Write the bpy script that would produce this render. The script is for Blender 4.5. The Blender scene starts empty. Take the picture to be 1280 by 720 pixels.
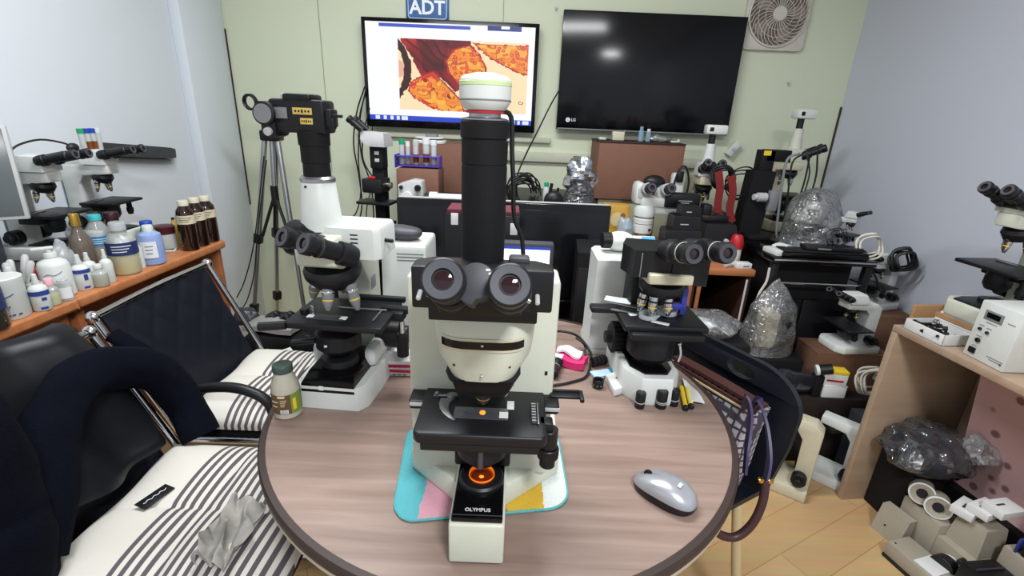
import bpy, bmesh, math, random
from mathutils import Matrix, Vector, Euler, noise
import numpy as np
PI = math.pi
rnd = random.Random(7)
sc = bpy.context.scene
C = sc.collection

# ---------------------------------------------------------------- camera, world, lamps, exposure
CAM_Z, FOCAL, PITCH, ROLL = 1.29, 600.0, 0.345, 0.042
cd = bpy.data.cameras.new('camera'); cam = bpy.data.objects.new('camera', cd); C.objects.link(cam)
cd.sensor_width = 36; cd.lens = 36 * FOCAL / 1280; cd.clip_start = 0.02; cd.clip_end = 50
_cp, _sp, _c, _s = math.cos(PITCH), math.sin(PITCH), math.cos(ROLL), math.sin(ROLL)
_w = Vector((0, _cp, -_sp)); _r0 = Vector((1, 0, 0)); _u0 = Vector((0, _sp, _cp))
_r = _r0 * _c + _u0 * _s; _u = _u0 * _c - _r0 * _s
EYE = Vector((0, 0, CAM_Z))
cam.matrix_world = Matrix(((_r.x, _u.x, -_w.x, 0), (_r.y, _u.y, -_w.y, 0), (_r.z, _u.z, -_w.z, CAM_Z), (0, 0, 0, 1)))
sc.camera = cam
def ray(px, py): return _r * ((px - 640) / FOCAL) - _u * ((py - 360) / FOCAL) + _w
def atY(px, py, y): d = ray(px, py); return EYE + d * (y / d.y)
def atZ(px, py, z): d = ray(px, py); return EYE + d * ((z - CAM_Z) / d.z)
def atX(px, py, x): d = ray(px, py); return EYE + d * (x / d.x)

wd = bpy.data.worlds.new('world'); sc.world = wd; wd.use_nodes = True
wd.node_tree.nodes['Background'].inputs[0].default_value = (0.85, 0.93, 1.0, 1)
wd.node_tree.nodes['Background'].inputs[1].default_value = 0.75
sc.view_settings.view_transform = 'Standard'; sc.view_settings.look = 'None'
sc.view_settings.exposure = 0.0; sc.view_settings.gamma = 1.0; sc.view_settings.use_curve_mapping = False
def area(name, loc, sx, sy, power, col, rot=(0, 0, 0)):
    l = bpy.data.lights.new(name, 'AREA'); l.shape = 'RECTANGLE'; l.size = sx; l.size_y = sy
    l.energy = power; l.color = col
    o = bpy.data.objects.new(name, l); C.objects.link(o); o.location = loc; o.rotation_euler = rot
    return o
area('ceiling_lamp', (-0.25, 1.25, 2.38), 1.2, 0.3, 44, (0.96, 0.98, 1.0))
area('ceiling_lamp', (0.45, -0.65, 2.38), 0.36, 0.3, 52, (0.96, 0.98, 1.0))

# ---------------------------------------------------------------- materials
def lin(c):
    def f(v):
        v /= 255.0
        return v / 12.92 if v <= 0.04045 else ((v + 0.055) / 1.055) ** 2.4
    return tuple(f(v) for v in c) + (1.0,)
_mats = {}
def mat(name, rgb, rough=0.5, metal=0.0, var=0.08, scale=30, bump=0.0, bscale=200, alpha=1.0, trans=0.0, ior=1.45, emit=0.0, ecol=None, coat=0.0, spec=0.5):
    if name in _mats: return _mats[name]
    m = bpy.data.materials.new(name); m.use_nodes = True; n = m.node_tree.nodes; L = m.node_tree.links
    b = n['Principled BSDF']
    c = lin(rgb)
    tc = n.new('ShaderNodeTexCoord'); nz = n.new('ShaderNodeTexNoise'); nz.inputs['Scale'].default_value = scale; nz.inputs['Detail'].default_value = 4
    L.new(tc.outputs['Object'], nz.inputs['Vector'])
    mx = n.new('ShaderNodeMix'); mx.data_type = 'RGBA'
    mx.inputs[6].default_value = tuple(max(0, v * (1 - var)) for v in c[:3]) + (1,)
    mx.inputs[7].default_value = tuple(min(1, v * (1 + var)) for v in c[:3]) + (1,)
    L.new(nz.outputs['Fac'], mx.inputs[0]); L.new(mx.outputs[2], b.inputs['Base Color'])
    b.inputs['Roughness'].default_value = rough; b.inputs['Metallic'].default_value = metal
    b.inputs['Alpha'].default_value = alpha; b.inputs['Transmission Weight'].default_value = trans; b.inputs['IOR'].default_value = ior
    b.inputs['Coat Weight'].default_value = coat; b.inputs['Specular IOR Level'].default_value = spec
    if emit:
        b.inputs['Emission Strength'].default_value = emit; b.inputs['Emission Color'].default_value = lin(ecol or rgb)
    if bump:
        nb = n.new('ShaderNodeTexNoise'); nb.inputs['Scale'].default_value = bscale; nb.inputs['Detail'].default_value = 3
        L.new(tc.outputs['Object'], nb.inputs['Vector'])
        bp = n.new('ShaderNodeBump'); bp.inputs['Strength'].default_value = bump; bp.inputs['Distance'].default_value = 0.004
        L.new(nb.outputs['Fac'], bp.inputs['Height']); L.new(bp.outputs['Normal'], b.inputs['Normal'])
    _mats[name] = m
    return m
def nodes_of(m):
    return m.node_tree.nodes, m.node_tree.links, m.node_tree.nodes['Principled BSDF']
def stripes(name, base, stripe, axis, freq, duty, lo=None, rough=0.85):
    """woven cloth with stripes across a local axis, starting at LO"""
    m = bpy.data.materials.new(name); m.use_nodes = True; n, L, b = nodes_of(m)
    tc = n.new('ShaderNodeTexCoord'); sp = n.new('ShaderNodeSeparateXYZ'); L.new(tc.outputs['Object'], sp.inputs[0])
    mu = n.new('ShaderNodeMath'); mu.operation = 'MULTIPLY'; mu.inputs[1].default_value = freq; L.new(sp.outputs[axis], mu.inputs[0])
    fr = n.new('ShaderNodeMath'); fr.operation = 'FRACT'; L.new(mu.outputs[0], fr.inputs[0])
    lt = n.new('ShaderNodeMath'); lt.operation = 'LESS_THAN'; lt.inputs[1].default_value = duty; L.new(fr.outputs[0], lt.inputs[0])
    out = lt.outputs[0]
    if lo is not None:
        gt = n.new('ShaderNodeMath'); gt.operation = 'GREATER_THAN'; gt.inputs[1].default_value = lo; L.new(sp.outputs[axis], gt.inputs[0])
        m2 = n.new('ShaderNodeMath'); m2.operation = 'MULTIPLY'; L.new(out, m2.inputs[0]); L.new(gt.outputs[0], m2.inputs[1]); out = m2.outputs[0]
    mx = n.new('ShaderNodeMix'); mx.data_type = 'RGBA'; mx.inputs[6].default_value = lin(base); mx.inputs[7].default_value = lin(stripe)
    L.new(out, mx.inputs[0]); L.new(mx.outputs[2], b.inputs['Base Color']); b.inputs['Roughness'].default_value = rough
    return m
def wood(name, dark, light, sx=2.0, sy=30.0, rough=0.45, rz=0.0):
    m = bpy.data.materials.new(name); m.use_nodes = True; n, L, b = nodes_of(m)
    tc = n.new('ShaderNodeTexCoord'); mp = n.new('ShaderNodeMapping'); mp.inputs['Scale'].default_value = (sx, sy, sy); mp.inputs['Rotation'].default_value = (0, 0, rz)
    L.new(tc.outputs['Object'], mp.inputs[0])
    nz = n.new('ShaderNodeTexNoise'); nz.inputs['Scale'].default_value = 1; nz.inputs['Detail'].default_value = 8; nz.inputs['Distortion'].default_value = 0.6
    L.new(mp.outputs[0], nz.inputs['Vector'])
    cr = n.new('ShaderNodeValToRGB'); cr.color_ramp.elements[0].position = 0.3; cr.color_ramp.elements[1].position = 0.7
    cr.color_ramp.elements[0].color = lin(dark); cr.color_ramp.elements[1].color = lin(light)
    L.new(nz.outputs['Fac'], cr.inputs[0]); L.new(cr.outputs[0], b.inputs['Base Color']); b.inputs['Roughness'].default_value = rough
    return m

BLACK = mat('black_plastic', (20, 20, 23), 0.42, spec=0.4)
BLACKM = mat('black_matte', (17, 17, 19), 0.7, spec=0.3, bump=0.15, bscale=600)
BLACKG = mat('black_gloss', (9, 9, 11), 0.14, spec=0.4)
GREYD = mat('dark_grey_plastic', (54, 56, 62), 0.5)
GREYM = mat('mid_grey_plastic', (120, 122, 126), 0.45)
GREYL = mat('light_grey_plastic', (180, 182, 182), 0.45)
CREAM = mat('cream_enamel', (196, 199, 184), 0.38)
WHITE = mat('white_enamel', (206, 210, 206), 0.4)
IVORY = mat('ivory_plastic', (196, 190, 166), 0.45)
PAPER = mat('white_paper', (212, 213, 212), 0.8, var=0.04)
CHROME = mat('chrome', (205, 205, 208), 0.18, 1.0)
STEEL = mat('brushed_steel', (165, 165, 168), 0.35, 1.0)
LENS = mat('coated_lens', (34, 6, 16), 0.06, coat=0.35)
GLASS = mat('clear_glass', (240, 245, 245), 0.03, trans=1.0, ior=1.3, var=0.0)
def film(name, tint, body=0.10, gloss=0.22, rough=0.08, bscale=34, bump=1.0, clear=(1, 1, 1)):
    """thin clear plastic: see-through with crinkled highlights and a little milkiness"""
    m = bpy.data.materials.new(name); m.use_nodes = True; n = m.node_tree.nodes; L = m.node_tree.links
    n.remove(n['Principled BSDF']); out = n['Material Output']
    tr = n.new('ShaderNodeBsdfTransparent'); tr.inputs[0].default_value = tuple(clear) + (1,)
    df = n.new('ShaderNodeBsdfDiffuse'); df.inputs[0].default_value = lin(tint)
    gl = n.new('ShaderNodeBsdfGlossy'); gl.inputs['Roughness'].default_value = rough
    tc = n.new('ShaderNodeTexCoord'); nz = n.new('ShaderNodeTexNoise'); nz.inputs['Scale'].default_value = bscale; nz.inputs['Detail'].default_value = 3; nz.inputs['Distortion'].default_value = 1.2
    L.new(tc.outputs['Object'], nz.inputs['Vector']); bp = n.new('ShaderNodeBump'); bp.inputs['Strength'].default_value = bump; bp.inputs['Distance'].default_value = 0.012
    L.new(nz.outputs['Fac'], bp.inputs['Height'])
    for q in (gl, df): L.new(bp.outputs['Normal'], q.inputs['Normal'])
    m1 = n.new('ShaderNodeMixShader'); m1.inputs[0].default_value = body; L.new(tr.outputs[0], m1.inputs[1]); L.new(df.outputs[0], m1.inputs[2])
    lw = n.new('ShaderNodeFresnel'); lw.inputs['IOR'].default_value = 1.5; L.new(bp.outputs['Normal'], lw.inputs['Normal'])
    ad = n.new('ShaderNodeMath'); ad.operation = 'MULTIPLY_ADD'; ad.inputs[1].default_value = 1.0; ad.inputs[2].default_value = gloss * 0.3; ad.use_clamp = True; L.new(lw.outputs[0], ad.inputs[0])
    m2 = n.new('ShaderNodeMixShader'); L.new(ad.outputs[0], m2.inputs[0]); L.new(m1.outputs[0], m2.inputs[1]); L.new(gl.outputs[0], m2.inputs[2])
    L.new(m2.outputs[0], out.inputs[0]); _mats[name] = m
    return m
BAG = film('crinkled_clear_bag', (215, 220, 224), 0.10, 0.42, 0.13)
SMOKE = film('smoky_film', (60, 64, 70), 0.55, 0.3)
RUBBER = mat('black_rubber', (22, 22, 23), 0.65)
CABLE = mat('black_cable', (20, 20, 21), 0.5)
CABLEW = mat('white_cable', (205, 200, 188), 0.5)
RED = mat('red_plastic', (170, 26, 34), 0.4)
REDB = mat('dark_red_strap', (120, 30, 30), 0.7)
BLUE = mat('blue_plastic', (40, 70, 160), 0.4)
BROWN = mat('brown_board', (120, 84, 68), 0.75, var=0.12)
CARD = mat('brown_cardboard', (160, 122, 84), 0.85)
YELLOW = mat('yellow_card', (222, 190, 40), 0.6)

# ---------------------------------------------------------------- mesh builder
class B:
    def __init__(s, *mats):
        s.v = []; s.f = []; s.m = []; s.mats = list(mats); s.M = Matrix(); s.stack = []; s.mi = 0
    def at(s, loc=(0, 0, 0), rot=(0, 0, 0)):
        s.M = Matrix.Translation(loc) @ Euler(rot).to_matrix().to_4x4(); return s
    def frame(s, o, axis, up=(0, 0, 1)):
        """local z along AXIS"""
        z = Vector(axis).normalized(); up = Vector(up)
        if abs(z.dot(up.normalized())) > 0.98: up = Vector((0, 1, 0))
        x = up.cross(z).normalized(); y = z.cross(x)
        s.M = Matrix(((x.x, y.x, z.x, o[0]), (x.y, y.y, z.y, o[1]), (x.z, y.z, z.z, o[2]), (0, 0, 0, 1))); return s
    def use(s, m):
        if m not in s.mats: s.mats.append(m)
        s.mi = s.mats.index(m); return s
    def add(s, vs, fs):
        o = len(s.v); s.v += [tuple(s.M @ Vector(p)) for p in vs]
        for f in fs: s.f.append(tuple(i + o for i in f)); s.m.append(s.mi)
        return s
    def box(s, sx, sy, sz, c=(0, 0, 0), bev=0.002, seg=2, taper=1.0, rot=None):
        """box on its base centre C (z from c.z to c.z+sz)"""
        t = bmesh.new(); bmesh.ops.create_cube(t, size=1)
        for v in t.verts:
            k = taper if v.co.z > 0 else 1.0
            v.co = Vector((v.co.x * sx * k, v.co.y * sy * k, (v.co.z + 0.5) * sz))
        if bev > 0:
            bmesh.ops.bevel(t, geom=t.edges[:], offset=min(bev, 0.45 * min(sx, sy, sz)), segments=seg, profile=0.5, affect='EDGES')
        Rm = Euler(rot).to_matrix() if rot else None
        t.verts.index_update()
        vs = [((Rm @ v.co) if Rm else v.co) + Vector(c) for v in t.verts]; fs = [tuple(v.index for v in f.verts) for f in t.faces]
        t.free(); return s.add(vs, fs)
    def cbox(s, sx, sy, sz, c=(0, 0, 0), bev=0.002, rot=None):
        """box on its centre"""
        if rot: 
            d = Euler(rot).to_matrix() @ Vector((0, 0, -sz / 2))
            return s.box(sx, sy, sz, Vector(c) + d, bev, rot=rot)
        return s.box(sx, sy, sz, (c[0], c[1], c[2] - sz / 2), bev)
    def lathe(s, prof, n=28, c=(0, 0), arc=None):
        """profile of (r, z) turned about local z"""
        vs = []; fs = []; k = len(prof)
        for i in range(n):
            a = 2 * PI * i / n
            for r, z in prof: vs.append((c[0] + r * math.cos(a), c[1] + r * math.sin(a), z))
        for i in range(n):
            j = (i + 1) % n
            for q in range(k - 1): fs.append((i * k + q, j * k + q, j * k + q + 1, i * k + q + 1))
        loop = tuple(prof[0]) == tuple(prof[-1])
        if prof[0][0] > 1e-6 and not loop: fs.append(tuple(i * k for i in range(n))[::-1])
        if prof[-1][0] > 1e-6 and not loop: fs.append(tuple(i * k + k - 1 for i in range(n)))
        return s.add(vs, fs)
    def cyl(s, p0, p1, r, r1=None, n=24, bev=0.001):
        p0 = Vector(p0); p1 = Vector(p1); r1 = r if r1 is None else r1; h = (p1 - p0).length
        keep = s.M.copy(); s2 = B(); s2.frame(p0, p1 - p0); s.M = keep @ s2.M
        b = min(bev, h * 0.3, r * 0.4, r1 * 0.4 if r1 > 0 else 1)
        s.lathe([(max(r - b, 1e-4), 0), (r, b), (r1, h - b), (max(r1 - b, 1e-4), h)] if b > 0 else [(r, 0), (r1, h)], n)
        s.M = keep; return s
    def ball(s, c, r, n=16, k=10):
        if not hasattr(r, '__len__'): r = (r, r, r)
        vs = [(c[0], c[1], c[2] - r[2])]; fs = []
        for j in range(1, k):
            t = -PI / 2 + PI * j / k
            for i in range(n):
                a = 2 * PI * i / n
                vs.append((c[0] + r[0] * math.cos(t) * math.cos(a), c[1] + r[1] * math.cos(t) * math.sin(a), c[2] + r[2] * math.sin(t)))
        vs.append((c[0], c[1], c[2] + r[2]))
        for i in range(n): fs.append((0, 1 + (i + 1) % n, 1 + i))
        for j in range(k - 2):
            for i in range(n):
                a = 1 + j * n + i; b = 1 + j * n + (i + 1) % n; fs.append((a, b, b + n, a + n))
        for i in range(n): fs.append((len(vs) - 1, 1 + (k - 2) * n + i, 1 + (k - 2) * n + (i + 1) % n))
        return s.add(vs, fs)
    def tube(s, pts, r, n=8, sm=4, r1=None):
        pts = [Vector(p) for p in pts]
        if sm and len(pts) > 2:
            q = []
            P = [pts[0] * 2 - pts[1]] + pts + [pts[-1] * 2 - pts[-2]]
            for i in range(1, len(P) - 2):
                for t in range(sm):
                    t /= sm; a, b, c, d = P[i - 1:i + 3]
                    q.append(0.5 * (2 * b + (c - a) * t + (2 * a - 5 * b + 4 * c - d) * t * t + (3 * b - a - 3 * c + d) * t ** 3))
            q.append(pts[-1]); pts = q
        vs = []; fs = []; x = None
        for i, p in enumerate(pts):
            d = (pts[min(i + 1, len(pts) - 1)] - pts[max(i - 1, 0)])
            d = d.normalized() if d.length > 1e-9 else Vector((0, 0, 1))
            if x is None: x = d.orthogonal().normalized()
            x = (x - d * x.dot(d)); x = x.normalized() if x.length > 1e-6 else d.orthogonal().normalized()
            y = d.cross(x); rr = r if r1 is None else r + (r1 - r) * i / (len(pts) - 1)
            for k in range(n):
                a = 2 * PI * k / n; vs.append(p + (x * math.cos(a) + y * math.sin(a)) * rr)
        for i in range(len(pts) - 1):
            for k in range(n): fs.append((i * n + k, i * n + (k + 1) % n, (i + 1) * n + (k + 1) % n, (i + 1) * n + k))
        fs.append(tuple(range(n))[::-1]); fs.append(tuple((len(pts) - 1) * n + k for k in range(n)))
        return s.add(vs, fs)
    def prism(s, poly, h, bev=0.0, seg=2):
        """2-D outline (x, y) raised from z=0 to z=h"""
        t = bmesh.new(); f = t.faces.new([t.verts.new((p[0], p[1], 0)) for p in poly])
        r = bmesh.ops.extrude_face_region(t, geom=[f])
        for g in r['geom']:
            if isinstance(g, bmesh.types.BMVert): g.co.z += h
        bmesh.ops.recalc_face_normals(t, faces=t.faces[:])
        if bev > 0: bmesh.ops.bevel(t, geom=t.edges[:], offset=bev, segments=seg, profile=0.5, affect='EDGES', clamp_overlap=True)
        t.verts.index_update(); vs = [v.co.copy() for v in t.verts]; fs = [tuple(v.index for v in q.verts) for q in t.faces]; t.free()
        return s.add(vs, fs)
    def loft(s, rings, caps=True):
        n = len(rings[0]); vs = [p for r in rings for p in r]; fs = []
        for i in range(len(rings) - 1):
            for k in range(n): fs.append((i * n + k, i * n + (k + 1) % n, (i + 1) * n + (k + 1) % n, (i + 1) * n + k))
        if caps: fs.append(tuple(range(n))[::-1]); fs.append(tuple((len(rings) - 1) * n + k for k in range(n)))
        return s.add(vs, fs)
    def grid(s, fn, nu, nv):
        vs = [fn(i / nu, j / nv) for j in range(nv + 1) for i in range(nu + 1)]
        fs = [(j * (nu + 1) + i, j * (nu + 1) + i + 1, (j + 1) * (nu + 1) + i + 1, (j + 1) * (nu + 1) + i) for j in range(nv) for i in range(nu)]
        return s.add(vs, fs)
    def slab(s, fn, nu, nv, th):
        """closed sheet: FN gives the upper face, the lower lies TH below"""
        n = (nu + 1) * (nv + 1)
        top = [Vector(fn(i / nu, j / nv)) for j in range(nv + 1) for i in range(nu + 1)]
        vs = top + [p - Vector((0, 0, th)) for p in top]
        q = lambda i, j: j * (nu + 1) + i
        fs = []
        for j in range(nv):
            for i in range(nu):
                a, b, c, d = q(i, j), q(i + 1, j), q(i + 1, j + 1), q(i, j + 1); fs += [(a, b, c, d), (d + n, c + n, b + n, a + n)]
        for i in range(nu): fs += [(q(i + 1, 0), q(i, 0), q(i, 0) + n, q(i + 1, 0) + n), (q(i, nv), q(i + 1, nv), q(i + 1, nv) + n, q(i, nv) + n)]
        for j in range(nv): fs += [(q(0, j), q(0, j + 1), q(0, j + 1) + n, q(0, j) + n), (q(nu, j + 1), q(nu, j), q(nu, j) + n, q(nu, j + 1) + n)]
        return s.add(vs, fs)
    def text(s, body, size, ext=0.0003, align='CENTER', bold=0.0):
        """letters in the local xy plane, reading along +x"""
        cu = bpy.data.curves.new('lettering', 'FONT'); cu.body = body; cu.size = size; cu.extrude = ext; cu.align_x = align; cu.align_y = 'CENTER'; cu.resolution_u = 3; cu.offset = bold
        o = bpy.data.objects.new('lettering', cu); me = bpy.data.meshes.new_from_object(o)
        s.add([v.co.copy() for v in me.vertices], [tuple(p.vertices) for p in me.polygons])
        bpy.data.objects.remove(o); bpy.data.meshes.remove(me); bpy.data.curves.remove(cu); return s
    def build(s, name, parent=None, sharp=38, **props):
        me = bpy.data.meshes.new(name); me.from_pydata(s.v, [], s.f)
        for m in s.mats: me.materials.append(m)
        me.polygons.foreach_set('material_index', s.m)
        bm = bmesh.new(); bm.from_mesh(me); bmesh.ops.recalc_face_normals(bm, faces=bm.faces[:]); bm.to_mesh(me); bm.free()
        me.shade_smooth(); me.set_sharp_from_angle(angle=math.radians(sharp))
        o = bpy.data.objects.new(name, me); C.objects.link(o)
        if parent is not None: o.parent = parent
        for k, v in props.items(): o[k] = v
        return o

def thing(name, label, cat, loc=(0, 0, 0), rz=0.0, group=None, rot=None, scale=None):
    o = bpy.data.objects.new(name, None); C.objects.link(o); o.empty_display_size = 0.05
    o.location = loc; o.rotation_euler = rot or (0, 0, rz); o['label'] = label; o['category'] = cat
    if scale: o.scale = (scale,) * 3
    if group: o['group'] = group
    return o
def solo(name, label, cat, b, loc=(0, 0, 0), rz=0.0, group=None, rot=None, kind=None):
    o = b.build(name); o.location = loc; o.rotation_euler = rot or (0, 0, rz); o['label'] = label; o['category'] = cat
    if group: o['group'] = group
    if kind: o['kind'] = kind
    return o
def struct(name, b): return b.build(name, kind='structure')
def crumple(p, amp, freq, seed=0.0):
    q = Vector(p) * freq + Vector((seed, seed * 1.7, -seed))
    return Vector(p) + amp * Vector((noise.noise(q), noise.noise(q + Vector((31, 0, 0))), noise.noise(q + Vector((0, 57, 0)))))
def blob(b, c, r, amp=0.2, freq=9.0, seed=0.0, n=28, k=18, squash=None):
    """crumpled closed bag or cloth lump; ridged noise gives the creases"""
    keep = b.M.copy(); vs = []; bb = B(); bb.ball((0, 0, 0), r, n, k)
    rm = min(r)
    for p in bb.v:
        q = Vector(p) * freq + Vector((seed, -seed, seed * 2))
        d = 1 + amp * (1 - 2 * abs(noise.noise(q))) * 0.6 + amp * noise.noise(q * 2.3)
        v = Vector(p) * d
        if squash is not None: v.z = max(v.z, squash)
        vs.append(v + Vector(c))
    return b.add(vs, bb.f)
# ---------------------------------------------------------------- the room
XL, XR, YB, ZC, YF = -1.58, 1.71, 2.75, 2.42, -1.6
def wallmat(name, rgb, var=0.03, sc_=1.2):
    return mat(name, rgb, 0.7, var=var, scale=sc_, bump=0.05, bscale=60)
W_GREEN = wallmat('pale_green_wall', (206, 213, 188), 0.05)
W_LEFT = wallmat('bluish_white_wall', (212, 218, 224))
W_RIGHT = wallmat('grey_white_wall', (196, 200, 212))
W_CEIL = wallmat('white_ceiling', (225, 225, 225))
FLOORM = bpy.data.materials.new('laminate_floor'); FLOORM.use_nodes = True
n, L, bs = nodes_of(FLOORM)
tc = n.new('ShaderNodeTexCoord'); mp = n.new('ShaderNodeMapping'); mp.inputs['Rotation'].default_value = (0, 0, -0.5); L.new(tc.outputs['Object'], mp.inputs[0])
br = n.new('ShaderNodeTexBrick'); br.inputs['Scale'].default_value = 1; br.inputs['Brick Width'].default_value = 0.9; br.inputs['Row Height'].default_value = 0.12
br.inputs['Mortar Size'].default_value = 0.0012; br.inputs['Color1'].default_value = lin((208, 174, 126)); br.inputs['Color2'].default_value = lin((198, 162, 114)); br.inputs['Mortar'].default_value = lin((170, 125, 75))
L.new(mp.outputs[0], br.inputs['Vector'])
mp2 = n.new('ShaderNodeMapping'); mp2.inputs['Scale'].default_value = (3, 40, 1); mp2.inputs['Rotation'].default_value = (0, 0, -0.5); L.new(tc.outputs['Object'], mp2.inputs[0])
nz = n.new('ShaderNodeTexNoise'); nz.inputs['Detail'].default_value = 6; nz.inputs['Scale'].default_value = 1; L.new(mp2.outputs[0], nz.inputs['Vector'])
mx = n.new('ShaderNodeMix'); mx.data_type = 'RGBA'; mx.blend_type = 'MULTIPLY'; mx.inputs[0].default_value = 0.35
L.new(br.outputs['Color'], mx.inputs[6]); L.new(nz.outputs['Color'], mx.inputs[7]); L.new(mx.outputs[2], bs.inputs['Base Color']); bs.inputs['Roughness'].default_value = 0.35
T = 0.1
struct('floor', B(FLOORM).box(XR - XL + 2 * T, YB - YF + 2 * T, T, ((XL + XR) / 2, (YB + YF) / 2, -T), 0))
struct('ceiling', B(W_CEIL).box(XR - XL + 2 * T, YB - YF + 2 * T, T, ((XL + XR) / 2, (YB + YF) / 2, ZC), 0))
struct('wall_back', B(W_GREEN).box(XR - XL + 2 * T, T, ZC, ((XL + XR) / 2, YB + T / 2, 0), 0))
struct('wall_left', B(W_LEFT).box(T, YB - YF, ZC, (XL - T / 2, (YB + YF) / 2, 0), 0))
struct('wall_right', B(W_RIGHT).box(T, YB - YF, ZC, (XR + T / 2, (YB + YF) / 2, 0), 0))
# boxed-in pipe chase in the far left corner, a shallow pilaster
struct('wall_pilaster', B(W_LEFT).box(0.05, 0.34, ZC - 0.02, (XL + 0.025, YB - 0.175, 0.01), 0.004))
SEAM = mat('panel_seam', (150, 158, 130), 0.8)
for i, px in enumerate((402, 628)):
    x = atY(px, 60, YB).x
    struct('trim_%d' % (i + 1), B(SEAM).box(0.003, 0.004, 1.4, (x, YB - 0.001, 0.95), 0))
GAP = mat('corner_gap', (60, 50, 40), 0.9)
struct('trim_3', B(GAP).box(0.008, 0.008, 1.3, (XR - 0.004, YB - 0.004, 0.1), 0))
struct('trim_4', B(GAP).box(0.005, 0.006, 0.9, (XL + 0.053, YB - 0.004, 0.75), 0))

# ---------------------------------------------------------------- round table
TC, TR, TZ = Vector((-0.011, 0.888, 0)), 0.458, 0.72
WOODT = wood('grey_brown_laminate', (120, 100, 90), (146, 125, 114), 3, 44, 0.42)
RIM = mat('dark_brown_edging', (52, 40, 36), 0.5)
t = thing('round_table', 'round table with a grey-brown wood-grain top and dark rounded edging', 'table', TC)
B(WOODT).lathe([(0.0, TZ - 0.024), (TR, TZ - 0.024), (TR, TZ), (0, TZ)], 128).build('tabletop', t)
b = B(RIM).lathe([(TR - 0.003, TZ - 0.019), (TR + 0.008, TZ - 0.019), (TR + 0.010, TZ - 0.015), (TR + 0.010, TZ - 0.004), (TR + 0.007, TZ + 0.0012), (TR - 0.003, TZ + 0.0012), (TR - 0.003, TZ - 0.019)], 128)
b.use(mat('pale_edge_line', (176, 166, 150), 0.5)).lathe([(TR + 0.0, TZ - 0.026), (TR + 0.0085, TZ - 0.026), (TR + 0.0085, TZ - 0.0195), (TR, TZ - 0.0195), (TR, TZ - 0.026)], 128)
b.build('edging', t)
B(BLACKM).lathe([(0.16, 0.02), (0.05, 0.05), (0.045, TZ - 0.06), (0.2, TZ - 0.05), (0.2, TZ - 0.025)], 32).build('pedestal', t)
for k in range(4):
    a = PI / 4 + k * PI / 2
    B(BLACKM).at((0, 0, 0), (0, 0, a)).box(0.36, 0.06, 0.035, (0.2, 0, 0), 0.008).build('foot', t)

# ---------------------------------------------------------------- binocular tubes, shared by the microscopes
GREYF = mat('grey_face', (66, 68, 74), 0.5)
def eyepiece(parent, o, e, r, length, body=BLACK, ring=GREYD, lens=LENS, marks=None, name='eyepiece'):
    """O: centre of the lens face, E: direction into the tube"""
    b = B(body).frame(o, e)
    b.lathe([(r * 0.50, r * 0.12), (r * 0.5, 0.0), (r * 0.90, -0.0004), (r * 0.98, r * 0.05), (r, r * 0.16), (r, r * 0.8), (r * 0.9, r * 0.95), (r * 0.84, r * 1.35), (r * 0.95, r * 1.45), (r * 0.95, r * 1.9), (r * 0.86, r * 2.0), (r * 0.86, length)], 36)
    b.use(ring).lathe([(r * 0.9, r * 1.44), (r * 0.985, r * 1.5), (r * 0.985, r * 1.56), (r * 0.9, r * 1.62)], 36)
    b.use(GREYF).lathe([(r * 0.5, 0.0006), (r * 0.5, -0.0007), (r * 0.87, -0.0011), (r * 0.88, 0.0004), (r * 0.5, 0.0006)], 36)
    o2 = b.build(name, parent)
    B(lens).frame(o, e).lathe([(0.0005, r * 0.07), (r * 0.3, r * 0.09), (r * 0.52, r * 0.16)], 28).build('lens', o2)
    return o2
def binocular(parent, loc, yaw, ipd=0.064, r=0.0195, tilt=0.6, length=0.075, body=BLACK, disc=GREYD, ring=GREYD, pw=1.0):
    """LOC: midpoint between the lens faces; barrels run back and down by TILT, yaw 0 looks to -y"""
    R = Euler((0, 0, yaw)).to_matrix()
    e = R @ Vector((0, math.cos(tilt), -math.sin(tilt))); x = R @ Vector((1, 0, 0)); up = x.cross(e)
    loc = Vector(loc)
    h = loc + e * (length + r * 0.2)
    b = B(body)
    for sgn in (-1, 1):
        q = loc + x * (sgn * ipd / 2) + e * (length - 0.006)
        b.frame(q, e); b.lathe([(r * 0.95, 0), (r * 1.12, r * 0.12), (r * 1.15, r * 1.2), (r * 1.0, r * 1.9)], 32)
    b.frame(h + e * r * 0.5, e, up); b.prism([(-ipd * 0.62 * pw, -r * 1.0), (ipd * 0.62 * pw, -r * 1.0), (ipd * 0.66 * pw, 0), (ipd * 0.45 * pw, r * 0.9), (-ipd * 0.45 * pw, r * 0.9), (-ipd * 0.66 * pw, 0)], r * 1.3, 0.003)
    ph = b.build('prism_housing', parent)
    pd = loc + e * (length * 0.55) + up * (r * 0.25)
    b = B(disc).frame(pd, e); b.lathe([(0.0005, 0), (r * 0.86, 0), (r * 0.93, r * 0.08), (r * 0.93, length * 0.6)], 32)
    b.build('pivot_disc', parent)
    for sgn in (-1, 1):
        eyepiece(parent, loc + x * (sgn * ipd / 2), e, r, length, body, ring)
    return ph
def objective(parent, o, d, r=0.011, h=0.04, col=CHROME, band=BLACK):
    b = B(col).frame(o, d).lathe([(r * 1.0, 0), (r, h * 0.45), (r * 0.92, h * 0.5), (r * 0.92, h * 0.62), (r * 0.6, h * 0.86), (r * 0.34, h)], 20)
    b.use(band).lathe([(r * 0.99, h * 0.2), (r * 1.02, h * 0.21), (r * 1.02, h * 0.3), (r * 0.99, h * 0.31)], 20)
    b.use(YELLOW).lathe([(r * 0.9, h * 0.54), (r * 0.935, h * 0.55), (r * 0.935, h * 0.59), (r * 0.9, h * 0.6)], 20)
    return b.build('objective', parent)
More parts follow.
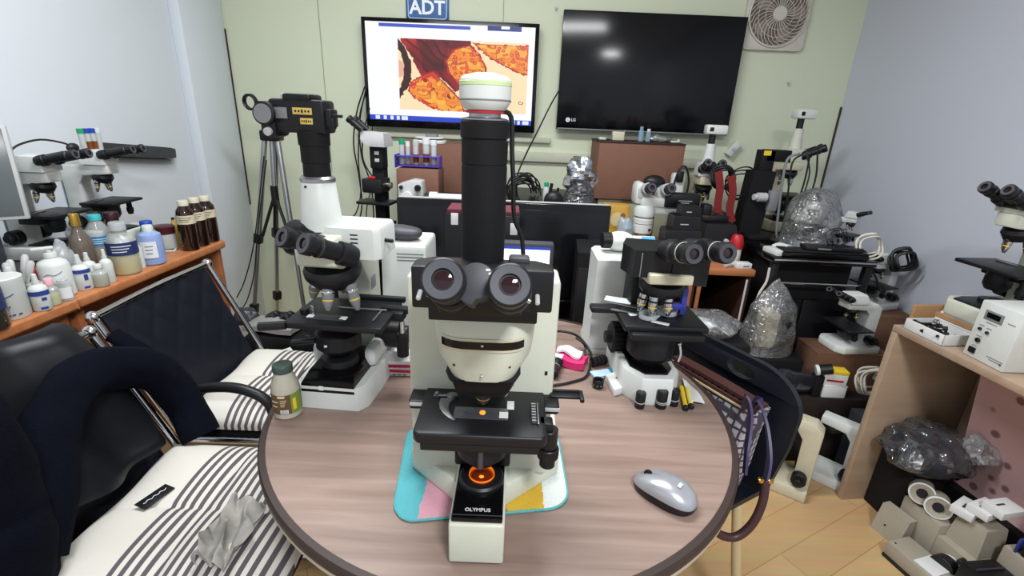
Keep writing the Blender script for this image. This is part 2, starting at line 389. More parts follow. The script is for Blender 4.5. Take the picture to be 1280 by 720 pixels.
# ---------------------------------------------------------------- the big microscope in the middle
t = thing('microscope', 'large cream and black microscope with two eyepieces in the centre of the round table', 'microscope', (-0.033, 0.478, TZ + 0.0052))
S = t
b = B(CREAM).box(0.073, 0.23, 0.066, (0, 0.115, 0), 0.0035, 3)
b.at(); b.prism([(-0.035, 0.10), (0.035, 0.10), (0.122, 0.178), (0.124, 0.30), (-0.124, 0.30), (-0.122, 0.178)], 0.04, 0.004)
base = b.build('base', S)
b = B(BLACKG).box(0.067, 0.115, 0.0075, (0, 0.0615, 0.0655), 0.002); b.use(GREYD).box(0.067, 0.0015, 0.008, (0, 0.010, 0.0655), 0.0004)
top = b.build('foot_cover', S, label='glossy black cover on the foot')
b = B(mat('pale_print', (205, 205, 205), 0.6)).at((0, 0.0185, 0.0734)); b.text('OLYMPUS', 0.0078, 0.0002, bold=0.00015)
b.build('lettering', top)
LAMP_GLOW = mat('orange_lamp_glow', (255, 120, 30), 0.2, emit=1.6, ecol=(255, 130, 40))
AMBER = mat('amber_glow_ring', (190, 90, 20), 0.25, emit=0.55, ecol=(255, 120, 30))
b = B(BLACK).at((0.001, 0.077, 0.072)).lathe([(0.032, 0), (0.032, 0.006), (0.029, 0.009), (0.0195, 0.009), (0.018, 0.006)], 36)
b.build('lamp_collar', S)
b = B(AMBER).at((0.001, 0.077, 0.078)).lathe([(0.0185, 0.003), (0.018, 0.006), (0.0168, 0.004), (0.0165, 0.001), (0.0185, 0.003)], 36)
b.use(mat('dark_amber_glass', (90, 30, 8), 0.06, coat=1.0, emit=0.05, ecol=(230, 90, 20))).lathe([(0.0172, 0.001), (0.012, 0.003), (0.0005, 0.004)], 36)
b.use(LAMP_GLOW).ball((0.0, -0.006, 0.004), (0.0035, 0.0028, 0.0012), 12, 6)
b.build('field_lens', S, label='glowing orange lamp lens')
# column, arm and the turret housing
b = B(CREAM); b.at((0, 0.17, 0.0)); b.box(0.212, 0.06, 0.325, (-0.006, 0, 0.03), 0.006, 3)
col = b.build('column', S)
B(BLACK).box(0.004, 0.002, 0.006, (0.088, 0.1395, 0.21), 0.0005).build('screw', col)
def dring(w, y0, y1, z, n=18):
    pts = []
    for i in range(n + 1):
        a = PI + PI * i / n
        cx = math.cos(a); sy = math.sin(a)
        pts.append((w * math.copysign(abs(cx) ** 0.55, cx), y0 + (y1 - y0) * (1 - abs(sy) ** 0.9) * 0.6, z))
    return pts + [(w, y1, z), (-w, y1, z)]
b = B(CREAM)
b.loft([dring(0.047, 0.052, 0.15, 0.246), dring(0.049, 0.050, 0.15, 0.252), dring(0.062, 0.046, 0.15, 0.275), dring(0.065, 0.044, 0.15, 0.30), dring(0.067, 0.044, 0.15, 0.336), dring(0.066, 0.046, 0.15, 0.339)])
h = b.build('turret_housing', S)
def arcstrip(b, w, y, z0, z1, d, half):
    vs = []; n = 16
    ring0 = dring(w, y, 0.15, 0)[: 19]
    pts = [p for p in ring0 if abs(p[0]) <= half]
    for p in pts: vs += [(p[0], p[1] - d, z0), (p[0], p[1] - d, z1), (p[0], p[1] + 0.004, z0), (p[0], p[1] + 0.004, z1)]
    fs = []
    for i in range(len(pts) - 1):
        a = 4 * i; c = a + 4; fs += [(a, c, c + 1, a + 1), (a + 1, c + 1, c + 3, a + 3), (a, a + 2, c + 2, c)]
    m = 4 * (len(pts) - 1); fs += [(0, 1, 3, 2), (m, m + 2, m + 3, m + 1)]
    b.add(vs, fs)
b = B(IVORY); arcstrip(b, 0.0648, 0.0442, 0.293, 0.310, 0.0018, 0.055); b.use(BLACKG); arcstrip(b, 0.0648, 0.0442, 0.2965, 0.3065, 0.0026, 0.051)
b.build('slot', h)
for x, y, z, m in ((0, 0.050, 0.258, CHROME), (-0.035, 0.056, 0.27, BLACK), (0.034, 0.056, 0.27, BLACK), (0, 0.0465, 0.302, CHROME)):
    B(m).cyl((x, y, z), (x, y - 0.006, z), 0.0018, n=12).build('screw', h)
b = B(BLACK)
b.loft([[(x * s, 0.095 + y * s, z) for x, y in ((-0.047, -0.02), (-0.04, -0.04), (0.04, -0.04), (0.047, -0.02), (0.047, 0.04), (-0.047, 0.04))] for s, z in ((0.72, 0.217), (0.86, 0.228), (0.92, 0.240), (1.04, 0.247))])
b.at((0, 0.098, 0.217), (PI, 0, 0)).lathe([(0.030, 0), (0.030, 0.005), (0.025, 0.008)], 32)
b.build('nosepiece', S)
objective(S, (0.0, 0.090, 0.214), (0, 0.02, -1), 0.0105, 0.024, GREYD, CHROME)
objective(S, (0.023, 0.104, 0.213), (0.35, 0.1, -1), 0.0095, 0.02, GREYL, CHROME)
objective(S, (-0.023, 0.104, 0.213), (-0.35, 0.1, -1), 0.0095, 0.018, GREYD, CHROME)
# stage
b = B(BLACK).at((0, 0, 0.170)); b.prism([(-0.080, 0.031), (0.080, 0.031), (0.087, 0.039), (0.087, 0.15), (-0.087, 0.15), (-0.087, 0.039)], 0.016, 0.003)
b.prism([(-0.105, 0.108), (0.105, 0.108), (0.108, 0.112), (0.108, 0.146), (0.09, 0.158), (-0.09, 0.158), (-0.108, 0.146), (-0.108, 0.112)], 0.013, 0.002)
b.at((0, 0, 0.158)).box(0.155, 0.10, 0.012, (0, 0.084, 0), 0.002); b.at((0, 0, 0.148)).box(0.135, 0.07, 0.012, (0, 0.085, 0), 0.002)
stg = b.build('stage', S); stg.location.z = -0.006
for x in (-0.094, 0.096): B(GREYL).box(0.024, 0.001, 0.006, (x, 0.1078, 0.1755), 0.0003).build('scale_plate', stg)
b = B(STEEL)   # sickle shaped slide clip
out = [(-0.036 - 0.022 * math.sin(a) , 0.116 - 0.052 * (1 - math.cos(a * 0.5)) * 1.9) for a in [i * PI / 14 for i in range(15)]]
pts_o = [(-0.055 + 0.006 * math.cos(a) - 0.004, 0.118 + 0.006 * math.sin(a)) for a in [PI * 0.1 * i for i in range(3, 9)]]
outer = [(-0.062, 0.112), (-0.0625, 0.10), (-0.060, 0.088), (-0.054, 0.076), (-0.046, 0.067), (-0.036, 0.060)]
inner = [(-0.034, 0.063), (-0.041, 0.072), (-0.046, 0.082), (-0.048, 0.092), (-0.047, 0.102), (-0.044, 0.112)]
b.at((0, 0, 0.1862)).prism(outer + inner, 0.002, 0.0004)
b.at().lathe([(0.008, 0.186), (0.008, 0.191), (0.006, 0.192)], 20, (-0.046, 0.116)).lathe([(0.0032, 0.186), (0.0032, 0.193), (0.002, 0.194)], 14, (-0.068, 0.118)).box(0.03, 0.005, 0.003, (-0.058, 0.1175, 0.187), 0.0008)
b.build('slide_clip', stg, label='curved silver slide clip')
b = B(mat('slide_glass', (60, 62, 66), 0.06, coat=1.0)).at().box(0.074, 0.026, 0.0012, (-0.002, 0.080, 0.1862), 0.0002)
b.use(PAPER).box(0.012, 0.014, 0.0004, (0.029, 0.077, 0.1875), 0)
b.use(LAMP_GLOW).ball((0, 0.081, 0.1876), (0.0042, 0.0055, 0.0006), 14, 6)  # lamp light coming through the specimen, put in as an emissive spot
b.build('specimen_slide', stg, label='glass slide with a glowing orange spot')
b = B(GREYD).at().box(0.007, 0.048, 0.003, (0.070, 0.085, 0.186), 0.0006)
b.use(GREYL)
for i in range(7): b.box(0.006, 0.0018, 0.0006, (0.070, 0.066 + i * 0.0065, 0.189), 0.0002)
b.use(STEEL).box(0.002, 0.05, 0.0045, (0.0755, 0.082, 0.186), 0.0004)
b.use(PAPER).box(0.010, 0.02, 0.001, (0.038, 0.102, 0.1865), 0.0003)
b.build('vernier_scale', stg)
b = B(BLACK).at(); b.cyl((0.092, 0.07, 0.168), (0.092, 0.07, 0.14), 0.012).cyl((0.092, 0.07, 0.139), (0.092, 0.07, 0.122), 0.0145).cyl((0.092, 0.07, 0.121), (0.092, 0.07, 0.108), 0.011)
for k in range(18):
    a = k * PI / 9; b.box(0.0012, 0.0012, 0.012, (0.092 + 0.0145 * math.cos(a), 0.07 + 0.0145 * math.sin(a), 0.1245), 0)
b.box(0.02, 0.02, 0.014, (0.086, 0.072, 0.166), 0.003)
b.build('stage_knob', S)
b = B(BLACK).at().box(0.045, 0.014, 0.004, (0.118, 0.138, 0.176), 0.001).box(0.045, 0.004, 0.007, (0.118, 0.146, 0.176), 0.001).box(0.006, 0.026, 0.006, (0.142, 0.136, 0.1755), 0.001)
b.build('stage_rail', S)
b = B(BLACK).at().lathe([(0.035, 0.115), (0.035, 0.13), (0.028, 0.148)], 32, (0, 0.088)).lathe([(0.022, 0.1), (0.03, 0.115)], 32, (0, 0.088))
for sx in (-1, 1): b.cyl((sx * 0.042, 0.06, 0.146), (sx * 0.042, 0.06, 0.137), 0.007, n=16)
b.build('condenser', S)
b = B(GREYD).at().cyl((0.001, 0.042, 0.150), (0.001, 0.036, 0.128), 0.0036, n=14).ball((0.001, 0.036, 0.128), 0.0036, 10, 6)
b.build('condenser_pin', S)
b = B(BLACK)
for sx in (-1, 1): b.at().box(0.022, 0.12, 0.05, (sx * 0.03, 0.16, 0.075), 0.004)
b.build('focus_block', S)
# head, eyepieces
b = B(BLACK).at((0, 0, 0.356)).prism([(-0.079, 0.022), (0.079, 0.022), (0.079, 0.05), (0.06, 0.064), (-0.06, 0.064), (-0.079, 0.05)], 0.05, 0.003)
b.at((0, 0, 0.334)).box(0.128, 0.12, 0.022, (0, 0.10, 0), 0.002)
hd = b.build('head', S)
b = B(GREYD).at().box(0.024, 0.018, 0.010, (0.040, 0.058, 0.402), 0.003)
b.build('head_cover', hd)
for x in (-0.069, 0.0615): B(GREYL).cyl((x, 0.024, 0.377), (x, 0.010, 0.372), 0.0028, n=14).build('lock_screw', hd)
EY = (0.001, -0.073, 0.4235); TI = math.radians(27)
R = Euler((0, 0, -0.03)).to_matrix()
e = Vector((0, math.cos(TI), -math.sin(TI))); upv = Vector((1, 0, 0)).cross(e)
for sx in (-1, 1):
    q = Vector(EY) + Vector((sx * 0.0302, 0, -sx * 0.0012))
    ep = eyepiece(S, q, e, 0.0205, 0.075, BLACK, GREYD)
    b = B(CHROME).frame(q + e * 0.035 + Vector((sx * 0.0155, 0, -0.009)), (sx, -0.3, -0.5)).cyl((0, 0, 0), (0, 0, 0.006), 0.0026, n=12); b.build('knob', ep)
b = B(BLACK)
for sx in (-1, 1):
    q = Vector(EY) + Vector((sx * 0.0302, 0, 0)) + e * 0.055
    b.frame(q, e).lathe([(0.0185, 0), (0.0215, 0.003), (0.0225, 0.025), (0.019, 0.05)], 36)
    b.use(GREYD).frame(q + e * 0.004, e).lathe([(0.0218, 0.003), (0.0226, 0.004), (0.0226, 0.0055), (0.022, 0.0065)], 36).use(BLACK)
b.at((0, 0.0, 0.362)).prism([(-0.045, -0.012), (0.045, -0.012), (0.05, 0.03), (-0.05, 0.03)], 0.05, 0.008)
ph = b.build('prism_housing', S)
pd = Vector(EY) + Vector((-0.0015, 0, 0.0045)) + e * 0.022
b = B(GREYD).frame(pd, e, upv)
outl = []
for i in range(40):
    a = 2 * PI * i / 40; r = 0.0175
    x, y = r * math.cos(a), r * math.sin(a)
    if x > 0 and y < 0: x *= 1.25; y *= 1.35
    outl.append((-x, y))
b.prism([(-p[0], p[1]) for p in outl], 0.04, 0.0012)
b.use(PAPER)
for i, a in enumerate((2.35, 2.65, 2.95, 3.2, 3.45)):
    b.frame(pd - e * 0.0004, e, upv).cbox(0.004, 0.0022, 0.0006, (0.0148 * math.cos(a), 0.0148 * math.sin(a), 0), 0)
b.build('pivot_plate', S)
# photo tube
b = B(BLACKM).at((-0.0035, 0.072, 0.40))
b.lathe([(0.0250, -0.05), (0.0252, 0.0), (0.0254, 0.016), (0.0254, 0.116), (0.0248, 0.1165), (0.0248, 0.1185), (0.0256, 0.119), (0.0256, 0.143), (0.0250, 0.1435), (0.0250, 0.1455), (0.0268, 0.146), (0.0268, 0.162), (0.0250, 0.164)], 48)
pt = b.build('photo_tube', S); pt.location.z = -0.005
for a in (-2.9, -0.25): B(GREYL).at((-0.0035, 0.072, 0.40)).cyl((0.024 * math.cos(a), 0.024 * math.sin(a), 0.1445), (0.0275 * math.cos(a), 0.0275 * math.sin(a), 0.1445), 0.0016, n=10).build('clamp_screw', pt)
b = B(STEEL).at((-0.004, 0.072, 0.562)).lathe([(0.0245, 0), (0.0245, 0.0035), (0.0171, 0.005), (0.0171, 0.012)], 40); b.use(RED).lathe([(0.0173, 0.0085), (0.0208, 0.009), (0.0208, 0.0115), (0.0173, 0.012)], 40)  # red glow below the camera, put in as a red coloured ring
b.build('camera_mount', S).location.z = -0.005
b = B(WHITE).at((-0.004, 0.072, 0.574)).lathe([(0.0216, 0.0000), (0.0230, 0.0015), (0.0275, 0.0085), (0.0276, 0.0100), (0.0276, 0.0250), (0.0271, 0.0295), (0.0228, 0.0335), (0.0105, 0.0365), (0.0005, 0.0370)], 48)
b.use(mat('pale_lime_band', (196, 214, 160), 0.5)).lathe([(0.0276, 0.0235), (0.0280, 0.0240), (0.0280, 0.0275), (0.0274, 0.0280)], 48)
b.use(GREYM).lathe([(0.0276, 0.0088), (0.0279, 0.0094), (0.0279, 0.0102), (0.0276, 0.0108)], 48)
cm = b.build('camera', S, label='round white camera with a pale green band'); cm.location.z = -0.005
b = B(CABLE).at().tube([(0.012, 0.082, 0.574), (0.024, 0.088, 0.568), (0.0265, 0.09, 0.53), (0.029, 0.09, 0.50), (0.032, 0.094, 0.455), (0.042, 0.10, 0.43), (0.046, 0.10, 0.40)], 0.0028, 8)
b.build('cable', cm)
# ---------------------------------------------------------------- on the back wall
def pip(px, py, poly):
    """even-odd test on arrays"""
    ins = np.zeros(px.shape, bool); k = len(poly)
    for i in range(k):
        (x0, y0), (x1, y1) = poly[i], poly[(i + 1) % k]
        if y0 == y1: continue
        c = ((y0 > py) != (y1 > py)) & (px < (x1 - x0) * (py - y0) / (y1 - y0) + x0); ins ^= c
    return ins
def edge_d(px, py, poly):
    d = np.full(px.shape, 9.0); k = len(poly)
    for i in range(k):
        (x0, y0), (x1, y1) = poly[i], poly[(i + 1) % k]; ex, ey = x1 - x0, y1 - y0
        t = np.clip(((px - x0) * ex + (py - y0) * ey) / (ex * ex + ey * ey), 0, 1); d = np.minimum(d, np.hypot(px - x0 - t * ex, py - y0 - t * ey))
    return d
def vnoise(x, y, f, seed):
    r = np.random.default_rng(seed).random((64, 64)); u = x * f; v = y * f; i = np.floor(u).astype(int); j = np.floor(v).astype(int); a = u - i; b = v - j
    a = a * a * (3 - 2 * a); b = b * b * (3 - 2 * b); g = lambda p, q: r[p % 64, q % 64]
    return (g(i, j) * (1 - a) + g(i + 1, j) * a) * (1 - b) + (g(i, j + 1) * (1 - a) + g(i + 1, j + 1) * a) * b
def screen_picture(nu, nv):
    """the microscope program: white window, blue bars, a stained tissue section"""
    U, V = np.meshgrid((np.arange(nu) + .5) / nu, (np.arange(nv) + .5) / nv)
    img = np.zeros((nv, nu, 3)) + (250, 250, 255)
    def put(m, c): img[m] = c
    put((V < 0.045) & (U > 0.08) & (U < 0.62) & (V > 0.012), (60, 86, 190)); put((V < 0.05) & (U > 0.72) & (U < 0.92), (26, 48, 130)); put((V < 0.028) & (U > 0.80) & (U < 0.85), (250, 250, 255))
    put(V > 0.945, (34, 70, 200))
    for a, b in ((.035, .06), (.085, .105), (.125, .145), (.165, .185), (.195, .235), (.86, .87), (.885, .9), (.915, .93), (.945, .985)): put((V > 0.953) & (V < 0.992) & (U > a) & (U < b), (225, 235, 255))
    P = (U - 0.19) / 0.775; Q = (V - 0.155) / 0.725; im = (P > 0) & (P < 1) & (Q > 0) & (Q < 1)
    n1 = vnoise(P, Q * 0.62, 9, 1); n2 = vnoise(P, Q * 0.62, 26, 2); n3 = vnoise(P, Q * 0.62, 60, 3)
    pw = P + (n2 - .5) * 0.02; qw = Q + (n3 - .5) * 0.03
    put(im, (252, 226, 182))
    put(im & (np.hypot(P - (-0.02), (Q - 0.42) * .6) < 0.075), (236, 176, 150))
    band = np.abs(np.hypot(pw + 0.28, (qw - 0.42) * 0.62) - 0.352) < 0.028; put(im & band & (Q < 0.86), (58, 20, 22))
    maroon = [(.0, -.02), (.57, -.02), (.53, .2), (.50, .62), (.44, .72), (.33, .52), (.17, .52), (.09, .2)]
    m = im & pip(pw, qw, maroon); img[m] = (np.array((150, 26, 30)) + (n1[m] - .5)[:, None] * np.array((110, 40, 40)))
    stripe = im & pip(pw, qw, maroon) & (np.sin((P * 1.2 - Q * .62) * 60 + n1 * 5) > 0.55); img[stripe] = (98, 14, 22)
    dark = im & pip(pw, qw, [(.14, .02), (.40, .02), (.34, .4), (.2, .45)]); img[dark] = img[dark] * 0.72
    lobes = [([(.06, .72), (.09, .58), (.19, .5), (.27, .44), (.34, .56), (.43, .72), (.50, .86), (.52, 1.02), (.36, 1.02), (.22, .94), (.11, .84)], 4),
             ([(.36, .28), (.42, .12), (.55, .05), (.63, .16), (.68, .34), (.69, .45), (.60, .44), (.45, .60), (.38, .44)], 5),
             ([(.57, .03), (1.02, .03), (1.02, .45), (.92, .41), (.82, .33), (.70, .22)], 6)]
    for poly, sd in lobes:
        ins = im & pip(pw, qw, poly); d = edge_d(P, Q, poly)
        img[ins] = np.array((244, 158, 52)) + (n2[ins] - .5)[:, None] * np.array((20, 70, 40))
        net = ins & (np.abs(n2 - .5) < 0.045); img[net] = (196, 84, 30)
        r2 = np.random.default_rng(sd)
        xs = [p[0] for p in poly]; ys = [p[1] for p in poly]
        for k in range(60):
            cx, cy = r2.uniform(min(xs), max(xs)), r2.uniform(min(ys), max(ys)); rr = r2.uniform(.008, .018)
            keep = (sd == 5) or (sd == 6 and cy < .4 and cx > .74) or (sd == 4 and (cx + cy * .4 < .52 or r2.random() < .12))
            if not keep: continue
            dd = np.hypot(P - cx, (Q - cy) * .62); img[ins & (dd < rr)] = (214, 58, 40); img[ins & (dd < rr * .55)] = (238, 120, 60)
        img[ins & (d < 0.016) ] = (176, 34, 34)
        if sd == 4:
            left = ins & (d < .05) & (P < .3) & (n2 > .42); img[left] = (206, 52, 40)
    for cx, cy, rx, ry in ((.80, .47, .022, .026), (.83, .53, .014, .02), (.39, .79, .02, .03), (.205, .57, .014, .03), (.27, .68, .01, .02)):
        dd = np.hypot((pw - cx) / rx, (qw - cy) / ry); put(im & (dd < 1), (150, 40, 24) if cx < .5 else (206, 84, 50))
    ring = np.hypot((P - .955) / .02, (Q - .84) / .025); put(im & (np.abs(ring - .8) < .2), (170, 110, 70))
    return img
def make_tv(name, label, x0, x1, z0, z1, yf, bez=0.016, foot=0.028):
    t = thing(name, label, 'television', ((x0 + x1) / 2, yf, z0)); w, h = x1 - x0, z1 - z0
    b = B(BLACKG).at((0, 0.02, 0)).box(w, 0.038, h, (0, 0, 0), 0.003); b.build('casing', t)
    B(BLACKM).box(w * 0.5, 0.02, h * 0.5, (0, 0.047, h * .2), 0.004).build('rear_cover', t)
    return t, w, h
t, w, h = make_tv('television', 'wall television showing a red and orange stained tissue section', -0.806, 0.083, 1.206, 1.722, 2.68)
NU, NV = 260, 150
img = screen_picture(NU, NV)
sw, sh, z0 = w - 0.04, h - 0.055, 0.036
me = bpy.data.meshes.new('screen'); bm_v = [(-sw / 2 + sw * i / NU, -0.0015, z0 + sh * (1 - j / NV)) for j in range(NV + 1) for i in range(NU + 1)]
me.from_pydata(bm_v, [], [(j * (NU + 1) + i, (j + 1) * (NU + 1) + i, (j + 1) * (NU + 1) + i + 1, j * (NU + 1) + i + 1) for j in range(NV) for i in range(NU)])
at_ = me.color_attributes.new('picture', 'FLOAT_COLOR', 'CORNER')
cl = img.reshape(-1, 3) / 255.0; cl = np.where(cl <= .04045, cl / 12.92, ((np.clip(cl, 0, 1) + .055) / 1.055) ** 2.4)
at_.data.foreach_set('color', np.repeat(np.concatenate([cl, np.ones((len(cl), 1))], 1), 4, 0).astype(np.float32).ravel())
m = bpy.data.materials.new('lit_display'); m.use_nodes = True; n, L, bs = nodes_of(m)
a = n.new('ShaderNodeAttribute'); a.attribute_name = 'picture'; L.new(a.outputs['Color'], bs.inputs['Emission Color']); bs.inputs['Emission Strength'].default_value = 1.0; bs.inputs['Base Color'].default_value = (0.01, 0.01, 0.012, 1); bs.inputs['Roughness'].default_value = 0.3
me.materials.append(m); o = bpy.data.objects.new('screen', me); C.objects.link(o); o.parent = t
B(GREYM).box(0.026, 0.001, 0.006, (0.07, -0.0005, 0.011), 0.0003).build('badge', t)
t, w, h = make_tv('television', 'switched-off black wall television beside the ventilator', 0.198, 1.104, 1.232, 1.790, 2.68)
B(mat('dark_screen', (17, 18, 21), 0.16, var=0.0, spec=0.35)).box(w - 0.014, 0.002, h - 0.03, (0, -0.001, 0.022), 0.0006).build('screen', t)
B(GREYM).box(w - 0.01, 0.004, 0.006, (0, 0.0, 0.001), 0.001).build('bottom_trim', t)
b = B(mat('logo_white', (225, 222, 222), 0.5)).at((-w / 2 + 0.058, -0.0025, 0.048), (PI / 2, 0, 0)); b.lathe([(0.0005, 0), (0.0115, 0), (0.0115, 0.0006), (0.0005, 0.0006)], 28)
b.use(BLACKG).at((-w / 2 + 0.058, -0.0032, 0.048), (PI / 2, 0, 0)).cbox(0.0018, 0.009, 0.0004, (0, 0.001, 0.0003), 0).cbox(0.005, 0.0016, 0.0004, (0.002, -0.004, 0.0003), 0)
b.use(mat('logo_white', (225, 222, 222))).at((-w / 2 + 0.087, -0.0025, 0.048), (PI / 2, 0, 0)).text('LG', 0.021, 0.0004, bold=0.0003)
b.build('logo', t)

# alarm company plate
t = thing('wall_sign', 'blue wall plate with white letters ADT above the television', 'sign', (-0.484, YB - 0.001, 1.785))
SB = mat('sign_blue', (38, 92, 150), 0.4)
def octo(w, h, c): return [(-w / 2 + c, -h / 2), (w / 2 - c, -h / 2), (w / 2, -h / 2 + c), (w / 2, h / 2 - c), (w / 2 - c, h / 2), (-w / 2 + c, h / 2), (-w / 2, h / 2 - c), (-w / 2, -h / 2 + c)]
B(SB).at((0, 0, 0), (PI / 2, 0, 0)).prism(octo(0.216, 0.125, 0.012), 0.012, 0.003).build('plate', t)
b = B(mat('sign_pale', (190, 208, 224), 0.5)); b.at((0, -0.0122, 0), (PI / 2, 0, 0)).prism(octo(0.196, 0.108, 0.010), 0.0006)
b.use(SB).at((0, -0.0128, 0), (PI / 2, 0, 0)).prism(octo(0.188, 0.100, 0.008), 0.0008); b.build('border', t)
B(mat('sign_white', (240, 244, 246), 0.5)).at((0, -0.0137, -0.006), (PI / 2, 0, 0)).text('ADT', 0.088, 0.001, bold=0.0022).build('lettering', t)

# exhaust fan
t = thing('wall_fan', 'square white ventilator fan with a spiral guard high on the green wall', 'fan', (1.268, YB - 0.0005, 1.815))
FW = mat('fan_white', (204, 200, 188), 0.5)
def rrect(w, h, r, k=6):
    return [(sx * (w / 2 - r) + r * math.cos(a), sy * (h / 2 - r) + r * math.sin(a)) for sx, sy, a0 in ((1, 1, 0), (-1, 1, PI / 2), (-1, -1, PI), (1, -1, 1.5 * PI)) for a in [a0 + PI / 2 * i / k for i in range(k + 1)]]
b = B(FW).at((0, 0, 0), (PI / 2, 0, 0)).prism(rrect(0.315, 0.325, 0.03), 0.022, 0.006)
b.at((0, -0.02, 0), (PI / 2, 0, 0)).lathe([(0.150, 0), (0.150, 0.012), (0.143, 0.014), (0.138, 0.002)], 56); b.build('frame', t)
B(mat('fan_recess', (116, 104, 96), 0.7)).at((0, -0.0225, 0), (PI / 2, 0, 0)).lathe([(0.0005, 0.0), (0.138, 0.0), (0.138, 0.0008), (0.0005, 0.0008)], 48).build('opening', t)
bl = B(mat('fan_blade', (150, 138, 128), 0.5))
for k in range(5):
    bl.at((0, -0.027, 0), (PI / 2, 0, 0)); a0 = 2 * PI * k / 5
    bl.prism([(r * math.cos(a0 + q), r * math.sin(a0 + q)) for r, q in ((0.03, 0), (0.08, -.2), (0.128, -.25), (0.132, .1), (0.12, .4), (0.07, .45), (0.03, .5))], 0.003)
bl.build('blades', t)
g = B(FW)
for k in range(30):
    a0 = 2 * PI * k / 30
    g.at((0, 0, 0)).tube([(r * math.cos(a0 + q), -0.036 - 0.006 * (1 - r / .14), r * math.sin(a0 + q)) for r, q in ((0.03, 0), (0.06, .10), (0.09, .25), (0.12, .48), (0.141, .75))], 0.0016, 5, 3)
for r in (0.07, 0.105): g.tube([(r * math.cos(a), -0.037, r * math.sin(a)) for a in [2 * PI * i / 36 for i in range(37)]], 0.0014, 5, 0)
g.build('guard', t)
B(FW).at((0, -0.036, 0), (PI / 2, 0, 0)).lathe([(0.034, 0), (0.034, 0.006), (0.030, 0.011), (0.0005, 0.012)], 32).build('hub_cap', t)

# wall plug, picture nails, cable duct
for px, py, lab in ((695, 10, 'small screw in the green wall between the two televisions'), (985, 104, 'small white hook in the green wall below the ventilator')):
    p = atY(px, py, YB); solo('wall_hook', lab, 'hook', B(GREYL).cyl((0, 0, 0), (0, -0.012, 0), 0.006, n=10).box(0.008, 0.006, 0.018, (0, -0.008, -0.012), 0.002), p)
struct('trim_5', B(mat('duct_cream', (190, 192, 172), 0.6)).box(1.15, 0.028, 0.05, (0.50, YB - 0.014, 1.055), 0.004))
struct('trim_6', B(mat('duct_cream', (190, 192, 172))).box(1.05, 0.03, 0.028, (-0.35, YB - 0.015, 1.155), 0.004))

# cables from the television, in front of the wall
def wallcable(label, pts, y, r=0.004, group='television cables', m=CABLE, name='hanging_cable'):
    P = [atY(a, c, y if not hasattr(y, '__len__') else y[i]) for i, (a, c) in enumerate(pts)]
    o = P[0]; return solo(name, label, 'cable', B(m).tube([p - o for p in P], r, 7, 5), o, group=group)
wallcable('black cable bowing furthest left below the lit television', [(456, 108), (446, 140), (442, 180), (449, 222), (452, 262), (440, 300), (436, 330)], 2.66)
wallcable('black cable hanging straight beside the bowing one, left of the lit television', [(458, 112), (449, 150), (452, 195), (461, 222), (466, 250), (468, 300)], 2.68)
wallcable('black cable hanging from the lower corner of the lit television', [(462, 135), (455, 165), (453, 195), (463, 217), (480, 235)], 2.64)
wallcable('thin grey cord close to the tall black stand, under the lit television', [(466, 150), (464, 185), (466, 225), (458, 265), (462, 310)], 2.69, 0.003)
wallcable('black cable curving down the wall right behind the camera microscope', [(457, 112), (450, 150), (448, 200), (451, 240), (445, 266), (434, 276), (428, 290), (426, 318), (424, 340)], 2.67, 0.0035)
wallcable('black cable slanting down between the two televisions', [(707, 100), (690, 128), (675, 158), (656, 196), (646, 222), (645, 246)], [2.70, 2.66, 2.62, 2.45, 2.25, 2.13], 0.004)

# camera tripod in the corner
base = atY(348, 430, 2.3); base.z = 0
t = thing('camera_tripod', 'silver camera tripod folded upright in the far corner behind the chairs', 'tripod', base)
top = atY(340, 172, 2.38) - base
SIL = mat('anodised_silver', (176, 178, 180), 0.32, 0.9)
feet = [atY(317, 462, 2.3), atY(352, 455, 2.55), atY(392, 462, 2.25)]
for q in feet: q.z = 0.012
for i, q in enumerate(feet):
    q = q - base; d = q - top; up0 = top + Vector(((-0.03, 0, 0.03)[i], (-0.01, 0.03, -0.01)[i], 0))
    b = B(SIL); m1 = up0 + (q - up0) * 0.45; m2 = up0 + (q - up0) * 0.78
    b.cyl(up0, m1, 0.013, n=14).cyl(m1, m2, 0.010, n=14).cyl(m2, q, 0.007, n=14); lg = b.build('leg', t)
    for s in (0.43, 0.76):
        c0 = up0 + (q - up0) * s; b = B(BLACK).frame(c0, q - up0).cbox(0.038, 0.034, 0.05, (0, 0, 0), 0.004); b.build('clamp', lg)
    B(RUBBER).cyl(q + Vector((0, 0, 0.03)), q + Vector((0, 0, -0.011)), 0.012, n=12).build('rubber_foot', lg)
b = B(BLACK)
hub = Vector((top.x * 0.8, top.y * .8, 0.88)); 
b.cyl(hub + Vector((0, 0, 0.04)), hub - Vector((0, 0, 0.05)), 0.018, n=14)
for q in feet:
    q = q - base; up0 = top; pnt = up0 + (q - up0) * 0.42; b.tube([hub, (hub + pnt) / 2, pnt], 0.008, 8, 0)
b.build('spreader', t)
b = B(SIL).cyl(top + Vector((0, 0, 0.03)), hub, 0.011, n=14); b.build('centre_column', t)
b = B(BLACK).cbox(0.09, 0.07, 0.05, top + Vector((0, 0, 0.01)), 0.01); b.cyl(top + Vector((0, 0, 0.03)), top + Vector((0, 0, 0.10)), 0.024, n=18).cyl(top + Vector((-0.05, 0, 0.12)), top + Vector((0.05, 0, 0.12)), 0.028, n=20)
b.cbox(0.08, 0.05, 0.014, top + Vector((0, 0, 0.155)), 0.004)
b.build('pan_head', t)
b = B(BLACK); c0 = top + Vector((-0.055, -0.05, 0.155))
b.frame(c0, (0.2, 1, 0.1)).lathe([(0.030, -0.012), (0.036, -0.008), (0.036, 0.008), (0.030, 0.012), (0.026, 0.008), (0.026, -0.008), (0.030, -0.012)], 32)
b.build('locking_wheel', t)
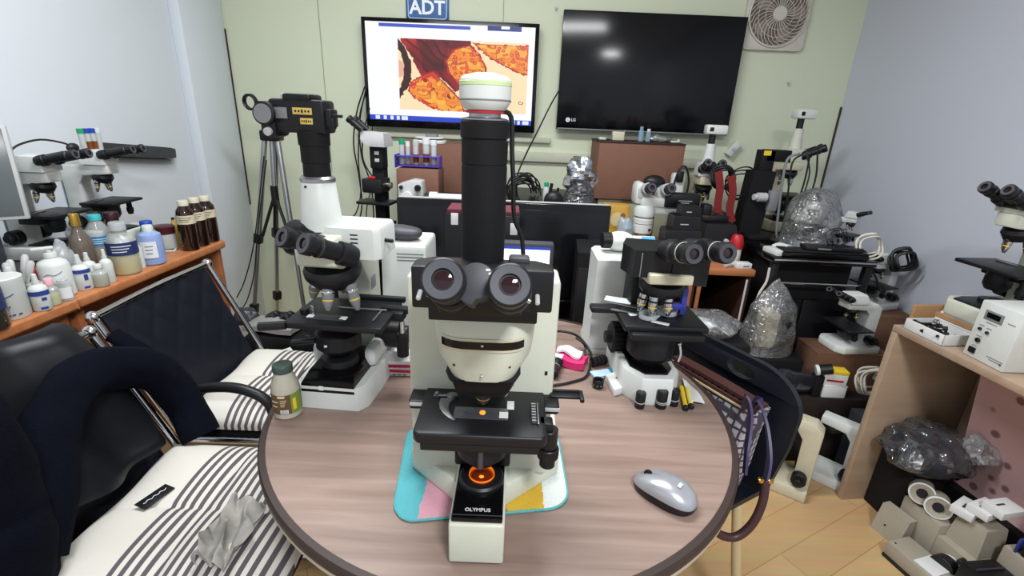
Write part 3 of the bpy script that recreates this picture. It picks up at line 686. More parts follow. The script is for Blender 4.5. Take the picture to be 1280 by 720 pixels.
wallcable('thin grey cord hanging left of the tripod', [(330, 195), (318, 300), (306, 350), (296, 372)], 2.25, 0.003, 'cords on the tripod', CABLE)
wallcable('thin grey cord looping down along the tripod leg', [(333, 200), (322, 290), (318, 340), (310, 372), (304, 384)], 2.28, 0.003, 'cords on the tripod', CABLE)
# ---------------------------------------------------------------- generic upright microscope
def scope(name, label, loc, rz, sc_=1.0, body=CREAM, dark=BLACK, head=None, byaw=0.0, photo=None, group=None, bino=True, stage=True, tilt=0.45, inset=True, cat='microscope', loc_rot=None, arm_w=0.07, reach=0.0):
    """optical axis over the local origin, eyepieces towards -y"""
    head = head or body; k = sc_
    t = thing(name, label, cat, loc, rz, group, rot=loc_rot)
    V = lambda *p: tuple(q * k for q in p)
    b = B(body); b.prism([V(-0.055, -0.085), V(0.055, -0.085), V(0.085, -0.05), V(0.085, 0.15), V(-0.085, 0.15), V(-0.085, -0.05)], 0.05 * k, 0.006 * k); b.build('base', t)
    if inset:
        b = B(dark).at((0, 0, 0.05 * k)).prism([V(-0.045, -0.075), V(0.045, -0.075), V(0.06, -0.03), V(0.05, 0.08), V(-0.05, 0.08), V(-0.06, -0.03)], 0.006 * k, 0.002 * k)
        b.at().lathe([V(0.03, 0.05), V(0.03, 0.068), V(0.022, 0.07)], 24); b.build('lamp_cover', t)
    b = B(body)
    pr = [(0.15, 0.04), (0.15, 0.30), (0.12, 0.33), (-0.05, 0.335), (-0.05, 0.295), (0.06, 0.285), (0.085, 0.25), (0.09, 0.04)]
    b.M = Matrix(((0, 0, 1, -arm_w * k / 2), (1, 0, 0, 0), (0, 1, 0, 0), (0, 0, 0, 1))); b.prism([V(*p) for p in pr], arm_w * k, 0.005 * k); b.build('arm', t)
    if stage:
        b = B(dark).at((0, 0, 0.165 * k)).box(0.19 * k, 0.14 * k, 0.012 * k, V(0.01, -0.005, 0) , 0.003 * k); b.box(0.12 * k, 0.08 * k, 0.03 * k, V(0, 0.04, -0.028), 0.004 * k); s_ = b.build('stage', t)
        B(STEEL).at((0, 0, 0.177 * k)).box(0.06 * k, 0.006 * k, 0.004 * k, V(-0.02, 0.03, 0), 0.001).build('slide_clip', s_)
        b = B(dark).lathe([V(0.026, 0.10), V(0.034, 0.115), V(0.034, 0.14), V(0.024, 0.165)], 24); b.build('condenser', t)
        b = B(dark).cyl(V(0.085, -0.02, 0.165), V(0.085, -0.02, 0.10), 0.011 * k, n=16).cyl(V(0.085, -0.02, 0.13), V(0.085, -0.02, 0.11), 0.014 * k, n=16); b.build('stage_knob', t)
    for sx in (-1, 1):
        b = B(dark).cyl(V(sx * 0.04, 0.11, 0.085), V(sx * 0.075, 0.11, 0.085), 0.028 * k).cyl(V(sx * 0.075, 0.11, 0.085), V(sx * 0.092, 0.11, 0.085), 0.016 * k); b.build('focus_knob', t)
    b = B(dark).frame(V(0, 0.0, 0.292), (0, 0.25, -1)).lathe([V(0.036, 0), V(0.04, 0.012), V(0.032, 0.034)], 28); b.build('nosepiece', t)
    if stage:
        for x, y in ((0, -0.016), (0.024, 0.012), (-0.024, 0.012)):
            objective(t, V(x, y, 0.266), (x * 8, y * 6, -1), 0.0105 * k, 0.05 * k)
    if bino:
        b = B(head).at((0, 0, 0.335 * k)); b.loft([[V(x * q, y * q + yo, z) for x, y in ((-0.045, -0.05), (0.045, -0.05), (0.045, 0.05), (-0.045, 0.05))] for q, yo, z in ((1, 0, 0), (1, 0, 0.022), (0.8, 0.0, 0.055), (0.6, 0.01, 0.06))]); b.build('head', t)
        Rb = Euler((0, 0, byaw)).to_matrix(); q = Rb @ Vector(V(0, -0.125 - reach, 0.405))
        binocular(t, q, byaw, 0.064 * k, 0.0185 * k, tilt, (0.07 + reach) * k, dark, dark)
    if photo:
        h, cam_m = photo
        b = B(head).lathe([V(0.03, 0.385), V(0.027, 0.41), (0.021 * k, 0.39 * k + h * 0.62), (0.021 * k, 0.39 * k + h * 0.62 + 0.001)], 28); b.build('photo_tube', t)
        z1 = 0.39 * k + h * 0.62
        b = B(BLACK).lathe([(0.015 * k, z1), (0.015 * k, z1 + h * 0.3)], 20); b.build('camera_adapter', t)
        b = B(cam_m).at((0.01 * k, 0, z1 + h * 0.3)); b.box(0.095, 0.06, 0.042, (0, 0, 0), 0.008); cm_ = b.build('camera', t)
        b = B(BLACK).at((0.01 * k, -0.03, z1 + h * 0.3 + 0.022)).cbox(0.018, 0.004, 0.018, (-0.025, 0, 0), 0.003); b.build('socket', cm_)
    return t

# ---------------------------------------------------------------- black shelf along the back wall and what stands on it
def bench(name, label, x0, x1, y0, y1, z, top, side, th=0.03, panels=(), cat='shelf', back=True, boards=()):
    t = thing(name, label, cat, ((x0 + x1) / 2, (y0 + y1) / 2, 0)); w, d = x1 - x0, y1 - y0
    B(top).box(w, d, th, (0, 0, z - th), 0.006).build('top_board', t)
    for x in (-w / 2 + 0.012, w / 2 - 0.012) + tuple(p - (x0 + x1) / 2 for p in panels):
        B(side).box(0.022, d - 0.03, z - th, (x, 0.01, 0), 0.002).build('side_panel', t)
    if back: B(side).box(w - 0.05, 0.012, z - th - 0.01, (0, d / 2 - 0.015, 0), 0.001).build('back_panel', t)
    for zz in boards: B(side).box(w - 0.05, d - 0.05, 0.018, (0, 0, zz), 0.001).build('shelf_board', t)
    return t
DKW = mat('black_brown_wood', (34, 24, 22), 0.6)
bench('storage_shelf', 'black shelf along the back wall carrying cables, boxes and optical parts', -0.465, 0.395, 1.97, 2.71, 0.915, BLACK, BLACKM, 0.024, boards=(0.45,))
bench('side_table', 'low black side table in the corner under the tall black stand', -0.80, -0.475, 1.95, 2.35, 0.70, BLACK, BLACKM, 0.024)
bench('media_cabinet', 'low black cabinet carrying the big black screen behind the table', -0.46, 0.40, 1.62, 1.95, 0.52, BLACK, BLACKM, 0.02, boards=(0.26,))
t = thing('large_screen', 'big black glossy switched-off screen standing behind the round table', 'monitor', (-0.043, 1.80, 0.521))
b = B(BLACKG).box(0.80, 0.035, 0.405, (0, 0, 0.06), 0.004); b.build('casing', t)
B(mat('dark_screen', (17, 18, 21))).box(0.77, 0.002, 0.345, (0, -0.0185, 0.095), 0.0005).build('panel', t)
B(CHROME).box(0.78, 0.004, 0.008, (0, -0.0185, 0.078), 0.001).build('bottom_trim', t)
B(GREYL).box(0.79, 0.02, 0.003, (0, 0.004, 0.4655), 0.001).build('top_edge', t)
b = B(BLACKG).box(0.30, 0.16, 0.012, (0, 0, 0), 0.004).box(0.10, 0.03, 0.08, (0, 0.01, 0.01), 0.004); b.build('stand', t)
p = atY(735, 371, 1.60)
t = thing('desktop_speaker', 'tall black box in front of the big dark screen at its right end', 'speaker', (p.x, 1.66, 0.521))
b = B(BLACK); b.loft([[(-0.045, -0.03, z0), (0.045, -0.03, z0 + 0.0), (0.045, 0.05, z1), (-0.045, 0.05, z1)] for z0, z1 in ((0, 0), (0.325, 0.355))]); b.build('cabinet', t)
B(mat('speaker_cloth', (20, 20, 22), 0.9)).box(0.076, 0.003, 0.24, (0, -0.031, 0.03), 0.002).build('front_cloth', t)

# tall black stand with a grey binocular head
p = atY(474, 290, 2.12)
t = thing('microscope', 'black microscope with a small grey binocular head under the corner of the lit television', 'microscope', (p.x + 0.012, 2.12, 0.7005), -0.15)
b = B(BLACK).box(0.17, 0.22, 0.03, (0, 0, 0), 0.006); b.build('base', t)
b = B(BLACKM).box(0.05, 0.05, 0.36, (0, 0.02, 0.03), 0.006).box(0.06, 0.06, 0.10, (0, 0.01, 0.35), 0.008); b.build('column', t)
b = B(BLACK).box(0.09, 0.10, 0.06, (0, -0.03, 0.255), 0.008).box(0.15, 0.10, 0.012, (0, -0.03, 0.205), 0.003).box(0.15, 0.10, 0.014, (-0.01, -0.03, 0.11), 0.003); b.build('stage', t)
for sx in (-1, 1): B(CHROME).at().cyl((sx * 0.045, -0.02, 0.285), (sx * 0.066, -0.02, 0.285), 0.014, n=18).build('focus_knob', t)
B(RED).box(0.03, 0.012, 0.01, (0, -0.07, 0.315), 0.002).build('marker', t)
for z in (0.38, 0.41): B(GREYL).box(0.02, 0.002, 0.014, (0.005, -0.0215, z), 0.0005).build('label_plate', t)
b = B(GREYL); b.loft([[(-0.035, -0.04, 0.443), (0.05, -0.04, 0.443), (0.05, 0.05, 0.443), (-0.035, 0.05, 0.443)], [(-0.055, -0.045, 0.473), (0.05, -0.045, 0.468), (0.05, 0.045, 0.468), (-0.055, 0.045, 0.473)], [(-0.05, -0.035, 0.503), (0.045, -0.035, 0.498), (0.045, 0.035, 0.498), (-0.05, 0.035, 0.503)]]); b.build('head', t)
for y in (-0.03, 0.02):
    eyepiece(t, (-0.098, y - 0.02, 0.553), (0.75, 0.15, -0.65), 0.016, 0.07, BLACK, GREYD)

# brown carton with the router
p = atY(500, 232, 2.45); z1 = atY(540, 179, 2.5).z
def carton(name, label, x0, x1, y0, y1, z0, z1, m, cat='box', flap=True, group=None, rz=0.0, strip=None):
    t = thing(name, label, cat, ((x0 + x1) / 2, (y0 + y1) / 2, z0), rz, group); w, d, h = x1 - x0, y1 - y0, z1 - z0
    B(m).box(w, d, h, (0, 0, 0), min(0.004, h * .1)).build('carton', t)
    if flap:
        b = B(m).box(w + 0.002, d * 0.495, 0.003, (0, -d * 0.25, h - 0.0015), 0.0008); b.build('flap', t)
        b = B(m).box(w + 0.002, d * 0.495, 0.003, (0, d * 0.25, h - 0.0015), 0.0008); b.build('flap', t)
    if strip: B(strip).box(w * 0.8, 0.0012, h * 0.16, (0, -d / 2 - 0.0005, h * 0.08), 0.0003).build('edge_strip', t)
    return t
carton('brown_box', 'brown carton under the lit television with a white router on top', -0.56, -0.12, 2.40, 2.69, 0.9155, z1, BROWN)
p = atY(537, 177, 2.46)
t = thing('router', 'flat white and grey router on the brown carton under the lit television', 'router', (p.x, 2.47, z1 + 0.002))
b = B(WHITE).prism([(x, y) for x, y in rrect(0.16, 0.11, 0.04)], 0.016, 0.004); b.build('case', t)
b = B(GREYD).at((0, 0, 0.0155)).prism(rrect(0.12, 0.09, 0.03), 0.008, 0.003); b.use(WHITE).at((0, 0, 0.022)).prism(rrect(0.14, 0.1, 0.035), 0.008, 0.003); b.use(GREYM).at((0.01, 0, 0.030)).prism(rrect(0.06, 0.05, 0.01), 0.012, 0.003); b.build('lid', t)
p = atY(645, 177, 2.5)

# white carton, tube rack with tubes, optical parts
zc = 0.9155; p0 = atY(488, 245, 2.16); p1 = atY(548, 213, 2.16)
carton('brown_box', 'low brown carton under the violet tube rack', p0.x + 0.03, p1.x, 2.16, 2.32, zc, p1.z, BROWN, flap=False)
rx, ry, rz0 = (p0.x + p1.x) / 2 + 0.008, 2.235, p1.z + 0.001
PURP = mat('violet_plastic', (70, 60, 190), 0.3, trans=0.25)
t = thing('tube_rack', 'small violet tube rack on a low brown carton left of the tall tube', 'rack', (rx, ry, rz0))
for z in (0.006, 0.048): B(PURP).box(0.20, 0.075, 0.004, (0, 0, z), 0.001).build('tray', t)
for sx in (-1, 1):
    B(PURP).box(0.006, 0.075, 0.056, (sx * 0.098, 0, 0), 0.001).build('end_panel', t)
def vial(label, x, y, z, h, r, cap, liq=None, grp='sample tubes in the violet rack', name='sample_tube'):
    t = thing(name, label, 'tube', (x, y, z), 0, grp)
    b = B(mat('frosted_tube', (205, 212, 210), 0.3, alpha=0.75)).lathe([(r * .5, 0), (r, r * .8), (r, h * 0.82)], 16); b.build('body', t)
    B(cap).lathe([(r * 1.1, h * 0.8), (r * 1.1, h), (r * 0.9, h * 1.01)], 16).build('cap', t)
    if liq: B(liq).lathe([(r * .55, r * .2), (r * 1.015, r * .9), (r * 1.015, h * .45)], 16).build('liquid', t)
GREENC = mat('green_cap', (20, 150, 100), 0.4)
LIQ = mat('amber_liquid', (120, 66, 30), 0.2)
for dx, dy, h, r, cap, lab in ((-0.075, 0, 0.11, 0.011, GREENC, 'tube with a green cap in the violet rack'), (-0.050, 0.01, 0.10, 0.010, PAPER, 'white tube second from the end in the violet rack, next to the green cap'),
    (-0.012, 0, 0.105, 0.013, GREYL, 'grey-topped clear vial in the middle of the violet rack'), (0.035, 0, 0.115, 0.015, PAPER, 'wider white-topped jar tube at the inner end of the violet rack'), (0.068, 0.005, 0.11, 0.013, PAPER, 'white vial at the end of the violet rack beside the tall tube')):
    vial(lab, rx + dx, ry + dy, rz0 + 0.0105, h, r, cap, LIQ if dx > -0.02 and dx < 0.05 else None)
p = atY(515, 246, 2.06)
t = thing('optical_block', 'grey-white optical block with two round knobs in front of the low brown carton', 'instrument', (p.x, 2.06, 0.9155))
b = B(GREYL); b.M = Matrix(((1, 0, 0, 0), (0, 0, 1, -0.04), (0, 1, 0, 0), (0, 0, 0, 1))); b.prism([(-0.05, 0), (0.05, 0), (0.055, 0.05), (0.05, 0.10), (0.01, 0.105), (-0.05, 0.085)], 0.08, 0.005); b.build('body', t)
B(WHITE).cyl((-0.01, -0.04, 0.035), (-0.01, -0.06, 0.035), 0.024, n=26).build('round_knob', t)
B(BLACK).cyl((0.035, -0.04, 0.075), (0.035, -0.055, 0.075), 0.013, n=18).build('black_knob', t)
B(BLACK).cyl((-0.035, -0.04, 0.075), (-0.035, -0.05, 0.075), 0.008, n=14).build('set_screw', t)
p = atY(538, 246, 2.06); q = atY(600, 236, 2.06)
t = thing('telescope_tube', 'white optical tube lying on the black shelf behind the tall tube', 'instrument', (p.x, 2.07, 0.9425))
b = B(WHITE).cyl((0, 0, 0.0), (0.19, 0, 0.0), 0.021, n=24).cyl((-0.005, 0, 0.0), (0.03, 0, 0), 0.0265, n=24); b.build('barrel', t)
B(BLACK).cyl((-0.03, 0, 0), (-0.004, 0, 0), 0.017, n=20).build('end_cap', t)
p = atY(654, 249, 2.1)
b = B(CABLE); r3 = random.Random(3)
for k in range(13):
    a0 = r3.uniform(0, 6); w = r3.uniform(.04, .07); hh = r3.uniform(.045, .072); dx = r3.uniform(-.015, .015); dy = r3.uniform(-.03, .03); tl = r3.uniform(-.4, .4)
    b.tube([(dx + w * math.cos(a) * math.cos(tl), dy + w * math.cos(a) * math.sin(tl), 0.004 + hh + hh * math.sin(a)) for a in [2 * PI * i / 14 for i in range(14)]], 0.0036, 6, 3)
solo('cable_coil', 'tangle of black cables on the black shelf beside the tall tube', 'cable', b, (p.x, 2.12, 0.9155))
p = atY(683, 249, 2.1)
t = thing('small_bottle', 'small clear bottle with a green top near the foil-wrapped object', 'bottle', (p.x, 2.16, 0.9155))
B(mat('frosted_tube', (205, 212, 210))).lathe([(0.012, 0), (0.014, 0.004), (0.014, 0.07), (0.008, 0.085)], 18).build('body', t); B(GREENC).lathe([(0.010, 0.084), (0.010, 0.10), (0.008, 0.102)], 16).build('cap', t)
p = atY(692, 251, 2.03)
t = thing('optical_mouse', 'black cordless gadget on a pale base beside the foil-wrapped object', 'gadget', (p.x, 2.03, 0.9155))
b = B(PAPER).at((0, 0, 0)).prism(rrect(0.075, 0.06, 0.02), 0.012, 0.003); b.build('pale_base', t)
b = B(BLACK).ball((0.0, 0, 0.045), (0.042, 0.028, 0.04), 18, 10).cyl((-0.02, 0, 0.06), (-0.012, 0, 0.115), 0.007, n=10).cyl((0.012, 0, 0.06), (0.016, 0, 0.098), 0.005, n=10); b.build('body', t)
p = atY(727, 250, 2.02)
FOIL = mat('aluminium_foil', (200, 205, 212), 0.22, 1.0, bump=0.8, bscale=60)
t = thing('foil_parcel', 'object wrapped in crumpled shiny foil on a dark film sheet on the shelf', 'foil', (p.x, 2.12, 0.9155))
b = B(FOIL); blob(b, (0, 0.01, 0.13), (0.058, 0.045, 0.078), 0.35, 14, 2.0, 36, 24); b.build('foil', t, sharp=8)
b = B(SMOKE)
def cone(u, v):
    a = 2 * PI * u; r = (0.075 * (1 - v) + 0.045 * v) * (1 + 0.10 * noise.noise(Vector((6 * math.cos(a), 6 * math.sin(a), v * 3)))); return (r * math.cos(a) * 1.05, r * math.sin(a) * 0.7, 0.001 + 0.125 * v)
b.grid(cone, 36, 10); b.build('dark_film', t, sharp=25)

# brown cabinet under the dark television, on a pale carton
c0 = atY(742, 248, 2.45); c1 = atY(857, 180, 2.45)
BXP = mat('pale_green_carton', (176, 178, 152), 0.8)
t = carton('pale_carton', 'tall pale carton carrying the brown cabinet under the dark television', 0.42, 0.86, 2.47, 2.71, 0.7205, c0.z - 0.001, BXP, flap=False)
t = thing('brown_cabinet', 'dull brown cabinet under the dark television with small things on its top', 'cabinet', ((c0.x + c1.x) / 2, 2.57, c0.z)); w = c1.x - c0.x; h = c1.z - c0.z - 0.006
B(BROWN).box(w, 0.24, h, (0, 0, 0), 0.003).build('body', t)
B(mat('dark_brown_top', (46, 30, 26), 0.6)).box(w + 0.006, 0.25, 0.008, (0, 0, h - 0.002), 0.002).build('top_panel', t)
for sx in (-1, 1):
    b = B(BROWN).box(0.004, 0.004, h - 0.004, (sx * (w / 2 - 0.002), -0.119, 0.001), 0)
    for i in range(18): b.box(0.006, 0.004, 0.008, (sx * (w / 2 - 0.0005), -0.119, 0.008 + i * h / 18.5), 0.001)
    b.build('serrated_edge', t)
zt = c1.z + 0.0015
def on_cab(px): return atY(px, 178, 2.52).x
t = thing('power_adapter', 'small cream adapter on the brown cabinet under the dark television', 'adapter', (on_cab(771), 2.51, zt)); B(IVORY).box(0.058, 0.04, 0.042, (0, 0, 0), 0.004).build('case', t); B(GREYM).box(0.006, 0.004, 0.02, (0.032, 0, 0.03), 0.001).build('pin', t)
solo('eraser', 'tiny white block next to the cream adapter on the brown cabinet', 'block', B(WHITE).box(0.035, 0.02, 0.012, (0, 0, 0), 0.003), (on_cab(752), 2.51, zt), 0.3)
for i, (px, h, lab) in enumerate(((799, .07, 'clear little bottle with a blue tint, first of two on the brown cabinet'), (808, .06, 'clear little bottle with a white cap beside the blue-tinted one on the brown cabinet'))):
    t = thing('small_bottle', lab, 'bottle', (on_cab(px), 2.50, zt)); B(mat('blue_tint_glass', (150, 180, 200), 0.1, alpha=0.6)).lathe([(0.011, 0), (0.013, 0.004), (0.013, h * .7), (0.007, h * .8)], 16).build('body', t); B(PAPER if i else mat('blue_tint_glass', (150, 180, 200))).lathe([(0.0085, h * .8), (0.0085, h)], 14).build('cap', t)
solo('plastic_packet', 'clear plastic packet lying beside the little bottles on the brown cabinet', 'packet', blob(B(BAG), (0, 0, 0.017), (0.06, 0.03, 0.016), 0.3, 16, 3.3, squash=-0.0165), (on_cab(822), 2.51, zt))
solo('white_clip', 'small white plastic clip at the end of the brown cabinet top', 'clip', B(WHITE).at().box(0.045, 0.012, 0.008, (0, 0, 0), 0.003).box(0.012, 0.012, 0.016, (0.016, 0, 0), 0.003), (on_cab(843), 2.51, zt), 0.1)
# ---------------------------------------------------------------- left microscope on the table, with a film camera on top
t = thing('microscope', 'white microscope with a black camera on its tall white tube, beside the small jar', 'microscope', (-0.352, 0.89, TZ + 0.0006), -0.06)
S = t
b = B(WHITE)
b.loft([[(x * q, y, z) for x, y in ((-0.058, -0.07), (0.058, -0.07), (0.072, -0.05), (0.076, 0.02), (0.076, 0.15), (-0.076, 0.15), (-0.076, 0.02), (-0.072, -0.05))] for q, z in ((1.03, 0), (1.03, 0.006), (1.0, 0.02), (0.98, 0.046), (0.95, 0.05))])
base = b.build('base', S)
b = B(WHITE).box(0.03, 0.12, 0.05, (0.055, 0.07, 0.055), 0.012).box(0.03, 0.12, 0.05, (-0.055, 0.07, 0.055), 0.012); 
for sx in (-1, 1): B(WHITE).box(0.028, 0.13, 0.045, (sx * 0.056, 0.08, 0.052), 0.012).build('side_shoulder', base)
b = B(BLACKG).loft([[(-0.054, -0.0705, 0.038), (0.054, -0.0705, 0.038), (0.056, 0.07, 0.05), (-0.056, 0.07, 0.05)], [(-0.053, -0.069, 0.055), (0.053, -0.069, 0.055), (0.055, 0.07, 0.06), (-0.055, 0.07, 0.06)], [(-0.046, -0.045, 0.072), (0.046, -0.045, 0.072), (0.048, 0.07, 0.074), (-0.048, 0.07, 0.074)]])
cv = b.build('front_cover', S, label='sloping glossy black front cover')
b = B(PAPER).at((0, -0.0715, 0.048), (PI / 2 - 0.1, 0, 0)).cbox(0.009, 0.009, 0.0006, (-0.012, 0, 0), 0).cbox(0.016, 0.003, 0.0006, (0.008, 0, 0), 0); b.lathe([(0.002, 0), (0.002, 0.0006)], 10, (-0.024, 0)); b.build('front_marks', cv)
b = B(BLACK).at().lathe([(0.038, 0.07), (0.036, 0.085), (0.026, 0.088)], 28); b.build('lamp_collar', S)
b = B(CREAM); b.M = Matrix(((0, 0, 1, -0.034), (1, 0, 0, 0), (0, 1, 0, 0), (0, 0, 0, 1)))
b.prism([(0.15, 0.05), (0.15, 0.33), (0.13, 0.352), (-0.07, 0.352), (-0.075, 0.345), (-0.07, 0.30), (-0.04, 0.288), (0.04, 0.283), (0.085, 0.22), (0.095, 0.05)], 0.075, 0.004); arm = b.build('arm', S)
B(GREYM).box(0.078, 0.03, 0.03, (0.003, 0.105, 0.20), 0.002).build('arm_band', arm, label='grey band round the arm')
b = B(BLACK)
for sx in (-1, 1): B(BLACK).cyl((sx * 0.05, 0.10, 0.095), (sx * 0.10, 0.10, 0.095), 0.032).cyl((sx * 0.10, 0.10, 0.095), (sx * 0.118, 0.10, 0.095), 0.02).build('focus_knob', S)
b = B(BLACK).box(0.19, 0.14, 0.013, (0.02, 0.0, 0.172), 0.003).box(0.13, 0.10, 0.02, (0.0, 0.02, 0.153), 0.004).box(0.12, 0.012, 0.012, (0.06, 0.075, 0.182), 0.002)
st = b.build('stage', S)
b = B(BLACK).cyl((-0.070, -0.066, 0.178), (-0.118, -0.078, 0.176), 0.0085, n=16); b.build('stage_handle', st)
for x in (-0.035, 0.03): B(PAPER).at().box(0.013, 0.013, 0.002, (x, -0.036, 0.1853), 0.0004).build('slide_label', st)
b = B(GREYD).box(0.07, 0.026, 0.0015, (-0.003, -0.036, 0.1852), 0.0003); b.build('slide', st)
b = B(STEEL).box(0.10, 0.004, 0.004, (0.05, 0.012, 0.186), 0.001).box(0.004, 0.05, 0.003, (0.09, -0.015, 0.186), 0.0008); b.build('slide_holder', st)
B(BLACK).at().cyl((-0.055, -0.02, 0.185), (-0.055, -0.02, 0.195), 0.009, n=18).build('clamp_knob', st)
B(CHROME).cyl((-0.032, -0.03, 0.185), (-0.032, -0.03, 0.20), 0.0035, n=12).cyl((-0.032, -0.03, 0.203), (-0.032, -0.03, 0.207), 0.005, n=12).build('clip_post', st)
# drive arm hanging at the right
B(BLACK).box(0.085, 0.02, 0.012, (0.125, 0.03, 0.178), 0.002).box(0.03, 0.03, 0.02, (0.12, 0.02, 0.166), 0.005).build('drive_arm', st)
b = B(CHROME).cyl((0.128, 0.018, 0.165), (0.128, 0.018, 0.135), 0.0055, n=14); b.use(BLACK).cyl((0.128, 0.018, 0.135), (0.128, 0.018, 0.085), 0.0125, n=20)
b.build('stage_knob', S, label='black knob hanging on a chrome rod')
b = B(BLACK).lathe([(0.03, 0.098), (0.045, 0.112), (0.045, 0.14), (0.03, 0.153)], 30).cyl((-0.04, -0.02, 0.125), (-0.085, -0.03, 0.122), 0.006, n=12); b.build('condenser', S)
B(CHROME).ball((-0.006, -0.047, 0.128), 0.0045, 12, 8).build('condenser_screw', S)
b = B(BLACK).frame((0, 0.0, 0.286), (0, 0.2, -1)).lathe([(0.05, 0), (0.055, 0.01), (0.054, 0.022), (0.04, 0.042)], 32); b.build('nosepiece', S)
for x, y, h in ((0.001, -0.028, 0.048), (0.036, -0.008, 0.055), (-0.036, 0.0, 0.04), (0.0, 0.034, 0.04)):
    objective(S, (x, y, 0.248), (x * 7, y * 7, -1), 0.0115, h, GREYM, CHROME)
# head
b = B(WHITE).at((0.028, 0.015, 0.352)); b.loft([[(x * q, y * q, z) for x, y in ((-0.085, -0.05), (0.07, -0.05), (0.08, -0.04), (0.08, 0.045), (0.07, 0.055), (-0.085, 0.055))] for q, z in ((1, -0.045), (1, 0.005), (0.96, 0.012), (0.6, 0.014))])
hd = b.build('head', S)
for i in range(3): B(BLACK).box(0.014, 0.0008, 0.0022, (0.062, -0.0355, 0.352 - i * 0.0075), 0).build('printed_mark', hd)
B(BLACK).cyl((0.105, 0.0, 0.338), (0.124, -0.002, 0.337), 0.004, n=12).build('slider_knob', hd)
b = B(WHITE).at((-0.012, 0.0, 0)).lathe([(0.040, 0.355), (0.038, 0.367), (0.0365, 0.375), (0.030, 0.440), (0.028, 0.443)], 40); pt = b.build('photo_tube', S)
B(BLACK).cyl((-0.022, -0.028, 0.435), (-0.022, -0.032, 0.435), 0.0022, n=10).build('set_screw', pt)
b = B(BLACK).at((-0.012, 0, 0)); b.use(STEEL).lathe([(0.031, 0.4425), (0.031, 0.448), (0.027, 0.452)], 36); b.use(BLACKM).lathe([(0.024, 0.4525), (0.0235, 0.475), (0.025, 0.4755), (0.025, 0.505), (0.027, 0.5055), (0.0275, 0.53)], 36)
b.build('camera_adapter', S)
cz = 0.522
b = B(BLACK).at((-0.038, 0, cz)); b.box(0.098, 0.05, 0.055, (0.010, 0, 0.004), 0.006).box(0.05, 0.05, 0.012, (0.012, 0, 0.056), 0.005).box(0.032, 0.055, 0.06, (-0.040, -0.004, -0.006), 0.012)
cmr = b.build('camera', S, label='black film camera lying over the tube')
YL = mat('gold_label', (204, 178, 92), 0.5)
for x, z, w, h in ((0.030, 0.04, 0.034, 0.011), (0.036, 0.024, 0.022, 0.010)):
    b = B(YL).at((-0.046 + x, -0.0258, cz + z)).cbox(w, 0.001, h, (0, 0, 0), 0.0003); lb = b.build('label_plate', cmr)
    b = B(BLACK)
    for i in range(5): b.at((-0.046 + x, -0.0266, cz + z)).cbox(w * 0.09, 0.0006, h * (0.5 if i == 2 else 0.3), (w * (i - 2) * 0.17, 0, 0), 0)
    b.build('print', lb)
B(GREYM).at((-0.046 - 0.008, -0.0258, cz + 0.036)).cbox(0.022, 0.001, 0.018, (0, 0, 0), 0.0004).build('window', cmr)
b = B(GREYL).at((0, 0, 0)).cbox(0.04, 0.014, 0.01, (-0.035, -0.014, cz + 0.063), 0.002); b.build('top_plate', cmr)
b = B(BLACK).at((-0.079, -0.031, cz + 0.034), (PI / 2, 0, 0)).lathe([(0.019, 0), (0.019, 0.006), (0.015, 0.008)], 28); b.use(GREYM).lathe([(0.0155, 0.0075), (0.0155, 0.0085), (0.013, 0.0085)], 24); b.build('dial', cmr)
B(GREYL).cyl((-0.076, -0.03, cz + 0.006), (-0.076, -0.038, cz + 0.004), 0.007, n=16).build('button', cmr)
b = B(BLACK).cbox(0.014, 0.03, 0.03, (0.024, -0.004, cz + 0.03), 0.003).cbox(0.024, 0.012, 0.005, (0.034, -0.01, cz + 0.034), 0.001).cbox(0.012, 0.012, 0.02, (0.029, -0.012, cz + 0.022), 0.003); b.build('film_lever', cmr)
q = atY(365, 300, 0.79) - S.location
binocular(S, Euler((0, 0, 0.06)).to_matrix() @ q, -0.55, 0.064, 0.019, 0.42, 0.075)
b = B(BLACK); b.tube([(-0.06, -0.01, 0.335), (-0.035, -0.02, 0.335), (-0.01, -0.01, 0.332)], 0.035, 16, 2); b.build('head_mount', S)

# tall white unit behind the left microscope
p0 = atY(489, 293, 1.16)
t = thing('power_unit', 'tall white box with three vent slits behind the white microscope', 'box', (-0.262, 1.165, TZ + 0.0006))
hh = p0.z - TZ - 0.004
b = B(WHITE); b.loft([[(x * q, y * q, z) for x, y in ((-0.045, -0.09), (0.058, -0.09), (0.058, 0.05), (-0.045, 0.05))] for q, z in ((1.06, 0), (1.0, hh - 0.012), (0.97, hh - 0.004), (0.9, hh))]); b.build('casing', t)
for i in range(3): B(GREYM).at((0.022, -0.0915, hh - 0.02 - i * 0.008)).cbox(0.062, 0.002, 0.002, (0, 0, 0), 0).build('vent_slit', t)
q = atY(488, 290, 1.04)
t = thing('grey_cloth', 'small dark grey folded cloth on the arm of the white microscope', 'cloth', (0, 0, 0)); 
C.objects.unlink(t); bpy.data.objects.remove(t)
b = blob(B(GREYD), (0, 0, 0.016), (0.04, 0.026, 0.017), 0.25, 12, 4.0, squash=-0.0155); solo('grey_cloth', 'small dark grey folded cloth on top of the white unit with vent slits', 'cloth', b, (-0.268, 1.13, TZ + hh + 0.001), -0.2)

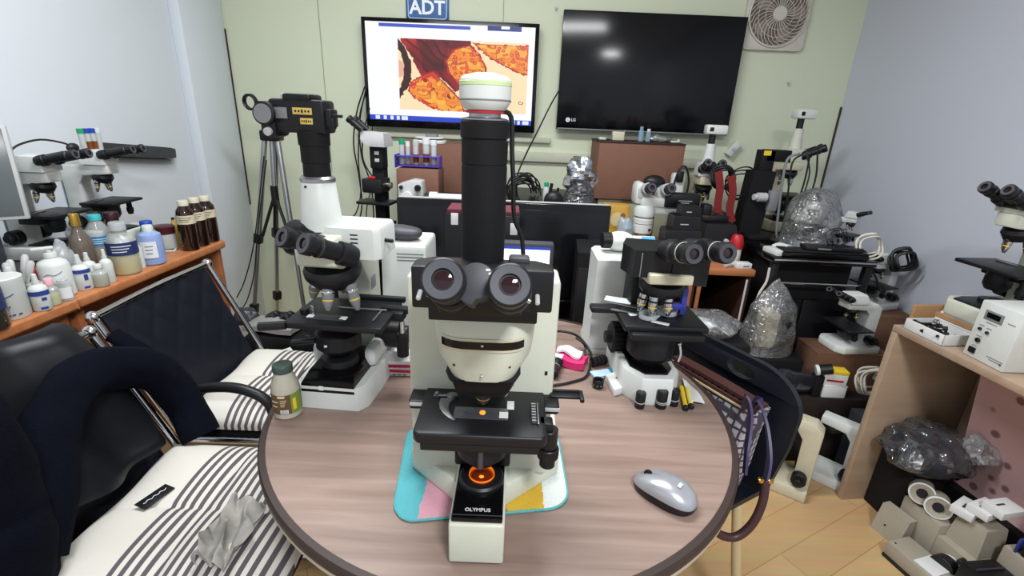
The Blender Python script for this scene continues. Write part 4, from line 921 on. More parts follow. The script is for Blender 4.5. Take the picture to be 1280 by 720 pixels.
# black power tower with white tags, lit monitor: both behind the big microscope
x0, x1 = atY(558, 265, 1.21).x, atY(650, 265, 1.21).x; zt = atY(600, 262, 1.21).z
t = thing('lamp_supply', 'black tower box with a dark red strip and white tags behind the tall tube', 'box', ((x0 + x1) / 2, 1.25, TZ + 0.0006)); w, h = x1 - x0, zt - TZ
B(BLACK).box(w, 0.10, h - 0.012, (0, 0, 0), 0.003).build('casing', t)
B(mat('maroon_strip', (92, 30, 48), 0.5)).box(w - 0.004, 0.09, 0.012, (0, 0, h - 0.013), 0.002).build('top_strip', t)
for x, z in ((-w / 2 + 0.028, h - 0.02), (w / 2 - 0.008, h - 0.04), (w / 2 - 0.004, h - 0.10)):
    B(PAPER).box(0.018, 0.001, 0.03, (x - 0.006, -0.0506, z - 0.02), 0.0002).build('tag', t)
x0, x1 = atY(588, 305, 1.10).x, atY(693, 305, 1.10).x; z0, z1 = atY(650, 372, 1.10).z, atY(650, 304, 1.10).z
t = thing('monitor', 'small grey-framed monitor with a bright white window behind the big microscope', 'monitor', ((x0 + x1) / 2, 1.10, TZ + 0.0006)); w, h = x1 - x0, z1 - z0
b = B(GREYD).box(w, 0.03, h, (0, 0.016, z0 - TZ), 0.004); b.build('frame', t)
SCRW = mat('lit_window', (235, 238, 246), 0.4, emit=0.8, ecol=(240, 243, 255)); SCRB = mat('lit_title_bar', (40, 60, 170), 0.4, emit=0.5)
b = B(SCRW).box(w - 0.018, 0.001, h - 0.022, (0, 0.0004, z0 - TZ + 0.012), 0.0); b.use(SCRB).box(w - 0.018, 0.001, 0.006, (0, -0.0002, z1 - TZ - 0.015), 0.0); b.build('screen', t)
b = B(GREYD).box(0.03, 0.02, z0 - TZ, (0, 0.02, 0), 0.003).box(0.10, 0.08, 0.01, (0, 0.02, 0), 0.004); b.build('stand', t)

# big white housing to the right
t = thing('instrument_housing', 'big plain white box with a sloping-edged top behind the right-hand table microscope', 'box', (0.279, 1.187, TZ + 0.0006))
zt = atY(738, 318, 1.105).z - TZ - 0.008
b = B(WHITE); b.loft([[(x * q, y * q, z) for x, y in ((-0.078, -0.078), (0.09, -0.078), (0.09, 0.04), (-0.078, 0.04))] for q, z in ((1.05, 0), (1.05, 0.012), (1.0, 0.02), (0.97, zt - 0.008), (0.86, zt))]); b.build('casing', t)
B(GREYL).box(0.15, 0.002, 0.003, (0.01, -0.0802, 0.016), 0.0004).build('plinth_line', t)
zz = TZ + zt + 0.0012
q = atY(770, 312, 1.155)
t = thing('lamp_socket', 'white fitting with a black end and loose cord on top of the white housing', 'lamp', (q.x, 1.17, zz))
b = B(WHITE).ball((0.01, 0, 0.026), (0.038, 0.026, 0.025), 20, 12).cyl((0.03, 0, 0.02), (0.055, -0.01, 0.012), 0.01, n=14); b.build('body', t)
B(BLACK).cyl((-0.035, -0.004, 0.028), (-0.012, -0.002, 0.028), 0.020, n=20).build('end_cap', t)
B(CABLEW).tube([(0.05, -0.01, 0.012), (0.066, -0.03, 0.02), (0.05, -0.045, 0.01), (0.03, -0.05, 0.004)], 0.004, 7).build('cord', t)
q = atY(803, 310, 1.145)
t = thing('blue_packet', 'blue and white printed packet leaning on top of the white housing', 'packet', (q.x + 0.005, 1.165, zz), 0.0)
b = B(PAPER); b.frame((0, 0, 0.0), (0, -0.75, 0.66), (0, 0, 1)); b.cbox(0.072, 0.045, 0.008, (0, 0.0235, 0), 0.002); b.build('packet', t)
b = B(mat('cyan_print', (60, 150, 220), 0.5)); b.frame((0, 0, 0), (0, -0.75, 0.66)); b.cbox(0.034, 0.040, 0.0006, (0.018, 0.0235, 0.0043), 0.0); b.use(BLACK).cbox(0.008, 0.008, 0.0006, (-0.022, 0.028, 0.0043), 0); b.build('print', t)

# ---------------------------------------------------------------- right-hand table microscope
RY = 0.03
t = thing('microscope', 'black-headed microscope with a white foot on the right half of the round table', 'microscope', (0.308, 0.988, TZ + 0.0006), RY)
RZ = Euler((0, 0, RY)).to_matrix()
S = t
b = B(WHITE); b.loft([[(x * q, y * q, z) for x, y in ((-0.03, -0.105), (0.035, -0.105), (0.058, -0.07), (0.06, 0.10), (-0.06, 0.10), (-0.06, -0.06))] for q, z in ((1.0, 0), (1.02, 0.008), (1.0, 0.058), (0.97, 0.062))]); b.build('base', S)
b = B(BLACKG).at((0, 0, 0.060)).prism([(-0.045, -0.05), (-0.02, -0.085), (0.028, -0.085), (0.045, -0.06), (0.046, 0.06), (-0.045, 0.06)], 0.006, 0.002); b.at().lathe([(0.034, 0.062), (0.034, 0.076), (0.025, 0.078)], 28, (0, -0.02)); b.build('foot_cover', S)
b = B(BLACK).box(0.075, 0.07, 0.21, (0.0, 0.07, 0.057), 0.008); b.build('column', S)
b = B(BLACK).frame((-0.038, 0.05, 0.085), (-1, 0, 0)).lathe([(0.033, 0), (0.036, 0.005), (0.036, 0.028), (0.032, 0.032), (0.014, 0.033), (0.014, 0.044)], 28)
for k in range(20):
    a = 2 * PI * k / 20; b.cbox(0.003, 0.003, 0.024, (0.036 * math.cos(a), 0.036 * math.sin(a), 0.0165), 0.0)
b.build('focus_knob', S)
b = B(BLACK).box(0.07, 0.10, 0.09, (0.012, -0.01, 0.077), 0.01).lathe([(0.036, 0.076), (0.05, 0.092), (0.05, 0.142), (0.04, 0.162)], 30, (0.0, -0.03)); b.build('condenser', S)
b = B(CHROME).tube([(0.045, -0.085, 0.095), (0.05, -0.08, 0.11), (0.047, -0.075, 0.13)], 0.003, 8).ball((0.045, -0.078, 0.133), 0.005, 10, 6); b.build('condenser_lever', S)
b = B(BLACK).box(0.175, 0.15, 0.014, (0.01, -0.015, 0.162), 0.004).box(0.065, 0.03, 0.014, (-0.10, 0.005, 0.168), 0.004).box(0.15, 0.03, 0.014, (0.01, -0.09, 0.150), 0.003)
st = b.build('stage', S)
zs = 0.1765
b = B(STEEL).at((0, 0, zs), (0, 0, -0.45)).box(0.11, 0.012, 0.003, (-0.055, -0.005, 0), 0.0008).box(0.10, 0.006, 0.004, (-0.05, -0.045, 0), 0.001); b.build('slide_holder', st)
b = B(mat('pale_grey_paper', (196, 200, 204), 0.6)).at((0, 0, zs), (0, 0, -0.35)).box(0.06, 0.035, 0.001, (-0.075, 0.03, 0), 0.0); b.build('paper_strip', st)
for (x, y, r) in ((-0.02, -0.05, 0.019), (0.028, -0.022, 0.022)):
    b = B(GLASS if False else mat('clear_dish', (200, 206, 208), 0.06, alpha=0.35, coat=1.0)).at((x, y, zs)).lathe([(r - .002, 0.001), (r, 0.002), (r, 0.012), (r - 0.0015, 0.012), (r - 0.0015, 0.003), (0.0005, 0.003)], 30)
    solo('glass_dish', 'small clear round dish at the front of the right microscope stage' if r < .02 else 'larger clear round dish under the lenses of the right microscope', 'dish', b, Vector(S.location) + RZ @ Vector((0, 0, 0.0002)), RY, group='dishes on the microscope stage')
for a, x, y in ((0.3, -0.038, -0.028), (-0.5, 0.0, -0.072), (0.9, -0.004, -0.045)):
    b = B(mat('bright_slide', (214, 220, 222), 0.15, coat=0.6)).at((x, y, zs), (0, 0, a)).box(0.036, 0.012, 0.0012, (0, 0, 0), 0.0002); b.build('glass_slide', st)
b = B(BLACK).frame((0.01, -0.02, 0.255), (0, 0.2, -1)).lathe([(0.044, 0), (0.048, 0.008), (0.047, 0.02), (0.034, 0.034)], 30); b.build('nosepiece', S)
for x, y in ((-0.034, -0.032), (-0.018, -0.05), (0.012, -0.05), (0.0, 0.01)):
    objective(S, (x + .005, y, 0.226), (x * 5, (y + .02) * 5, -1), 0.0095, 0.040, CHROME, BLACK)
b = B(IVORY); b.M = Matrix(((0, 0, 1, -0.036), (1, 0, 0, 0), (0, 1, 0, 0), (0, 0, 0, 1))); b.prism([(0.10, 0.17), (0.10, 0.282), (-0.078, 0.282), (-0.078, 0.262), (-0.06, 0.258), (0.04, 0.254), (0.06, 0.17)], 0.088, 0.003); b.build('arm', S)
b = B(mat('blue_acrylic', (50, 60, 150), 0.3)).box(0.012, 0.012, 0.06, (0.062, -0.02, 0.178), 0.002).box(0.03, 0.012, 0.014, (0.052, -0.02, 0.188), 0.002); b.build('filter_slider', S)
# head: bevelled black box with the tube body swung to the right
h0 = Euler((0, 0, -RY)).to_matrix()
q = lambda px, py, y: h0 @ (atY(px, py, y) - S.location)
b = B(BLACK)
A, Bq, Cq, D = q(789, 307, .885), q(791, 334, .885), q(872, 350, .83), q(868, 310, .83)
xs = [(-0.078, 0.0), (-0.066, -0.055), (0.03, -0.065), (0.062, -0.05), (0.066, 0.03), (-0.06, 0.05)]
b.loft([[(x, y, z) for x, y in xs] for z in (0.270, 0.322, 0.326)]); 
hd = b.build('head', S)
for x, y, a in ((-0.052, -0.0565, 0.5),):
    B(GREYM).box(0.0022, 0.0022, 0.050, (x, y - 0.001, 0.271), 0.0003).build('edge_strip', hd)
b = B(BLACK).at((0.06, -0.045, 0.295)).loft([[(x, y, z) for x, y in ((-0.05, -0.02), (0.02, -0.03), (0.03, 0.0), (0.02, 0.06), (-0.05, 0.06))] for z in (-0.035, 0.0, 0.02)]); b.build('tube_body', S)
mid = atY(889, 317, 0.845) - S.location
binocular(S, h0 @ mid, 0.2, 0.069, 0.0205, 0.2, 0.062, BLACK, BLACK, GREYL, pw=0.72)

# ---------------------------------------------------------------- things lying on the round table
def on_table(px, py, dz=0.0006): v = atZ(px, py, TZ); v.z = TZ + dz; return v
# bath mat under the microscope, rounded rectangle with coloured stripes
c4 = [on_table(*p) for p in ((489, 655), (712, 636), (696, 540), (512, 532))]
t = thing('bath_mat', 'small towelling mat in turquoise, pink, yellow and white stripes under the big microscope', 'mat', ((c4[0] + c4[1] + c4[2] + c4[3]) / 4))
o4 = [v - t.location for v in c4]
MM = bpy.data.materials.new('striped_towelling'); MM.use_nodes = True; n, L, bs = nodes_of(MM)
tc = n.new('ShaderNodeTexCoord'); sp = n.new('ShaderNodeSeparateXYZ'); L.new(tc.outputs['Object'], sp.inputs[0])
nz = n.new('ShaderNodeTexNoise'); nz.inputs['Scale'].default_value = 70; L.new(tc.outputs['Object'], nz.inputs['Vector'])
ma = n.new('ShaderNodeMath'); ma.operation = 'MULTIPLY_ADD'; ma.inputs[1].default_value = 0.012; L.new(nz.outputs['Fac'], ma.inputs[0]); L.new(sp.outputs[0], ma.inputs[2])
mr = n.new('ShaderNodeMapRange'); mr.inputs['From Min'].default_value = -0.142; mr.inputs['From Max'].default_value = 0.148; L.new(ma.outputs[0], mr.inputs['Value'])
cr = n.new('ShaderNodeValToRGB'); cr.color_ramp.interpolation = 'CONSTANT'; e_ = cr.color_ramp.elements
TEAL, PINK, MBR, MYE, MWH = (84, 166, 174), (200, 146, 160), (140, 100, 74), (198, 162, 48), (208, 214, 210)
e_[0].position = 0; e_[0].color = lin(TEAL); e_[1].position = 0.20; e_[1].color = lin(PINK)
for pos, c in ((0.38, MBR), (0.66, MYE), (0.85, MWH)): x = e_.new(pos); x.color = lin(c)
L.new(mr.outputs[0], cr.inputs[0]); L.new(cr.outputs[0], bs.inputs['Base Color']); bs.inputs['Roughness'].default_value = 0.95
bp = n.new('ShaderNodeBump'); bp.inputs['Strength'].default_value = 0.8; bp.inputs['Distance'].default_value = 0.003; nz2 = n.new('ShaderNodeTexNoise'); nz2.inputs['Scale'].default_value = 420; L.new(tc.outputs['Object'], nz2.inputs['Vector']); L.new(nz2.outputs['Fac'], bp.inputs['Height']); L.new(bp.outputs['Normal'], bs.inputs['Normal'])
def mat_pt(u, v, inset=0.0):
    return (o4[0] * (1 - u) + o4[1] * u) * (1 - v) + (o4[3] * (1 - u) + o4[2] * u) * v
loop = []
W_, H_ = 0.27, 0.20
for x, y in rrect(W_, H_, 0.035, 8): loop.append(mat_pt(x / W_ + .5, y / H_ + .5))
b = B(MM).prism([(v.x, v.y) for v in loop], 0.004, 0.0012); b.build('pile', t)
b = B(mat('turquoise_binding', (84, 160, 164), 0.9, bump=0.6, bscale=300)).tube([(v.x, v.y, 0.0022) for v in loop + loop[:1]], 0.0022, 8, 0); b.build('binding', t)

# computer mouse
q0, q1 = on_table(797, 603), on_table(864, 641); qc = (q0 + q1) / 2; qc.z = TZ + 0.0006; dr = (q1 - q0)
ln = dr.length; rzm = math.atan2(dr.y, dr.x)
t = thing('computer_mouse', 'silver cordless mouse lying on the table near the right rim', 'mouse', qc, rzm)
SILV = mat('silver_plastic', (172, 174, 180), 0.32, 0.55, var=0.03)
def mouse_ring(k, zk, top):
    out = []
    for i in range(32):
        a = 2 * PI * i / 32; out.append((0.052 * k * math.copysign(abs(math.cos(a)) ** 0.8, math.cos(a)), 0.029 * k * math.copysign(abs(math.sin(a)) ** 0.8, math.sin(a)) * (1 + 0.06 * math.cos(a)), 0))
    return [(x, y, zk + top * (1 - ((x - 0.008) / 0.06) ** 2)) for x, y, z in out]
b = B(BLACK).loft([mouse_ring(0.93, 0.001, 0), mouse_ring(0.99, 0.006, 0), mouse_ring(1.0, 0.010, 0.006)]); b.build('lower_shell', t)
b = B(SILV).loft([mouse_ring(1.0, 0.0095, 0.006), mouse_ring(0.98, 0.013, 0.010), mouse_ring(0.86, 0.016, 0.015), mouse_ring(0.6, 0.0185, 0.018), mouse_ring(0.25, 0.0195, 0.0185), mouse_ring(0.02, 0.0195, 0.0187)]); b.build('top_shell', t)
b = B(BLACK).at((-0.030, 0, 0.026), (PI / 2, 0, 0)).lathe([(0.006, -0.0025), (0.008, -0.0018), (0.008, 0.0018), (0.006, 0.0025)], 20); b.build('scroll_wheel', t)
B(GREYM).tube([(-0.045, 0, 0.0215), (-0.035, 0, 0.0285), (-0.01, 0, 0.0363)], 0.0007, 5).build('button_gap', t)
B(GREYL).at((0.022, 0, 0.0373), (0, 0.18, 0)).box(0.006, 0.012, 0.0004, (0, 0, 0), 0).build('badge', t)

# jar with a green cap
p = on_table(361, 517)
t = thing('glass_jar', 'small glass jar of pale powder with a dark green cap and printed label', 'jar', p)
b = B(mat('pale_powder_glass', (176, 172, 156), 0.25, coat=0.6)).lathe([(0.022, 0), (0.0255, 0.004), (0.0258, 0.06), (0.0235, 0.074), (0.0165, 0.092), (0.0155, 0.097)], 32); b.build('body', t)
b = B(mat('dark_green_cap', (58, 74, 68), 0.4)).lathe([(0.0178, 0.0955), (0.0182, 0.098), (0.0182, 0.108), (0.0168, 0.110), (0.0005, 0.1102)], 32); b.build('cap', t)
b = B(mat('spice_label', (96, 70, 46), 0.6)).lathe([(0.0256, 0.014), (0.0264, 0.0145), (0.0264, 0.055), (0.0256, 0.0555)], 40); lb = b.build('label', t)
LG = mat('label_green', (110, 140, 54), 0.6)
def wrap(b, r, a0, a1, z0, z1, n=8):
    vs = []
    for i in range(n + 1):
        a = a0 + (a1 - a0) * i / n
        for z in (z0, z1): vs.append((r * math.sin(a), -r * math.cos(a), z))
    for i in range(n + 1):
        a = a0 + (a1 - a0) * i / n
        for z in (z0, z1): vs.append(((r - 0.0012) * math.sin(a), -(r - 0.0012) * math.cos(a), z))
    m = 2 * (n + 1); fs = []
    for i in range(n):
        k = 2 * i; fs += [(k, k + 2, k + 3, k + 1), (k + 1, k + 3, k + 3 + m, k + 1 + m), (k + m, k + 2 + m, k + 2, k)]
    fs += [(0, 1, 1 + m, m), (2 * n, 2 * n + m, 2 * n + 1 + m, 2 * n + 1)]
    return b.add(vs, fs)
b = B(LG); wrap(b, 0.0268, 0.72, 1.7, 0.0145, 0.055); b.use(YELLOW); wrap(b, 0.027, 0.85, 1.1, 0.022, 0.046)
b.use(mat('label_cream', (206, 192, 160), 0.6)); wrap(b, 0.0268, -0.15, 0.35, 0.050, 0.0545)
b.use(PAPER); wrap(b, 0.0268, -0.05, 0.5, 0.016, 0.024); b.use(BLACK)
for i in range(6): wrap(b, 0.0271, 0.02 + i * 0.075, 0.045 + i * 0.075, 0.017, 0.0225, 1)
b.use(mat('label_cream', (206, 192, 160)))
for i in range(4): wrap(b, 0.0268, 0.0, 0.45 - 0.06 * i, 0.044 - i * 0.004, 0.0452 - i * 0.004)
wrap(b, 0.0268, -0.7, -0.15, 0.04, 0.042); wrap(b, 0.0268, -0.7, -0.25, 0.03, 0.032)
b.build('label_print', lb)

# stacked red and white cartons
p = on_table(494, 470)
MAG = mat('magenta_print', (196, 30, 72), 0.5)
for i, (z, w) in enumerate(((0, 0.068), (0.0192, 0.066))):
    t = thing('slide_box', ('lower', 'upper')[i] + ' of two flat red and white cartons between the white and the big microscope', 'box', (p.x + 0.006, p.y + 0.03, TZ + 0.0006 + z), 0.05 * i, 'flat red and white cartons')
    B(PAPER).box(w, 0.06, 0.0185, (0, 0, 0), 0.001).build('carton', t)
    b = B(MAG).box(w + 0.0006, 0.0606, 0.008, (0, 0, 0.0085 if i == 0 else 0.002), 0.0003); b.build('red_band', t)
    b = B(GREYD)
    for k in range(4): b.at((-0.02 + k * 0.012, -0.0308, 0.004)).cbox(0.008, 0.0006, 0.002, (0, 0, 0), 0)
    b.build('print', t)
# loose lenses
def lens_barrel(label, px, py, r, h, rings=(0.3,), name='eyepiece', grp='loose eyepieces by the right microscope foot', ringm=GREYL):
    p = on_table(px, py); t = thing(name, label, 'lens', p, 0, grp)
    pr = [(r * 0.92, 0), (r, h * 0.03), (r, h * 0.30), (r * 0.86, h * 0.34), (r * 0.86, h * 0.40), (r * 1.0, h * 0.44), (r * 1.0, h * 0.96), (r * 0.9, h)]
    b = B(BLACK).lathe(pr, 28); b.build('barrel', t)
    for q in rings: B(ringm).lathe([(r * 0.99, h * q), (r * 1.025, h * q), (r * 1.025, h * (q + 0.03)), (r * 0.99, h * (q + 0.03))], 28).build('ring', t)
    B(LENS).lathe([(0.0005, h * 1.0), (r * 0.6, h * 1.0), (r * 0.62, h * 1.005), (0.0005, h * 1.01)], 20).build('lens', t)
lens_barrel('black loose eyepiece standing apart in front of the right microscope foot', 799, 509, 0.0105, 0.036, (0.36,))
lens_barrel('black loose eyepiece, nearer of the two standing close together at the white foot', 825.5, 509, 0.0115, 0.040, (0.36, 0.28))
lens_barrel('black loose eyepiece standing half behind another at the white foot', 841, 506, 0.0105, 0.037, (0.36,))
p = on_table(747, 484)
t = thing('lens_cap', 'short black lens cap ring on the table next to the little white box', 'lens cap', p)
b = B(BLACK).lathe([(0.011, 0), (0.0125, 0.002), (0.0125, 0.019), (0.011, 0.021), (0.009, 0.019), (0.009, 0.012), (0.0005, 0.012)], 28); b.build('ring', t)
for k in range(4): B(GREYM).at((0.0123 * math.sin(k * .7 - 1), -0.0123 * math.cos(k * .7 - 1), 0.008), (0, 0, k * .7 - 1)).cbox(0.003, 0.001, 0.003, (0, 0, 0), 0).build('mark', t)
a0, a1, a2, a3 = [on_table(*q_) for q_ in ((767, 496), (789, 489), (776, 471), (756, 476))]
cc = (a0 + a1 + a2 + a3) / 4; cc.z = TZ + 0.0006
t = thing('slide_box', 'small open white box with dark cut-outs in front of the white housing', 'box', cc)
b = B(PAPER).prism([(v.x - cc.x, v.y - cc.y) for v in (a0, a1, a2, a3)], 0.017, 0.001); b.build('carton', t)
for dx, dy in ((0.0, 0.006), (0.008, -0.004)): B(BLACK).at((dx, dy, 0.0168), (0, 0, 0.3)).box(0.009, 0.006, 0.0008, (0, 0, 0), 0).build('cut_out', t)
p = on_table(789, 496); t = thing('clear_box', 'tiny clear plastic box against the white microscope foot', 'box', p, 0.3)
B(mat('frosted_clear', (225, 228, 230), 0.3, alpha=0.45)).box(0.018, 0.016, 0.02, (0, 0, 0), 0.002).build('box', t); B(mat('frosted_clear', (225, 228, 230))).box(0.019, 0.017, 0.004, (0, 0, 0.0202), 0.001).build('lid', t)
# black knurled ring stack, blue-green packet, pink packet, black tube
q0, q1 = on_table(740, 462), on_table(766, 456)
t = thing('extension_rings', 'black stack of knurled rings lying beside the white housing', 'ring', q0 + Vector((0, 0.012, 0.0125)))
d = (q1 - q0).normalized()
for i in range(4): B(BLACK).frame(d * (0.0105 * i), d).lathe([(0.010, 0), (0.0125, 0.001), (0.0125, 0.008), (0.010, 0.0098)], 24).build('ring', t)
q = on_table(755, 472); TEALM = mat('teal_packet', (40, 130, 140), 0.35)
t = thing('wipe_packet', 'pale blue and teal packet lying under the black rings', 'packet', q + Vector((0.005, 0.012, 0)), 0.35)
b = B(mat('pale_blue_film', (170, 196, 216), 0.3)).slab(lambda u, v: (-0.035 + 0.05 * u, -0.014 + 0.028 * v, 0.007 + 0.002 * math.sin(5 * u) * math.sin(3 * v)), 10, 6, 0.006); b.build('film', t)
b = B(TEALM).slab(lambda u, v: (0.0155 + 0.03 * u, -0.012 + 0.028 * v, 0.008 + 0.004 * math.sin(3 * u + 1) * math.sin(3.1 * v)), 10, 6, 0.007); b.build('teal_end', t)
q = on_table(715, 466)
t = thing('tissue_pack', 'crumpled pink and white packet behind the black cable loop', 'packet', q + Vector((-0.006, 0.045, 0)), -0.35)
b = B(mat('pink_print', (214, 44, 110), 0.4)).slab(lambda u, v: crumple((-0.045 + 0.09 * u, -0.025 + 0.05 * v, 0.022 + 0.004 * math.sin(6 * u)), 0.005, 30, 1), 18, 10, 0.018); b.build('printed_film', t)
b = B(PAPER).slab(lambda u, v: crumple((-0.03 + 0.06 * u, -0.005 + 0.034 * v, 0.030 + 0.004 * math.sin(5 * u)), 0.005, 34, 3), 14, 8, 0.006).slab(lambda u, v: crumple((-0.04 + 0.03 * u, -0.029 + 0.02 * v, 0.027), 0.003, 30, 5), 8, 6, 0.005); b.build('white_film', t)
q0, q1 = on_table(690, 475), on_table(700, 452)
t = thing('focusing_tube', 'black cylinder lying beside the big microscope column', 'tube', q0 + Vector((0.0, 0.0, 0.0135)))
d = (q1 - q0).normalized(); b = B(BLACK).frame((0, 0, 0), d).lathe([(0.011, 0), (0.013, 0.002), (0.013, 0.03), (0.0115, 0.032), (0.0115, 0.036), (0.013, 0.038), (0.013, 0.075), (0.011, 0.077)], 24); b.build('barrel', t); B(GREYM).frame((0, 0, 0), d).lathe([(0.0116, 0.0325), (0.012, 0.033), (0.012, 0.035), (0.0116, 0.0355)], 24).build('ring', t)
q = on_table(712, 482)
cab = [on_table(*v) for v in ((690, 484), (712, 480), (733, 472), (738, 455))] 
P = [v + Vector((0, 0, 0.0035)) for v in cab] + [atY(737, 438, 1.10), atY(722, 420, 1.13), atY(700, 414, 1.14), atY(688, 417, 1.15)]
P[3].z += 0.01
o = P[0]; solo('table_cable', 'black cable looping up from the table beside the big microscope', 'cable', B(CABLE).tube([v - o for v in P], 0.0032, 8, 6), o)
P = [atY(688, 424, 1.13), atY(697, 440, 1.10), atY(715, 450, 1.07), atY(730, 448, 1.08), atY(731, 432, 1.12), atY(720, 422, 1.15)]
o = P[0]; solo('table_cable', 'inner loop of black cable above the pink and white packet', 'cable', B(CABLE).tube([v - o for v in P], 0.0028, 8, 6), o)
# pens and paper slip by the microscope foot
for i, (pa, pb, m, lab) in enumerate((((857, 515), (851, 487), YELLOW, 'yellow and black marker lying by the right microscope foot'), ((864, 513), (858, 488), mat('pale_yellow_pen', (226, 214, 120), 0.4), 'pale yellow pen lying beside the yellow marker'))):
    q0, q1 = on_table(*pa), on_table(*pb); d = (q1 - q0); t = thing('marker_pen', lab, 'pen', q0 + Vector((0, 0, 0.0058)))
    u_ = d.normalized(); B(m).cyl(u_ * 0.012, d, 0.0052, n=14).build('barrel', t); B(BLACK).cyl((0, 0, 0), u_ * 0.0115, 0.0055, n=14).build('cap', t)
q0, q1 = on_table(869, 507), on_table(853, 478); d = q1 - q0; sd = Vector((-d.y, d.x, 0)).normalized()
t = solo('paper_slip', 'folded white paper slip with a pointed end beside the pens', 'paper', B(PAPER).slab(lambda u, v: tuple(d * u + sd * (v - .5) * 0.022 * (0.45 + 0.9 * (1 - u)) + Vector((0, 0, 0.008 + 0.004 * math.sin(5 * u + 2 * v)))), 10, 4, 0.003), q0 + Vector((0.004, 0, 0)))
# ---------------------------------------------------------------- counter along the left wall
OR_ = wood('orange_wood', (168, 104, 62), (190, 126, 82), 3, 30, 0.4, 1.5)
ORD = wood('orange_wood_side', (138, 80, 48), (160, 98, 60), 3, 24, 0.5)
CT = 0.75
def counter(name, label, y0, x0, y1, x1, far_end):
    """front edge from (x0, y0) to (x1, y1), back at the wall"""
    t = thing(name, label, 'counter', (XL, (y0 + y1) / 2, 0)); cy = (y0 + y1) / 2
    b = B(OR_).at((0, 0, CT - 0.032)).prism([(0.012, y0 - cy), (x0 - XL, y0 - cy), (x1 - XL, y1 - cy - (0.02 if far_end else 0)), (x1 - XL - (0.02 if far_end else 0), y1 - cy), (0.012, y1 - cy)], 0.032, 0.008, 3); b.build('worktop', t)
    for y, xx in ((y0 + 0.02, x0), (y1 - 0.03, x1)):
        B(ORD).box(xx - XL - 0.05, 0.024, CT - 0.033, ((xx - XL) / 2, y - cy, 0), 0.002).build('side_panel', t)
    B(ORD).box(0.014, y1 - y0 - 0.08, CT - 0.04, (0.06, 0, 0), 0.001).build('back_panel', t)
    B(ORD).box(min(x0, x1) - XL - 0.1, y1 - y0 - 0.08, 0.018, ((min(x0, x1) - XL) / 2 + 0.01, 0, 0.36), 0.001).build('shelf_board', t)
    return t
counter('wooden_counter', 'orange-brown wooden counter in the far left, carrying the dark bottles', 1.262, -1.235, 1.965, -1.212, True)
counter('wooden_counter', 'nearer orange-brown wooden counter at the left, carrying white tubs and pump bottles', 0.40, -1.275, 1.258, -1.235, False)

def on_counter(px, py, back=0.0, z=CT):
    p = atZ(px, py, z); d = Vector((p.x, p.y, 0)).normalized(); p += d * back; p.z = z + 0.0008; return p
def mpp(p): return (p - EYE).dot(_w) / FOCAL
LBL = mat('blue_print', (44, 66, 140), 0.5)
LIGHTLBL = mat('white_label', (226, 228, 232), 0.6)
BQ = []
POS = {
    'pale blue liquid bottle with a white cap and white label on the wooden counter': (-1.262, 1.605),
    'green bottle with a blue cap standing behind the pale blue bottle': (-1.338, 1.7),
    'squat pot with a wine-red lid behind the pale blue bottle': (-1.338, 1.778),
    'slim amber dropper bottle with a black nozzle beside the first dark bottle': (-1.345, 1.85),
    'thin white upright tube between the yellow-liquid bottle and the pale blue bottle': (-1.268, 1.5505),
    'clear bottle of yellow liquid with a deep blue label': (-1.272, 1.495),
    'bottle with a turquoise cap, blue label and amber filling on the counter': (-1.348, 1.505),
    'tall grey glass bottle with a gold cap behind the water bottle': (-1.347, 1.434),
    'dark maroon bottle with a pale label behind the turquoise-capped bottle': (-1.352, 1.575),
    'large white pump bottle among the small white bottles on the counter': (-1.297, 1.278),
    'big white tub with a blue squiggle print at the near end of the counter': (-1.292, 1.125),
    'dark bottle with a blue label cut off by the picture edge': (-1.265, 1.055),
    'small white spray vial with a blue label leaning next to the big white tub': (-1.255, 1.177),
    'white spray vial with a blue band standing beside the large pump bottle': (-1.28, 1.337),
    'white spray vial half hidden behind the blue-banded vial': (-1.306, 1.395),
    'plain white slim vial in front of the amber-filled water bottle': (-1.256, 1.402),
    'tiny vial of yellowish oil in front of the plain white vial': (-1.252, 1.366),
    'tiny clear vial with a white label at the counter edge below the pump bottle': (-1.253, 1.247),
    'small clear vial with a pink cap left of the pump bottle': (-1.256, 1.211),
    'low clear pot with a white lid between the white tub and the pink-capped vial': (-1.292, 1.217),
    'nearest dark brown bottle of the row of three at the counter end': (-1.252, 1.79),
    'middle dark brown bottle of the row of three at the counter end': (-1.254, 1.856),
    'last dark brown bottle of the three, at the counter corner': (-1.254, 1.922)}
def bottle(*a, **k): BQ.append((a, k))
